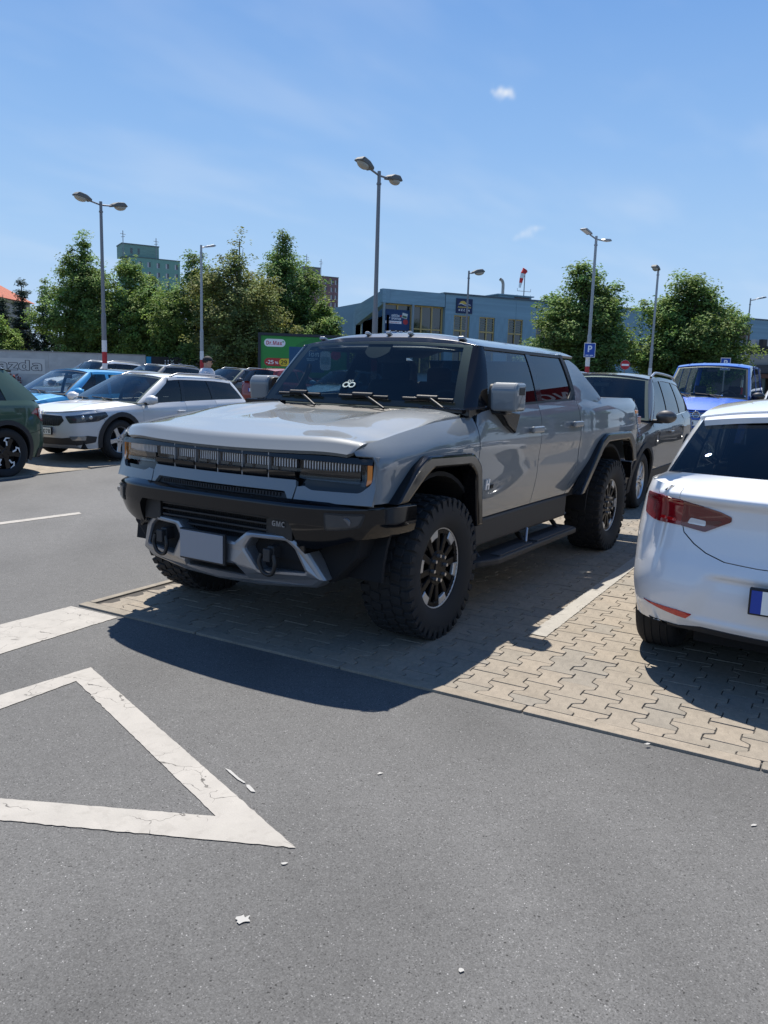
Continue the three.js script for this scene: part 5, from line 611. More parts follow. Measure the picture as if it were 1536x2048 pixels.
  part('sensor_housing', patch((a, b) => ws(lerp(0.43, 0.57, a), lerp(0.74 + 0.1 * (2 * a - 1) ** 2, 0.97, b)).add(V(-0.012, -0.01, 0)), 8, 4), M.black, t);
  // interior
  part('dashboard', [put(rbox(0.42, 0.24, 1.66, 0.06, 4), -0.84, 1.24, 0), put(rbox(0.10, 0.10, 0.5, 0.03, 3), -0.96, 1.36, -0.42), put(rbox(0.04, 0.15, 0.34, 0.01), -1.03, 1.34, 0)], M.trim, t);
  for (const z of [-0.45, 0.45]) { part('front_seat', [put(rbox(0.52, 0.16, 0.52, 0.06, 3), -1.45, 0.98, z), put(rbox(0.16, 0.62, 0.50, 0.07, 3), -1.76, 1.28, z, 0, 0, 0.2), put(rbox(0.10, 0.20, 0.27, 0.05, 3), -1.84, 1.65, z, 0, 0, 0.12)], M.cloth, t); }
  part('rear_seat', [put(rbox(0.5, 0.16, 1.5, 0.06, 3), -2.35, 0.98, 0), put(rbox(0.16, 0.60, 1.5, 0.07, 3), -2.66, 1.28, 0, 0, 0, 0.15), ...[-0.5, 0.5].map((z) => put(rbox(0.09, 0.17, 0.26, 0.05, 3), -2.72, 1.63, z))], M.cloth, t);
  part('steering_wheel', [put(new THREE.TorusGeometry(0.185, 0.017, 10, 32), -1.13, 1.33, -0.45, 0, PI / 2 + 0.0, 0), put(rbox(0.05, 0.10, 0.13, 0.02), -1.12, 1.32, -0.45), put(rbox(0.02, 0.03, 0.34, 0.01), -1.12, 1.33, -0.45)], M.black, t);
  part('grab_handle', tube([[-0.80, 1.44, 0.80], [-0.86, 1.50, 0.755], [-0.93, 1.62, 0.73], [-0.97, 1.68, 0.74]], 0.022, 16, 8), M.trim, t);
  part('cabin_floor', [box2(-2.95, -0.62, 0.62, 0.68, -0.94, 0.94), box2(-0.70, -0.62, 0.62, 1.33, -0.90, 0.90)], M.dark, t);
  part('headliner', patch((a, b) => { const u = 2 * a - 1, x = lerp(-1.0, -2.82, b); return V(x, yR(x, u) - 0.035, u * (zre(x) - 0.03)); }, 10, 6, { th: 0, centre: V(-2, 3, 0) }), M.trim, t);
  part('interior_mirror', [put(rbox(0.03, 0.07, 0.25, 0.012), -1.04, 1.74, 0), bar(V(-1.03, 1.75, 0), V(-0.97, 1.83, 0), 0.012)], M.black, t);

  // wheels: knobbly tyres, black rims with bright sectors
  const rimBlack = phys(0.005, 0.005, 0.006, 0.35, 0, { specularIntensity: 0.3 }), bright = std(0.50, 0.51, 0.52, 0.35, 0.7);
  const tyre = tyreLathe(0.436, 0.335, 0.252), tread = [], rng = mulberry(5);
  for (let i = 0; i < 38; i++) { const a = (i / 38) * 2 * PI; for (const [zc, w, da, tw, len] of [[-0.130, 0.060, 0, 0.25, 0.048], [-0.066, 0.066, 0.5, -0.45, 0.050], [0.008, 0.064, 0.1, 0.5, 0.050], [0.079, 0.062, 0.6, -0.3, 0.048], [0.139, 0.050, 0.05, 0.2, 0.048]]) { const g = rbox(len * (0.92 + 0.12 * rng()), 0.022, w, 0.004, 1); g.rotateY(tw * 0.5); g.translate(0, Math.abs(zc) > 0.12 ? 0.4295 : 0.4345, zc); g.rotateZ(a + (da / 38) * 2 * PI); tread.push(g); } }
  const lugs = []; for (let i = 0; i < 38; i++) for (const s of [-1, 1]) { const g = rbox(i % 2 ? 0.034 : 0.045, i % 2 ? 0.05 : 0.075, 0.008, 0.003, 1); g.translate(0, i % 2 ? 0.408 : 0.396, s * 0.1655); g.rotateZ((i / 38) * 2 * PI); lugs.push(g); }
  const treadG = merge([...tread, ...lugs]), lipG = new THREE.TorusGeometry(0.250, 0.0065, 8, 64).translate(0, 0, 0.122), barrel = new THREE.LatheGeometry([[0.245, 0.125], [0.235, 0.10], [0.225, 0.04], [0.225, -0.12], [0.05, -0.12]].map((p) => new THREE.Vector2(...p)), 48).rotateX(PI / 2);
  const spokes = [ringSector(0.0, 0.112, 0, 360, 0.085, 0.118, 0.006, 40)]; for (let i = 0; i < 6; i++) for (const o of [-1, 1]) { const a = i * 60 + 12; const g = exZ(rounded([[0.085, -0.016], [0.225, -0.020], [0.236, -0.035], [0.240, 0.035], [0.225, 0.020], [0.085, 0.016]], 0.004), 0.082, 0.116, 0.006, [], 2); g.scale(1, 1.25, 1); g.rotateZ(R(a + o * 14)); spokes.push(g); }
  for (let i = 0; i < 6; i++) { spokes.push(ringSector(0.215, 0.248, i * 60 - 6, i * 60 + 30, 0.095, 0.122, 0.003, 6)); const h = rbox(0.03, 0.012, 0.01, 0.004); h.translate(0.216, 0, 0.119); h.rotateZ(R(i * 60 + 12)); spokes.push(h); }
  const disc = ringSector(0.03, 0.225, 0, 359.9, 0.03, 0.04, 0.002, 40), spokeG = merge([...spokes]), capG = ringSector(0.0, 0.045, 0, 360, 0.11, 0.124, 0.003, 30), nutG = cyl(0.0115, 0.0125, 0.026, 6).rotateX(PI / 2);
  for (const [x, s] of [[0, -1], [0, 1], [-3.444, -1], [-3.444, 1]]) {
    const w = sub('wheel', t, [x, 0.444, s * 0.915]); if (s < 0) w.rotation.y = PI; w.rotation.z = x ? 0.3 : 0.1;
    part('tyre', tyre, M.rubber, w); part('tread', treadG, M.rubber, w); part('rim', merge([barrel.clone(), spokeG.clone()]), rimBlack, w); part('brake_disc', disc, M.dark, w); part('rim_lip', lipG, bright, w); part('hub_cap', capG, rimBlack, w);
    for (let i = 0; i < 6; i++) part('rim_insert', ringSector(0.196, 0.2465, i * 60 + 31, i * 60 + 53, 0.100, 0.124, 0.004, 5), bright, w);
    for (let i = 0; i < 8; i++) { const n = part('lug_nut', nutG, M.alloy, w); n.position.set(0.078 * Math.cos((i * PI) / 4), 0.078 * Math.sin((i * PI) / 4), 0.128); }
  }
  return t;
}
buildPickup();

// ---------- the other cars: one kit of body panels, shaped by measures ----------
const plateTex = (txt, blank) => print(512, 128, (c, w, h) => { c.fillStyle = '#e9e9e4'; c.fillRect(0, 0, w, h); c.fillStyle = '#1d3f9c'; c.fillRect(0, 0, 46, h); if (!blank) { c.fillStyle = '#101010'; c.font = 'bold 104px sans-serif'; c.textBaseline = 'middle'; c.textAlign = 'left'; c.fillText(txt, 58, h / 2 + 4); } });
const plates = {};
const tyreM = std(0.016, 0.016, 0.017, 0.85);
const rimKinds = {};
function rimGeo(kind, r) { // rims of radius r, face towards +z
  const key = kind + r; if (rimKinds[key]) return rimKinds[key];
  const bar1 = new THREE.LatheGeometry([[r + 0.006, 0.085], [r - 0.012, 0.075], [r - 0.022, 0.03], [r - 0.022, -0.08]].map((p) => new THREE.Vector2(...p)), 40).rotateX(PI / 2), sp = [];
  const n = kind === 'ten' ? 10 : kind === 'seven' ? 7 : 5, w0 = kind === 'five' ? 0.052 : 0.02, w1 = kind === 'five' ? 0.036 : 0.024;
  for (let i = 0; i < n; i++) { const g = exZ([[0.03, -w0], [r * 0.55, -w1], [r - 0.008, -w1 * 1.15], [r - 0.008, w1 * 1.15], [r * 0.55, w1], [0.03, w0]], 0.038, 0.072, 0.006, [], 1); g.rotateZ((i / n) * 2 * PI + PI / 2); sp.push(g); }
  sp.push(ringSector(0, 0.062, 0, 360, 0.035, 0.078, 0.006, 24)); return (rimKinds[key] = { rim: merge([bar1, ...sp]), back: ringSector(0.05, r - 0.03, 0, 359.9, -0.02, -0.005, 0.002, 30) });
}
const tyreGeos = {};
function carWheel(parent, x, s, z, r, w, rimR, kind, rimMat, accents) {
  const key = [r, w, rimR].join(); const tg = (tyreGeos[key] ??= (() => { const g = [tyreLathe(r, w, rimR)]; for (const zz of [-0.55, -0.2, 0.2, 0.55]) g.push(new THREE.TorusGeometry(r + 0.001, 0.004, 4, 48).translate(0, 0, (zz * w) / 2)); return merge(g); })());
  const wh = sub('wheel', parent, [x, r, s * (z - w / 2)]); if (s < 0) wh.rotation.y = PI; wh.rotation.z = 0.35 * x;
  part('tyre', tg, tyreM, wh); const rg = rimGeo(kind, rimR); part('rim', rg.rim, rimMat, wh); part('brake_disc', rg.back, M.dark, wh);
  if (accents) for (let i = 0; i < 5; i++) part('rim_accent', (() => { const g = exZ([[rimR * 0.42, 0.045], [rimR * 0.62, 0.075], [rimR * 0.60, 0.115], [rimR * 0.86, 0.105], [rimR * 0.97, 0.03], [rimR * 0.90, 0.045], [rimR * 0.80, 0.085], [rimR * 0.68, 0.09], [rimR * 0.68, 0.055], [rimR * 0.45, 0.025]], 0.074, 0.081, 0.002); g.rotateZ((i / 5) * 2 * PI + 0.3); return g; })(), M.white, wh);
  else for (let i = 0; i < 5; i++) { const b = part('wheel_bolt', cyl(0.009, 0.009, 0.012, 6).rotateX(PI / 2), M.dark, wh); b.position.set(0.042 * Math.cos((i * 2 * PI) / 5 + 0.9), 0.042 * Math.sin((i * 2 * PI) / 5 + 0.9), 0.08); }
  return wh;
}
/* measures of a car c, in metres, x forward from the middle of its wheelbase:
   wb wheelbase, fo/ro front and rear overhang, w half width, h roof height, top: the line of the shoulder [x, y], fb/rb how far the nose and tail are bowed,
   ws: windscreen [xBase, yBase, xTop], rs: rear screen [xBase, yBase, xTop], div: side window divisions [[xBelt, xTop], ...] front to rear, win: which spans are glass */
function makeCar(c) {
  const t = thing(c.name, c.label, c.category ?? 'car', c.pos, c.turn ?? 0, c.group), P = c.paint, hf = c.wb / 2, xf = hf + c.fo, xr = -hf - c.ro, w = c.w;
  const oc = new THREE.CatmullRomCurve3([[xf, 0], [xf - c.fb * 0.16, w * 0.42], [xf - c.fb * 0.62, w * 0.74], [xf - c.fb - 0.06, w * 0.90], [xf - c.fb - 0.30, w * 0.975], [hf - 0.1, w], [0, w], [-hf, w * 0.998], [xr + c.rb + 0.30, w * (c.wideTail ? 0.998 : 0.975)], [xr + c.rb + 0.08, w * (c.wideTail ? 0.968 : 0.91)], [xr + c.rb * 0.62, w * (c.wideTail ? 0.83 : 0.76)], [xr + c.rb * 0.16, w * 0.42], [xr, 0]].map(([x, z]) => V(x, 0, z)), false, 'centripetal');
  const N = 400, pts = oc.getSpacedPoints(N), len = oc.getLength(), i0 = (() => { let k = 0; while (pts[k].x > 0) k++; return k; })(), s0 = (i0 / N) * len;
  const Q = (s) => { const u = clamp((s0 - s) / len, 0, 1) * N, i = Math.min(N - 1, Math.floor(u)), f = u - i, a = pts[i], b = pts[i + 1], tx = b.x - a.x, tz = b.z - a.z, l = Math.hypot(tx, tz); const z = lerp(a.z, b.z, f), nz = (-tx / l) * clamp(z / 0.2), nx = tz / l, m = Math.hypot(nx, nz); return { x: lerp(a.x, b.x, f), z, nx: nx / m, nz: nz / m }; };
  const find = (test) => { for (let i = 0; i <= N; i++) if (test(pts[i], i)) return s0 - (i / N) * len; return s0 - len; };
  const SX = (x) => { let a = s0 - len * 0.995, b = s0; for (let k = 0; k < 40; k++) { const m = (a + b) / 2; Q(m).x < x ? (a = m) : (b = m); } return a; };
  const FZ = (z) => (z <= 0 ? s0 : find((p) => p.z >= z)), RZ = (z) => { if (z <= 0) return s0 - len; for (let i = N; i >= 0; i--) if (pts[i].z >= z) return s0 - (i / N) * len; };
  const topX = spl(c.top), yt = (s) => topX(Q(s).x), pS = spl(c.pSide), pF = spl(c.pFront), pR = spl(c.pRear);
  const S = (s, y) => { const q = Q(s), dn = c.dent && q.nx < -0.3 ? c.dent(q.z, y) : 0, f = q.nx > 0 ? q.nx * q.nx : 0, r = q.nx < 0 ? q.nx * q.nx : 0, tp = topX(q.x), k = clamp((y - (tp - 0.11)) / 0.11), d = pS(y) * (1 - f - r) + pF(y) * f + (pR(y) + dn) * r + (c.sr ?? 0.045) * k * k * (1 - 0.5 * f); return V(q.x - q.nx * d, y, q.z - q.nz * d); };
  const LR = (name, g, mat, more = {}) => [-1, 1].map((s) => Object.assign(part(name, side(g, s), mat, t), more));
  const edge = (sa, sb, n = 8) => Array.from({ length: n + 1 }, (_, i) => { const s = lerp(sa, sb, i / n); return [s, yt(s)]; });
  const r = c.r ?? 0.32, ra = c.ra ?? r + 0.055, ys = c.sill ?? 0.24, pn = (poly, o) => panel(S, poly, { nu: 12, nv: 9, ...o });
  const arcAt = (ax, a0, a1, rr = ra, n = 12) => arc(ax, r + 0.012, rr, a0, a1, n).map(([x, y]) => [SX(x), y]);
  const lowA = (R(0), Math.asin(clamp((ys + 0.02 - r - 0.012) / ra, -1, 1)) * 180) / PI, xfs = hf + ra * 0.86, xrs = -hf - ra * 0.9;
  const dF = c.doors[0], dM = c.doors[1], dR = c.doors[2], clad = c.cladding ? M.plastic : null, gap = 0.004;
  // front bumper and nose (both sides and the middle in one), fenders, doors, quarters, tail
  const yb = c.ybF ?? 0.2, lampY = c.noseSeam ?? topX(xf) - 0.02, sB = SX(xfs + 0.03);
  part('front_bumper', both(pn([[FZ(0), yb], [SX(xfs + 0.12), yb], [SX(hf + ra * 0.98), r * 0.92], ...arcAt(hf, 8, 40, ra, 5), [sB, topX(xfs + 0.03) - 0.16], [SX(xfs + 0.16), topX(xfs + 0.16) - 0.004], ...edge(SX(xfs + 0.16), FZ(0), 12)].map(([s, y]) => [s, Math.min(y, yt(s))]), { nu: 22, nv: 14 })), P, t);
  LR('front_fender', pn([[SX(dF + gap), ys], ...edge(SX(dF + gap), SX(xfs + 0.152), 8), [SX(xfs + 0.022), topX(xfs + 0.03) - 0.162], ...arcAt(hf, 41, 180 - lowA, ra, 12)], { nu: 14 }), P);
  const doors = [];
  const dr = (name, x0, x1, poly) => LR(name, pn(poly, {}), P).forEach((d, k) => { doors.push([d, k ? 1 : -1, x1]); });
  if (dM !== null) { dr('front_door', dF, dM, [[SX(dF), ys], ...edge(SX(dF), SX(dM + gap), 6), [SX(dM + gap), ys]]); const a2 = Math.min(SX(-hf + ra) + 0.01, 0), k = -hf + ra + 0.02 > dR; dr('rear_door', dM, dR, k ? [[SX(dM), ys], ...edge(SX(dM), SX(dR + gap), 6), [SX(dR + gap), r + ra * 0.92], ...arcAt(-hf, 60, lowA, ra + 0.012, 6)] : [[SX(dM), ys], ...edge(SX(dM), SX(dR + gap), 6), [SX(dR + gap), ys]]); }
  else dr('front_door', dF, dR, [[SX(dF), ys], ...edge(SX(dF), SX(dR + gap), 6), [SX(dR + gap), ys]]);
  const tailTop = c.tailTop ?? topX(xr + 0.02), sT = SX(xr + c.rb + (c.tailSeam ?? 0.06)), bumpY = c.bumpY ?? 0.62;
  LR('rear_quarter', pn([...(-hf + ra + 0.02 > dR ? [] : [[SX(dR), ys]]), [SX(dR), r + ra * 0.92], ...edge(SX(dR), sT, 8), [sT, bumpY], [SX(xrs), bumpY - 0.05], ...arcAt(-hf, 142, -hf + ra + 0.02 > dR ? 62 : lowA, ra, 12)], { nu: 14, th: c.tailPoly ? 0.002 : 0.014 }), P);
  if (c.tailPoly) { // tailgate with a curved lower edge, the bumper running up round the lamps
    const tp = c.tailPoly.map(([z, y]) => [RZ(z), y]), last = c.tailPoly[c.tailPoly.length - 1][0], up = RZ(last), o2 = { nu: 44, nv: 26 };
    part('rear_bumper', both(pn([[RZ(0), c.ybR ?? 0.27], [SX(xrs - 0.10), c.ybR ?? 0.27], [SX(-hf - ra * 0.985), r * 0.85], ...arcAt(-hf, 172, 143, ra, 5), [SX(xrs), bumpY - 0.05], [sT, bumpY], ...edge(sT, up + 0.005, 8), ...[...tp].reverse().map(([s, y]) => [s + 0.004, y - 0.004]), [RZ(0), tp[0][1] - 0.005]], { ...o2, th: 0.002 })), P, t);
    part('tailgate', both(pn([[RZ(0), tp[0][1]], ...tp, ...edge(up, RZ(0), 8)], o2)), P, t);
  } else part('rear_bumper', both(pn([[RZ(0), c.ybR ?? 0.27], [SX(xrs - 0.10), c.ybR ?? 0.27], [SX(-hf - ra * 0.985), r * 0.85], ...arcAt(-hf, 172, 143, ra, 5), [SX(xrs), bumpY - 0.055], [sT, bumpY - 0.005], [RZ(0), bumpY - 0.005]], { nu: 20, nv: 12 })), P, t);
  if (!c.tailPoly) part('tailgate', both(pn([[RZ(0), bumpY], [sT - 0.003, bumpY], ...edge(sT - 0.003, RZ(0), 10)], { nu: 16, nv: 12 })), P, t);
  LR('sill_trim', pn([[SX(hf - ra), ys - 0.003], [SX(-hf + ra), ys - 0.003], [SX(-hf + ra), ys - 0.075], [SX(hf - ra), ys - 0.075]], { nu: 6, nv: 2, off: clad ? 0.012 : 0 }), clad ?? M.black);
  for (const ax of [hf, -hf]) { LR('wheel_well', merge([exZ([...arc(ax, r + 0.01, ra + 0.014, 185, -5, 14), ...arc(ax, r + 0.01, ra + 0.004, -5, 185, 14)], w - 0.34, w - 0.075), exZ(arc(ax, r + 0.01, ra + 0.014, 183, -3, 12), w - 0.35, w - 0.33)]), M.dark); if (c.cladding) LR('arch_trim', pn([...arcAt(ax, -18, 198, ra + c.cladding, 18), ...arcAt(ax, 198, -18, ra - 0.006, 18)], { nu: 14, nv: 8, off: 0.014, th: 0.03 }), M.plastic); }
  if (c.cladding) { LR('lower_trim', pn([[SX(hf - ra), ys - 0.003], [SX(hf - ra), ys + 0.10], [SX(-hf + ra), ys + 0.10], [SX(-hf + ra), ys - 0.003]], { nu: 8, nv: 2, off: 0.012 }), M.plastic); }
  part('underbody', [box2(xr + 0.35, xf - 0.4, 0.17, 0.30, -w + 0.36, w - 0.36), box2(-hf + ra + 0.03, hf - ra - 0.03, 0.17, 0.30, -w + 0.08, w - 0.08), box2(xf - 0.45, xf - 0.25, 0.2, 0.5, -w + 0.2, w - 0.2), box2(xr + 0.25, xr + 0.4, 0.25, 0.5, -w + 0.2, w - 0.2)], M.dark, t);
  // hood
  const [wx, wy, wtx] = c.ws, inner = (x) => S(SX(x), topX(x)).z - 0.004, hEnd = xf - (c.lip ?? 0.02), crown = c.crown ?? 0.055;
  const zAt = (x) => (x > xf - c.fb - 0.02 ? null : inner(x)), hp = [];
  for (let i = 0; i <= 12; i++) { const s = lerp(SX(xf - c.fb - 0.1), FZ(0), i / 12), p = S(s, yt(s) - 0.002); hp.push([p.x - 0.004, p.z]); }
  const backX = (z) => wx + 0.02 + 0.13 * (1 - (z / (w * 0.85)) ** 2), sideP = []; for (let i = 1; i <= 6; i++) { const x = lerp(xf - c.fb - 0.1, wx - 0.02, i / 6); sideP.push([x, inner(x)]); }
  const half = [...sideP.reverse(), ...hp]; const hz0 = half[0][1];
  for (let i = 0; i < 6; i++) { const z = lerp(0, hz0, i / 6); half.push([backX(z), z]); }
  const Hf = (x, z) => { const e = x > xf - c.fb ? topX(xf - c.fb) : topX(x), zi = Math.max(0.2, inner(Math.min(x, xf - c.fb - 0.1))), k = clamp(1 - (z / zi) ** 2), fr = sm(xf + 0.02, xf - 0.5, x); return topX(x) + crown * Math.pow(k, 0.75) * fr + (c.rib ?? 0.008) * (sm(0.36, 0.44, Math.abs(z)) - sm(0.44, 0.60, Math.abs(z))) * fr; };
  part('hood', both(panel((x, z) => V(x, Hf(x, z), z), half, { nu: 14, nv: 10, th: 0.02, centre: V(hf, 0, 0) })), P, t);
  // greenhouse
  const zb = (x) => inner(clamp(x, xr + c.rb + 0.1, xf - c.fb - 0.2)), yroof = spl(c.roof), tum = c.tumble ?? 0.17, yE = (x) => yroof(x) - 0.055, ywt = (x) => yE(x) - (c.rail ?? 0.05), gh = (x, y) => { const k = clamp((y - topX(x)) / Math.max(0.05, yE(x) - topX(x))); return zb(x) - tum * k - 0.0 + 0.02 * 4 * k * (1 - k); };
  const belt = (x) => topX(x) - 0.002, G = (x, y) => V(x, y, gh(x, y));
  const zTop = (x) => gh(x, yE(x)), wsF = (a, b) => { const u = 2 * a - 1, x = lerp(wx, wtx, b), k = 1 - u * u, zz = lerp(Math.min(zb(wx), w * 0.93), zTop(wtx) - 0.02, b); return V(x + lerp(0.15, 0.07, b) * k + 0.02 * 4 * b * (1 - b), lerp(wy, yE(wtx) + 0.0, b) + lerp(0.02, 0.045, b) * k, zz * u); };
  part('windshield', patch(wsF, 14, 8, { th: 0.005 }), c.glass ?? M.glass, t);
  part('windshield_border', [patch((a, b) => wsF(a, lerp(0, 0.05, b)).add(V(-0.004, -0.006, 0)), 10, 1, { th: 0.003 }), patch((a, b) => wsF(a, lerp(0.955, 1, b)).add(V(-0.004, -0.006, 0)), 10, 1, { th: 0.003 }), patch((a, b) => wsF(lerp(0, 0.03, a), b).add(V(-0.004, -0.006, 0)), 1, 6, { th: 0.003 }), patch((a, b) => wsF(lerp(0.97, 1, a), b).add(V(-0.004, -0.006, 0)), 1, 6, { th: 0.003 })], M.black, t);
  part('cowl', patch((a, b) => { const z = lerp(-1, 1, a) * (hz0 + 0.01), p = V(backX(z) + 0.02, Hf(backX(z), z) - 0.012, z), q = wsF(a, 0.02).add(V(-0.01, -0.008, 0)); return p.lerp(q, b); }, 12, 3, { th: 0, centre: V(wx, 0, 0) }), M.black, t);
  const D = c.div, dl = (i, b) => { const [x0, x1] = D[i], x = lerp(x0, x1, b), y = lerp(belt(x0), ywt(x1), b); return [x, y]; };
  const A0 = (b) => { const [x, y] = dl(0, b); return G(x, y); };
  LR('a_pillar', patch((a, b) => { const p = wsF(1, b); return p.lerp(A0(b).lerp(V(dl(0, 1)[0], yE(dl(0, 1)[0]), zTop(dl(0, 1)[0])), Math.max(0, b - 0.92) / 0.08), a).add(V(0, 0.006 * 4 * a * (1 - a), 0.014 * 4 * a * (1 - a))); }, 4, 8), c.blackA ? M.gloss : P);
  for (let i = 0; i < D.length - 1; i++) {
    const kind = c.win[i], sheet = (ins) => patch((a, b) => { const p = dl(i, b), q = dl(i + 1, b); const g = G(lerp(p[0], q[0], a), lerp(p[1], q[1], a)); g.z -= ins; return g; }, 6, 6, { th: 0.006 });
    if (kind === 'g') LR('side_window', sheet(0.008), c.sideGlass ?? M.tint); else if (kind === 'p') LR('rear_side_window', sheet(0.008), M.privacy); else LR('pillar', sheet(0), kind === 'b' ? M.gloss : P);
  }
  const xa = dl(0, 1)[0], xz = dl(D.length - 1, 1)[0];
  LR('roof_rail_panel', patch((a, b) => { const x = lerp(xa, xz, a), y = lerp(ywt(x), yE(x), b); return G(x, y); }, 12, 2), P);
  if (c.chromeLine) LR('window_trim', patch((a, b) => { const x = lerp(D[0][0] + 0.02, D[D.length - 1][0], a); return G(x, belt(x) + lerp(-0.004, 0.014, b)).add(V(0, 0, 0.006)); }, 12, 1, { th: 0.008 }), M.chrome);
  const [rx, ry, rtx] = c.rs, rsF = (a, b) => { const u = 2 * a - 1, x = lerp(rx, rtx, b), k = 1 - u * u, zz = lerp(Math.min(zb(rx), w * 0.93) - (c.rsIn ?? 0.05), zTop(rtx) - 0.03, b); return V(x - lerp(0.09, 0.06, b) * k - 0.015 * 4 * b * (1 - b), lerp(ry, yE(rtx), b) + lerp(0, 0.045, b) * k, zz * u); };
  part('rear_window', patch(rsF, 12, 6, { th: 0.005 }), c.rearGlass ?? M.privacy, t);
  const L = D.length - 1; LR('rear_pillar', patch((a, b) => { const p = rsF(1, b), [x, y] = dl(L, b), q = G(x, y).lerp(V(xz, yE(xz), zTop(xz)), Math.max(0, b - 0.9) / 0.1); return q.lerp(p, a).add(V(-0.006 * 4 * a * (1 - a), 0, 0.012 * 4 * a * (1 - a))); }, 6, 8), P);
  part('tail_shelf', both(patch((a, b) => { const p = rsF(lerp(0.5, 1, a), 0), s = lerp(RZ(0), SX(xr + c.rb + 0.1), a), q = S(s, yt(s)); return p.lerp(q, b); }, 10, 3, { th: 0.0, centre: V(-hf, 0, 0) })), P, t);
  LR('shoulder_fill', patch((a, b) => { const x = lerp(dl(L, 0)[0], xr + c.rb + 0.1, a), p = V(x, topX(x), zb(x)), q = rsF(1, 0); return p.lerp(q, b * a); }, 4, 2, { th: 0 }), P);
  // roof
  part('roof', patch((a, b) => { const u = 2 * a - 1, k = 1 - u * u, x = lerp(wtx + 0.07 * k, rtx - 0.06 * k, b), xx = lerp(wtx, rtx, b); return V(x, yE(xx) + 0.055 * (1 - Math.pow(Math.abs(u), 2.6)), zTop(xx) * u * (1 - 0.0)); }, 16, 14, { th: 0.015, centre: V(0, 0.5, 0) }), c.roofPaint ?? P, t);
  if (c.ribs) for (const z of [-0.5, -0.25, 0.25, 0.5]) part('roof_rib', patch((a, b) => V(lerp(wtx - 0.1, rtx + 0.2, b), yroof(lerp(wtx - 0.1, rtx + 0.2, b)) - 0.055 * Math.pow(Math.abs(z + (a - 0.5) * 0.05) / zTop(0), 2.6) + 0.006 * (1 - (2 * a - 1) ** 2) + 0.001, z + (a - 0.5) * 0.05), 4, 10, { th: 0.002, centre: V(0, 0.5, 0) }), P, t);
  if (c.rails) LR('roof_rail', merge([tube(Array.from({ length: 9 }, (_, i) => { const x = lerp(c.rails[0], c.rails[1], i / 8), k = Math.min(1, Math.min(i, 8 - i) / 1); return [x, yE(x) + 0.012 + 0.048 * k, zTop(x) - 0.03]; }), 0.016, 32, 8)]), c.railMat ?? M.satin);
  if (c.spoiler) part('spoiler', both(patch((a, b) => { const z = a * (zTop(rtx) - 0.02), k = 1 - a * a; return V(lerp(rtx + 0.10, rtx - 0.06 * k - c.spoiler, b), lerp(yE(rtx + 0.1) + 0.06 * (1 - Math.pow(a, 2.6)), yE(rtx) + 0.045 * k - 0.005 - 0.03 * c.spoiler * 4, b), z * lerp(1, 0.97, b)); }, 8, 4, { th: 0.03, centre: V(rtx, 0.5, 0) })), c.roofPaint ?? P, t);
  if (c.antenna) part('antenna', [bar(V(c.antenna, yroof(c.antenna) - 0.005, 0), V(c.antenna - 0.16, yroof(c.antenna) + 0.14, 0), 0.005, 6), put(rbox(0.07, 0.02, 0.04, 0.01), c.antenna, yroof(c.antenna) + 0.004, 0)], M.black, t);
  // mirrors, handles, wipers
  { const x = D[0][0] + (c.mirX ?? 0.04), y = belt(x) + 0.075, z = w + 0.10; for (const s of [-1, 1]) { const m = sub('door_mirror', t); part('housing', side(put(new THREE.SphereGeometry(1, 18, 12).scale(0.085, 0.085, 0.13), x + 0.01, y, z - 0.005), s), c.mirrorPaint ?? P, m); part('mirror_glass', side(put(rbox(0.012, 0.115, 0.19, 0.005), x - 0.048, y, z - 0.005), s), M.mirror, m); part('foot', side(put(rbox(0.07, 0.05, 0.14, 0.02), x - 0.01, y - 0.065, z - 0.11), s), M.black, m); } }
  for (const [d, s, x1] of doors) { const x = x1 + 0.17, y = (c.handleY ?? topX(x) - 0.17), p = S(SX(x), y); part('handle', side(merge([put(rbox(0.19, 0.026, 0.026, 0.012, 3), x, y, p.z + 0.03), put(rbox(0.025, 0.022, 0.04, 0.008), x + 0.075, y, p.z + 0.012), put(rbox(0.025, 0.022, 0.04, 0.008), x - 0.075, y, p.z + 0.012)]), s), c.handleMat ?? P, d); }
  for (const [a0, a1] of [[0.30, 0.62], [0.66, 0.93]]) { const w2 = sub('wiper', t), p0 = wsF(a0, 0.05).add(V(0.012, 0.012, 0)), p1 = wsF(a1, 0.10).add(V(0.012, 0.012, 0)); part('blade', bar(p0, p1, 0.009, 6), M.black, w2); part('arm', bar(wsF(a0 + 0.02, 0.0).add(V(0.06, -0.01, 0)), p0.clone().lerp(p1, 0.5).add(V(0.01, 0.01, 0)), 0.008, 6), M.black, w2); }
  // lamps, grille, plate
  const lampPoly = (pl) => pl.map(([k, v, y]) => [k === 'x' ? SX(v) : k === 'f' ? FZ(v) : RZ(v), y]);
  if (c.head) { for (const s of [-1, 1]) { const h = sub('headlight', t), pl = rounded(lampPoly(c.head), 0.02, 3); part('housing', side(pn(pl, { nu: 8, nv: 5, off: 0.004, th: 0.012 }), s), M.lampinner, h); part('lens', side(pn(pl, { nu: 8, nv: 5, off: 0.011, th: 0.006 }), s), M.lens, h); const cs = pl.reduce((a, p) => [a[0] + p[0] / pl.length, a[1] + p[1] / pl.length], [0, 0]); for (const o of [-0.055, 0.07]) { const p = S(cs[0] + o, cs[1]), q = Q(cs[0] + o); part('reflector', side(put(new THREE.SphereGeometry(0.03, 12, 8).scale(0.35, 1, 1), p.x + q.nx * 0.005, p.y, p.z + q.nz * 0.005, 0, -Math.atan2(q.nz, q.nx), 0), s), M.alloy, h); } } }
  if (c.grille) part('grille', both(pn(rounded(lampPoly(c.grille), 0.012, 2), { nu: 10, nv: 6, off: 0.008, th: 0.02 })), M.black, t);
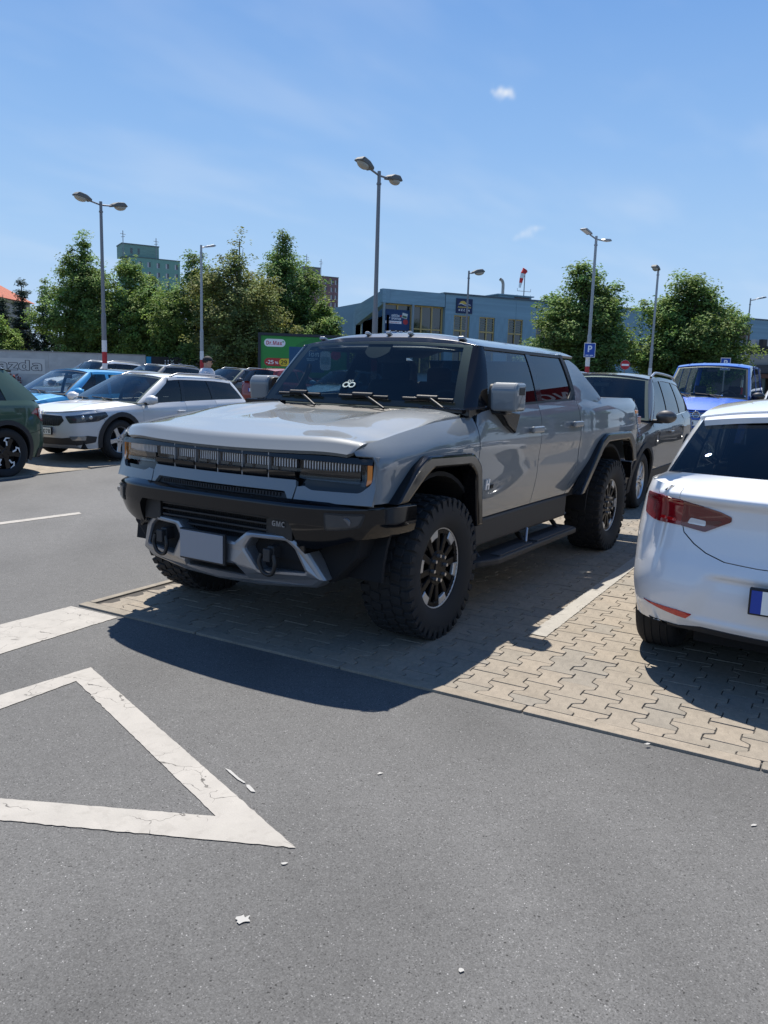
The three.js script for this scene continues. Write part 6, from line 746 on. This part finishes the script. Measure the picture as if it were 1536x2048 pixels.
  if (c.grilleBars) for (const [z, y0, y1] of c.grilleBars) LR('grille_bar', (() => { const a = S(FZ(z), y0), b = S(FZ(z), y1); return bar(a.add(V(0.014, 0, 0)), b.add(V(0.014, 0, 0)), 0.006, 6); })(), M.plastic);
  if (c.grilleLines) for (const [y, z] of c.grilleLines) part('grille_bar', both(pn([[FZ(0), y], [FZ(z), y], [FZ(z), y + 0.014], [FZ(0), y + 0.014]], { nu: 8, nv: 1, off: 0.016, th: 0.01 })), M.chrome, t);
  if (c.lower) part('lower_grille', both(pn(rounded(lampPoly(c.lower), 0.012, 2), { nu: 12, nv: 5, off: 0.007, th: 0.02 })), M.plastic, t);
  if (c.fog) LR('fog_light', pn(rounded(lampPoly(c.fog), 0.01, 2), { nu: 6, nv: 3, off: 0.014, th: 0.015 }), phys(0.25, 0.26, 0.27, 0.1, 0.4, { clearcoat: 1 }));
  if (c.lip2) part('skid_trim', both(pn(lampPoly(c.lip2), { nu: 12, nv: 2, off: 0.012, th: 0.02 })), M.satin, t);
  if (c.rearLower) part('rear_valance', both(pn(lampPoly(c.rearLower), { nu: 12, nv: 4, off: 0.007, th: 0.03 })), M.plastic, t);
  if (c.tail) for (const s of [-1, 1]) { const tl = sub('tail_light', t); for (const [pl, mat, off, nm] of c.tail) part(nm ?? 'lens', side(pn(rounded(lampPoly(pl), 0.008, 2), { nu: 10, nv: 6, off, th: 0.015 }), s), mat, tl); }
  if (c.reflectors) LR('rear_reflector', pn(lampPoly(c.reflectors), { nu: 6, nv: 2, off: 0.006, th: 0.012 }), M.redbright);
  if (c.emblem) { const [y, rr, where] = c.emblem, p = S(where === 'r' ? RZ(0.0) : FZ(0.0), y), sg = where === 'r' ? -1 : 1; part('emblem', [put(new THREE.TorusGeometry(rr, rr * 0.16, 8, 28), p.x + sg * 0.016, p.y, 0, 0, PI / 2, 0), put(rbox(0.01, rr * 1.2, rr * 0.22, 0.002), p.x + sg * 0.016, p.y, rr * 0.32, 0.42, 0, 0), put(rbox(0.01, rr * 1.2, rr * 0.22, 0.002), p.x + sg * 0.016, p.y, -rr * 0.32, -0.42, 0, 0)], M.chrome, t); }
  for (const [key, s, sg] of [['plateF', () => FZ(0), 1], ['plateR', () => RZ(0), -1]]) if (c[key]) { const [txt, y, tilt] = c[key], p = S(s(), y), pl = sub('license_plate', t); const tex = (plates[txt] ??= plateTex(txt, txt === '-')); const g = new THREE.PlaneGeometry(0.52, 0.11); part('plate', put(g, p.x + sg * 0.034, y, 0, 0, (sg * PI) / 2, 0), new THREE.MeshStandardMaterial({ map: tex, roughness: 0.45 }), pl); part('holder', put(rbox(0.03, 0.13, 0.54, 0.006), p.x + sg * 0.016, y, 0), M.black, pl); }
  // cabin
  const fl = 0.32; part('cabin_floor', [box2(-hf + 0.1, hf - 0.15, fl - 0.02, fl + 0.02, -w + 0.1, w - 0.1), box2(hf - 0.35, hf - 0.30, fl, topX(hf - 0.3) - 0.1, -w + 0.12, w - 0.12), box2(xr + 0.25, -hf + 0.1, 0.55, 0.59, -w + 0.2, w - 0.2)], M.dark, t);
  part('dashboard', put(rbox(0.45, 0.16, (w - 0.16) * 2, 0.06, 3), wx - 0.22, wy - 0.09, 0), M.trim, t);
  const sx = (D[0][0] + D[0][1]) / 2 - 0.95; for (const z of [-0.36, 0.36]) part('front_seat', [put(rbox(0.5, 0.16, 0.48, 0.06, 3), sx + 0.3, 0.56, z), put(rbox(0.15, 0.60, 0.46, 0.06, 3), sx - 0.02, 0.86, z, 0, 0, 0.22), put(rbox(0.09, 0.17, 0.26, 0.04, 3), sx - 0.12, Math.min(c.h - 0.24, 1.24), z)], M.cloth, t);
  part('rear_seat', [put(rbox(0.4, 0.16, 1.2, 0.06, 3), sx - 0.55, 0.56, 0), put(rbox(0.13, 0.46, 1.2, 0.06, 3), sx - 0.72, 0.80, 0, 0, 0, 0.15), ...[-0.36, 0.36].map((z) => put(rbox(0.07, 0.11, 0.20, 0.035, 3), sx - 0.77, 1.075, z))], M.cloth, t);
  part('steering_wheel', [put(new THREE.TorusGeometry(0.17, 0.014, 8, 24), wx - 0.52, wy + 0.0, -0.36, 0, PI / 2, 0), put(rbox(0.04, 0.08, 0.28, 0.02), wx - 0.50, wy, -0.36)], M.black, t);
  if (c.h > 1.2) part('interior_mirror', put(rbox(0.03, 0.06, 0.22, 0.01), wtx + 0.03, c.h - 0.17, 0), M.black, t);
  for (const ax of [hf, -hf]) for (const s of [-1, 1]) carWheel(t, ax, s, w - 0.022, r, c.tw ?? 0.215, c.rimR ?? r * 0.67, c.rim ?? 'five', c.rimMat ?? M.alloy, c.accents);
  if (c.scale) t.scale.setScalar(c.scale);
  return t;
}
// profiles of how far the side, nose and tail stand back from the plan outline at each height
const sideP = [[0.2, 0.07], [0.34, 0.035], [0.55, 0.008], [0.72, 0.0], [0.86, 0.012], [0.95, 0.03], [1.1, 0.055]], noseP = [[0.18, 0.10], [0.3, 0.03], [0.5, 0.0], [0.62, 0.02], [0.75, 0.075], [0.85, 0.13], [1.0, 0.2]], tailP = [[0.22, 0.12], [0.36, 0.03], [0.52, 0.0], [0.64, 0.015], [0.8, 0.06], [1.0, 0.12], [1.15, 0.2]];

const P_ = (x, z) => [x, hgt(x, z), z];
const noseP2 = [[0.18, 0.10], [0.3, 0.03], [0.5, 0.0], [0.66, 0.008], [0.78, 0.035], [0.9, 0.10]];
const silver = paint(0.56, 0.57, 0.58, 0.55, 0.34), whitePaint = paint(0.72, 0.73, 0.74, 0, 0.4), gunmetal = paint(0.055, 0.052, 0.052, 0.5, 0.34), vanBlue = paint(0.008, 0.10, 0.50, 0.1, 0.4), skyBlue = paint(0.03, 0.25, 0.52, 0.3, 0.4), greenP = paint(0.045, 0.085, 0.052, 0.45, 0.36), redP = paint(0.22, 0.018, 0.014, 0.2, 0.4), darkRed = paint(0.10, 0.012, 0.014, 0.2, 0.4), greyP = paint(0.16, 0.165, 0.175, 0.5, 0.36), blackP = paint(0.012, 0.012, 0.014, 0.3, 0.35), navy = paint(0.03, 0.034, 0.045, 0.4, 0.36), oceanBlue = paint(0.012, 0.14, 0.30, 0.2, 0.4);

const wagon = { wb: 2.68, fo: 0.90, ro: 1.08, w: 0.907, h: 1.47, fb: 0.30, rb: 0.16, r: 0.335, top: [[-2.42, 0.99], [-2.2, 1.01], [-1.3, 1.0], [0, 0.965], [0.85, 0.93], [1.1, 0.915], [1.7, 0.865], [2.02, 0.82], [2.24, 0.775]], pSide: sideP, pFront: noseP2, pRear: tailP, ws: [0.93, 0.95, 0.10], roof: [[-2.0, 1.40], [-1.2, 1.462], [-0.3, 1.475], [0.12, 1.45]], rs: [-2.20, 1.0, -1.86], div: [[0.70, 0.0], [-0.20, -0.27], [-0.30, -0.36], [-1.06, -1.02], [-1.18, -1.12], [-2.02, -1.74]], win: ['g', 'b', 'p', 'b', 'p'], doors: [0.84, -0.26, -1.12], head: [['f', 0.46, 0.735], ['f', 0.62, 0.75], ['x', 1.66, 0.815], ['x', 1.62, 0.74], ['x', 1.80, 0.66], ['f', 0.54, 0.615]], grille: [['f', 0, 0.745], ['f', 0.40, 0.735], ['f', 0.44, 0.66], ['f', 0.36, 0.575], ['f', 0, 0.565]], grilleBars: Array.from({ length: 8 }, (_, i) => [0.03 + i * 0.045, 0.58, 0.73]), lower: [['f', 0, 0.37], ['f', 0.40, 0.37], ['f', 0.76, 0.42], ['x', 1.82, 0.405], ['x', 1.84, 0.31], ['f', 0.62, 0.255], ['f', 0, 0.255]], fog: [['f', 0.53, 0.405], ['f', 0.75, 0.415], ['f', 0.74, 0.345], ['f', 0.56, 0.34]], lip2: [['f', 0, 0.262], ['f', 0.60, 0.265], ['f', 0.68, 0.205], ['f', 0, 0.205]], tail: [[[['x', -2.05, 0.93], ['r', 0.62, 0.93], ['r', 0.60, 0.78], ['x', -2.1, 0.80]], M.redlens, 0.006]], rails: [-0.1, -1.75], sill: 0.27 };
makeCar({ ...wagon, name: 'station_wagon', label: 'silver station wagon with dark wheel arch trim parked nose to the lane', category: 'car', pos: P_(-6.24, 8.82), turn: 0.06, paint: silver, cladding: 0.07, emblem: [0.765, 0.035], plateF: ['          078', 0.485], sideGlass: M.tint, group: 'parked cars' });

const hatch = { wb: 2.636, fo: 0.87, ro: 0.76, w: 0.908, h: 1.46, fb: 0.30, rb: 0.26, r: 0.318, ra: 0.362, top: [[-2.08, 0.935], [-1.95, 0.955], [-1.7, 0.985], [-1.2, 0.985], [-0.3, 0.955], [0.85, 0.915], [1.1, 0.885], [1.7, 0.79], [2.0, 0.72], [2.19, 0.67]], pSide: sideP, pFront: noseP, pRear: tailP, ws: [0.88, 0.935, 0.02], roof: [[-1.5, 1.375], [-1.0, 1.43], [-0.4, 1.455], [0.05, 1.435]], rs: [-1.84, 0.985, -1.36], div: [[0.62, -0.06], [-0.27, -0.36], [-0.35, -0.43], [-1.12, -1.08], [-1.18, -1.10]], win: ['g', 'b', 'p', 'b'], doors: [0.76, -0.31, -1.05], head: [['f', 0.48, 0.63], ['f', 0.66, 0.66], ['x', 1.55, 0.75], ['x', 1.52, 0.68], ['f', 0.75, 0.58], ['f', 0.52, 0.57]], grille: [['f', 0, 0.63], ['f', 0.42, 0.62], ['f', 0.36, 0.52], ['f', 0, 0.51]], lower: [['f', 0, 0.36], ['f', 0.55, 0.37], ['f', 0.6, 0.25], ['f', 0, 0.24]], tail: [[[['x', -1.82, 0.90], ['r', 0.55, 0.90], ['r', 0.50, 0.78], ['x', -1.80, 0.78]], M.redlens, 0.006]], sill: 0.24, spoiler: 0.10 };
// the near white one: a crisp ledge over long tail lamps, a deep bumper
makeCar({ ...hatch, name: 'hatchback_car', label: 'white hatchback seen from behind beside the pickup', pos: P_(-2.22, -3.01), turn: PI + 0.035, scale: 1.065, paint: whitePaint, group: 'parked cars', tw: 0.225, pSide: [[0.2, 0.05], [0.34, 0.02], [0.5, 0.0], [0.72, 0.004], [0.86, 0.022], [0.95, 0.036]], tailSeam: -0.06, bumpY: 0.60, wideTail: true, tailPoly: [[0.25, 0.655], [0.40, 0.662], [0.50, 0.69], [0.57, 0.725], [0.625, 0.775], [0.652, 0.84], [0.655, 0.90]], dent: (z, y) => 0.028 * sm(0.52 + 0.5 * (0.57 - y), 0.40 + 0.5 * (0.57 - y), z) * sm(0.60, 0.565, y) * sm(0.33, 0.37, y), pRear: [[0.22, 0.14], [0.30, 0.075], [0.38, 0.02], [0.50, 0.0], [0.60, 0.022], [0.70, 0.062], [0.84, 0.092], [0.91, 0.085], [0.948, 0.045], [0.962, 0.042], [0.985, 0.06], [1.03, 0.12]], sr: 0.02, rsIn: 0.09, rs: [-1.80, 1.065, -1.36], top: [[-2.08, 0.978], [-1.95, 0.995], [-1.7, 1.01], [-1.2, 1.0], [-0.3, 0.96], [0.85, 0.915], [1.1, 0.885], [1.7, 0.79], [2.0, 0.72], [2.19, 0.67]], rearGlass: glassOf(0.10, 0.115, 0.12),
  tail: [[[['x', -1.775, 0.950], ['x', -1.76, 0.925], ['x', -1.77, 0.840], ['r', 0.80, 0.810], ['r', 0.66, 0.803], ['r', 0.645, 0.935], ['r', 0.78, 0.948]], M.redlens, 0.005], [[['r', 0.640, 0.933], ['r', 0.655, 0.803], ['r', 0.53, 0.787], ['r', 0.405, 0.853], ['r', 0.41, 0.877], ['r', 0.46, 0.897]], phys(0.12, 0.003, 0.006, 0.12, 0, { clearcoat: 1 }), 0.006], [[['r', 0.60, 0.850], ['r', 0.525, 0.843], ['r', 0.53, 0.815], ['r', 0.615, 0.820]], phys(0.62, 0.64, 0.66, 0.1, 0.2, { clearcoat: 1 }), 0.009, 'reverse_lens'], [[['r', 0.52, 0.842], ['r', 0.455, 0.851], ['r', 0.44, 0.845], ['r', 0.515, 0.813]], phys(0.10, 0.03, 0.03, 0.15, 0.3, { clearcoat: 1 }), 0.009, 'inner_lens'], [[['r', 0.78, 0.845], ['r', 0.68, 0.835], ['r', 0.69, 0.820], ['r', 0.78, 0.828]], M.redbright, 0.009, 'glow_strip']],
  reflectors: [['r', 0.80, 0.392], ['r', 0.56, 0.345], ['r', 0.54, 0.372], ['r', 0.60, 0.385]], rearLower: [['r', 0, 0.31], ['r', 0.50, 0.312], ['r', 0.62, 0.29], ['r', 0.80, 0.297], ['r', 0.80, 0.282], ['r', 0, 0.282]], ybR: 0.285, plateR: ['-', 0.51] });

const suv = { wb: 2.69, fo: 0.90, ro: 0.93, w: 0.92, h: 1.68, fb: 0.28, rb: 0.18, r: 0.345, ra: 0.40, top: [[-2.28, 1.12], [-2.0, 1.15], [-1.3, 1.13], [0, 1.07], [0.9, 1.045], [1.2, 1.01], [1.8, 0.93], [2.05, 0.87], [2.25, 0.82]], pSide: [[0.2, 0.06], [0.45, 0.02], [0.65, 0.0], [0.9, 0.01], [1.05, 0.03], [1.2, 0.05]], pFront: [[0.2, 0.1], [0.4, 0.02], [0.6, 0], [0.8, 0.04], [1, 0.13]], pRear: [[0.25, 0.1], [0.5, 0], [0.75, 0.02], [1.0, 0.06], [1.15, 0.12]], ws: [0.98, 1.075, 0.22], roof: [[-1.95, 1.58], [-1.2, 1.66], [-0.3, 1.685], [0.24, 1.65]], rs: [-2.05, 1.15, -1.78], div: [[0.74, 0.10], [-0.18, -0.22], [-0.26, -0.30], [-1.02, -0.98], [-1.10, -1.05], [-1.78, -1.55]], win: ['g', 'b', 'p', 'b', 'p'], doors: [0.86, -0.22, -1.08], head: [['f', 0.48, 0.78], ['f', 0.66, 0.80], ['x', 1.50, 0.93], ['x', 1.52, 0.85], ['f', 0.78, 0.70], ['f', 0.5, 0.70]], grille: [['f', 0, 0.79], ['f', 0.42, 0.78], ['f', 0.44, 0.60], ['f', 0, 0.58]], grilleLines: [[0.66, 0.42], [0.72, 0.42]], lower: [['f', 0, 0.50], ['f', 0.55, 0.50], ['f', 0.7, 0.30], ['f', 0, 0.28]], tail: [[[['x', -1.98, 1.06], ['r', 0.62, 1.06], ['r', 0.6, 0.86], ['x', -2.0, 0.90]], M.redlens, 0.006]], rails: [0.02, -1.7], cladding: 0.06, sill: 0.34, ybF: 0.24, bumpY: 0.68, tumble: 0.2 };
makeCar({ ...suv, name: 'sport_utility_car', label: 'dark grey metallic SUV with silver roof rails directly behind the pickup', pos: P_(-7.83, 0.43), turn: 0.03, scale: 1.06, paint: gunmetal, chromeLine: true, railMat: M.alloy, rim: 'ten', sideGlass: glassOf(0.14, 0.16, 0.165), roofPaint: paint(0.13, 0.125, 0.125, 0.5, 0.34), group: 'parked cars' });
const van = { wb: 2.68, fo: 0.88, ro: 0.84, w: 0.897, h: 1.82, fb: 0.20, rb: 0.10, r: 0.315, top: [[-2.18, 1.10], [-1.3, 1.10], [0, 1.08], [0.9, 1.06], [1.3, 1.04], [1.8, 0.93], [2.05, 0.86], [2.22, 0.80]], pSide: [[0.2, 0.04], [0.5, 0.0], [0.9, 0.0], [1.1, 0.025]], pFront: [[0.2, 0.08], [0.4, 0.01], [0.6, 0], [0.8, 0.05], [1, 0.14]], pRear: [[0.25, 0.06], [0.5, 0], [1.1, 0.02]], ws: [1.28, 1.055, 0.62], roof: [[-2.1, 1.80], [-1.2, 1.83], [-0.1, 1.83], [0.45, 1.80], [0.64, 1.755]], rs: [-2.10, 1.12, -2.0], div: [[1.0, 0.50], [-0.10, -0.12], [-0.22, -0.22], [-1.05, -1.03], [-1.15, -1.12], [-1.95, -1.90]], win: ['g', 'x', 'p', 'x', 'p'], doors: [1.10, -0.15, -1.10], head: [['f', 0.52, 0.79], ['f', 0.68, 0.82], ['x', 1.78, 0.92], ['x', 1.80, 0.80], ['f', 0.74, 0.66], ['f', 0.55, 0.66]], grille: [['f', 0, 0.78], ['f', 0.52, 0.78], ['f', 0.50, 0.69], ['f', 0, 0.68]], grilleLines: [[0.70, 0.50], [0.735, 0.50]], lower: [['f', 0, 0.47], ['f', 0.6, 0.47], ['f', 0.66, 0.26], ['f', 0, 0.25]], ribs: true, sill: 0.28, tumble: 0.12, sr: 0.03 };
makeCar({ ...van, name: 'passenger_van', label: 'bright blue van facing the camera behind the dark grey SUV', category: 'van', pos: P_(-16.9, 0.55), turn: 0.04, scale: 1.1, paint: vanBlue, emblem: [0.735, 0.065], plateF: ['9P4  30', 0.57], mirrorPaint: blackP, glass: glassOf(0.85, 0.9, 0.88), sideGlass: M.glass, rearGlass: M.glass, win: ['g', 'x', 'g', 'x', 'g'], group: 'parked cars' });

const small = { wb: 2.46, fo: 0.80, ro: 0.62, w: 0.835, h: 1.47, fb: 0.26, rb: 0.16, r: 0.30, top: [[-1.86, 0.98], [-1.5, 1.0], [-0.8, 0.985], [0.6, 0.94], [0.95, 0.915], [1.5, 0.83], [1.8, 0.76], [2.03, 0.69]], pSide: sideP, pFront: noseP, pRear: tailP, ws: [0.86, 0.955, 0.12], roof: [[-1.55, 1.40], [-0.8, 1.465], [-0.1, 1.475], [0.14, 1.455]], rs: [-1.70, 1.0, -1.42], div: [[0.62, 0.04], [-0.25, -0.28], [-0.33, -0.36], [-1.1, -1.05], [-1.18, -1.12]], win: ['g', 'x', 'p', 'x'], doors: [0.74, -0.29, -1.02], head: [['f', 0.45, 0.66], ['f', 0.60, 0.69], ['x', 1.46, 0.80], ['x', 1.45, 0.71], ['f', 0.68, 0.57], ['f', 0.48, 0.57]], grille: [['f', 0, 0.63], ['f', 0.36, 0.62], ['f', 0.3, 0.53], ['f', 0, 0.52]], lower: [['f', 0, 0.40], ['f', 0.45, 0.40], ['f', 0.5, 0.26], ['f', 0, 0.25]], tail: [[[['x', -1.60, 1.0], ['x', -1.62, 0.84], ['r', 0.62, 0.78], ['r', 0.60, 0.95]], M.redlens, 0.006]], sill: 0.25 };
makeCar({ ...small, name: 'hatchback_car', label: 'light blue hatchback just behind the silver station wagon', pos: P_(-6.72, 11.45), turn: 0.05, paint: skyBlue, antenna: -0.1, glass: glassOf(0.8, 0.84, 0.86), sideGlass: glassOf(0.6, 0.65, 0.65), rearGlass: M.glass, win: ['g', 'x', 'g', 'x'], group: 'parked cars' });
makeCar({ ...suv, name: 'sport_utility_car', label: 'dark green crossover with black and white rims at the left picture edge', pos: P_(-1.26, 8.40), turn: 0.045, paint: greenP, w: 0.93, h: 1.66, r: 0.36, ra: 0.41, roofPaint: blackP, accents: true, rim: 'five', rimMat: M.gloss, rails: [0.0, -1.5], railMat: M.satin, top: [[-2.28, 1.08], [-2.05, 1.12], [-1.3, 1.12], [0, 1.06], [0.9, 1.03], [1.2, 1.0], [1.8, 0.92], [2.05, 0.86], [2.25, 0.81]], rs: [-2.05, 1.12, -1.55], div: [[0.74, 0.10], [-0.18, -0.22], [-0.26, -0.30], [-1.02, -0.98], [-1.10, -1.05], [-1.42, -1.28]], rb: 0.24, tail: [[[['x', -1.92, 1.0], ['x', -1.78, 0.93], ['x', -1.90, 0.90], ['r', 0.80, 0.80], ['r', 0.5, 0.90], ['r', 0.5, 1.0]], M.redlens, 0.006], [[['r', 0.84, 0.98], ['r', 0.80, 0.98], ['r', 0.79, 0.84], ['r', 0.83, 0.85]], phys(0.7, 0.7, 0.7, 0.1, 0.3, { clearcoat: 1 }), 0.012, 'reverse_lens']], rearLower: [['r', 0, 0.42], ['r', 0.62, 0.42], ['x', -1.94, 0.40], ['x', -1.90, 0.27], ['r', 0, 0.27]], spoiler: 0.14, group: 'parked cars' });
makeCar({ ...suv, name: 'sport_utility_car', label: 'white SUV by the wall, beyond the light blue hatchback', pos: P_(-17.0, 23.7), turn: 0.05, h: 1.58, paint: whitePaint, top: suv.top.map(([x, y]) => [x, y - 0.09]), roof: suv.roof.map(([x, y]) => [x, y - 0.09]), ws: [0.98, 0.99, 0.22], rs: [-2.05, 1.06, -1.78], head: null, grille: null, grilleLines: null, group: 'parked cars' });
makeCar({ ...wagon, name: 'station_wagon', label: 'grey station wagon with roof rails beside the white SUV', pos: P_(-17.4, 21.0), turn: 0.05, h: 1.5, paint: greyP, roof: wagon.roof.map(([x, y]) => [x, y + 0.03]), railMat: M.alloy, grilleBars: null, group: 'parked cars' });
makeCar({ ...wagon, name: 'station_wagon', label: 'black station wagon whose roof shows above the silver wagon', pos: P_(-9.4, 13.9), turn: 0.05, paint: blackP, grilleBars: null, rails: null, h: 1.42, roof: wagon.roof.map(([x, y]) => [x, y - 0.07]), group: 'parked cars' });
makeCar({ ...wagon, name: 'station_wagon', label: 'dark blue station wagon to the right of the man in the cap', pos: P_(-19.6, 19.0), turn: 0.05, paint: navy, grilleBars: null, chromeLine: true, railMat: M.alloy, group: 'parked cars' });
makeCar({ ...small, name: 'hatchback_car', label: 'red hatchback seen from behind below the green billboard', pos: P_(-18.7, 15.5), turn: PI + 0.05, paint: redP, tail: [[[['x', -1.60, 0.98], ['x', -1.62, 0.80], ['r', 0.66, 0.76], ['r', 0.62, 0.95]], M.redlens, 0.006]], plateR: ['-', 0.70], emblem: [0.86, 0.03, 'r'], antenna: -1.2, rearGlass: M.tint, group: 'parked cars' });
makeCar({ ...small, name: 'hatchback_car', label: 'blue hatchback seen through the windshield of the pickup', pos: P_(-18.6, 12.8), turn: 0.05, paint: oceanBlue, antenna: -0.1, group: 'parked cars' });
makeCar({ ...small, name: 'hatchback_car', label: 'dark red car far off in front of the white wall', pos: P_(-24.5, 31.5), turn: 0.4, paint: darkRed, group: 'parked cars' });
makeCar({ ...hatch, name: 'hatchback_car', label: 'black car behind the SUV, only its roof in view', pos: P_(-14.6, 3.6), turn: 0.04, paint: blackP, group: 'parked cars' });
makeCar({ ...hatch, name: 'hatchback_car', label: 'white car beyond the blue van at the right picture edge', pos: P_(-22.6, -0.7), turn: PI + 0.05, paint: whitePaint, rearGlass: M.tint, group: 'parked cars' });
makeCar({ ...wagon, name: 'station_wagon', label: 'silver grey car behind the white hatchback at the right picture edge', pos: P_(-19.9, -3.4), turn: 0.05, paint: greyP, grilleBars: null, group: 'parked cars' });

// ---------- the man in the cap ----------
{
  const x = -9.3, z = 10.15, t = thing('person', 'man in white T-shirt and dark cap seen from behind', 'person', [x, hgt(x, z), z], 2.3);
  const body = (bones, res, half, cy) => { const mc = new MarchingCubes(res, M.black, false, false, 60000); const v = V(), dist = (p, a, b, ra, rb) => { const ab = b.clone().sub(a), k = clamp(p.clone().sub(a).dot(ab) / ab.lengthSq()); return p.distanceTo(a.clone().addScaledVector(ab, k)) - lerp(ra, rb, k); };
    for (let k = 0; k < res; k++) for (let j = 0; j < res; j++) for (let i = 0; i < res; i++) { v.set((i / res - 0.5) * 2 * half, (j / res - 0.5) * 2 * half + cy, (k / res - 0.5) * 2 * half); let d = 1e9; for (const [a, b, ra, rb] of bones) { const q = dist(v, a, b, ra, rb), h = clamp(0.5 + (0.5 * (d - q)) / 0.05); d = lerp(d, q, h) - 0.05 * h * (1 - h); } mc.field[i + j * res + k * res * res] = -d; }
    mc.isolation = 0; mc.update(); const n = mc.count; const g = new THREE.BufferGeometry(); g.setAttribute('position', new THREE.BufferAttribute(mc.positionArray.slice(0, n * 3), 3)); g.setAttribute('normal', new THREE.BufferAttribute(mc.normalArray.slice(0, n * 3), 3)); g.scale(half, half, half).translate(0, cy, 0); g.computeVertexNormals(); return plain(g); };
  // x forward: standing, head turned a little to its right
  const B = [[V(0, 1.0, 0), V(0, 1.38, 0), 0.155, 0.17], [V(0, 1.40, -0.16), V(0, 1.40, 0.16), 0.075, 0.075], [V(0, 1.42, 0), V(0.01, 1.56, 0), 0.06, 0.055], [V(0.02, 1.62, 0), V(0.02, 1.70, 0), 0.085, 0.095], ...[-1, 1].flatMap((s) => [[V(0, 1.40, s * 0.20), V(-0.02, 1.12, s * 0.25), 0.052, 0.042], [V(-0.02, 1.12, s * 0.25), V(0.08, 0.88, s * 0.24), 0.04, 0.03], [V(0.08, 0.88, s * 0.24), V(0.10, 0.80, s * 0.235), 0.034, 0.026], [V(0, 0.95, s * 0.09), V(0.02, 0.52, s * 0.11), 0.09, 0.062], [V(0.02, 0.52, s * 0.11), V(-0.01, 0.09, s * 0.12), 0.058, 0.04], [V(-0.02, 0.05, s * 0.12), V(0.15, 0.035, s * 0.13), 0.045, 0.035]])];
  const g = body(B, 110, 0.96, 0.93), skin = std(0.42, 0.25, 0.18, 0.6); part('body', g, skin, t);
  const shell = (lo, hi, grow, keep) => { const p = g.attributes.position, n = g.attributes.normal, pos = [], nor = [], uv = []; for (let i = 0; i < p.count; i += 3) { let ok = true; for (let k = 0; k < 3; k++) { const y = p.getY(i + k); if (y < lo || y > hi || !keep(p.getX(i + k), y, p.getZ(i + k))) ok = false; } if (ok) for (let k = 0; k < 3; k++) { pos.push(p.getX(i + k) + n.getX(i + k) * grow, p.getY(i + k) + n.getY(i + k) * grow, p.getZ(i + k) + n.getZ(i + k) * grow); nor.push(n.getX(i + k), n.getY(i + k), n.getZ(i + k)); uv.push(0, 0); } } return geoOf(pos, nor, uv); };
  part('t_shirt', shell(0.93, 1.53, 0.014, (X, y, Z) => Math.abs(Z) < 0.215 || y > 1.16), std(0.72, 0.73, 0.76, 0.85), t); part('trousers', shell(0.10, 1.0, 0.016, (X, y, Z) => Math.abs(Z) < 0.205), std(0.03, 0.035, 0.05, 0.85), t); part('shoes', shell(-0.1, 0.10, 0.012, () => true), M.black, t);
  part('cap', [put(new THREE.SphereGeometry(0.112, 20, 10, 0, 2 * PI, 0, PI / 2 + 0.1).scale(1.05, 0.95, 0.95), 0.018, 1.705, 0), put(rbox(0.13, 0.012, 0.15, 0.006), 0.135, 1.705, 0, 0, 0, -0.15)], std(0.015, 0.015, 0.018, 0.8), t);
  part('face', [put(new THREE.SphereGeometry(0.016, 8, 6).scale(1.2, 1.4, 0.9), 0.115, 1.64, 0), put(new THREE.SphereGeometry(0.02, 8, 6).scale(0.6, 1.5, 0.5), 0.01, 1.65, 0.094), put(new THREE.SphereGeometry(0.02, 8, 6).scale(0.6, 1.5, 0.5), 0.01, 1.65, -0.094), put(rbox(0.008, 0.008, 0.04, 0.003), 0.104, 1.59, 0)], skin, t); part('eyes', [-1, 1].map((s) => put(new THREE.SphereGeometry(0.009, 8, 6), 0.103, 1.665, s * 0.033)), M.black, t); part('hair', put(new THREE.SphereGeometry(0.104, 16, 8, 0, 2 * PI, PI / 2 - 0.2, 0.75).scale(0.96, 0.9, 0.97), -0.004, 1.70, 0), std(0.03, 0.02, 0.015, 0.9), t);
}

renderer.render(scene, camera);
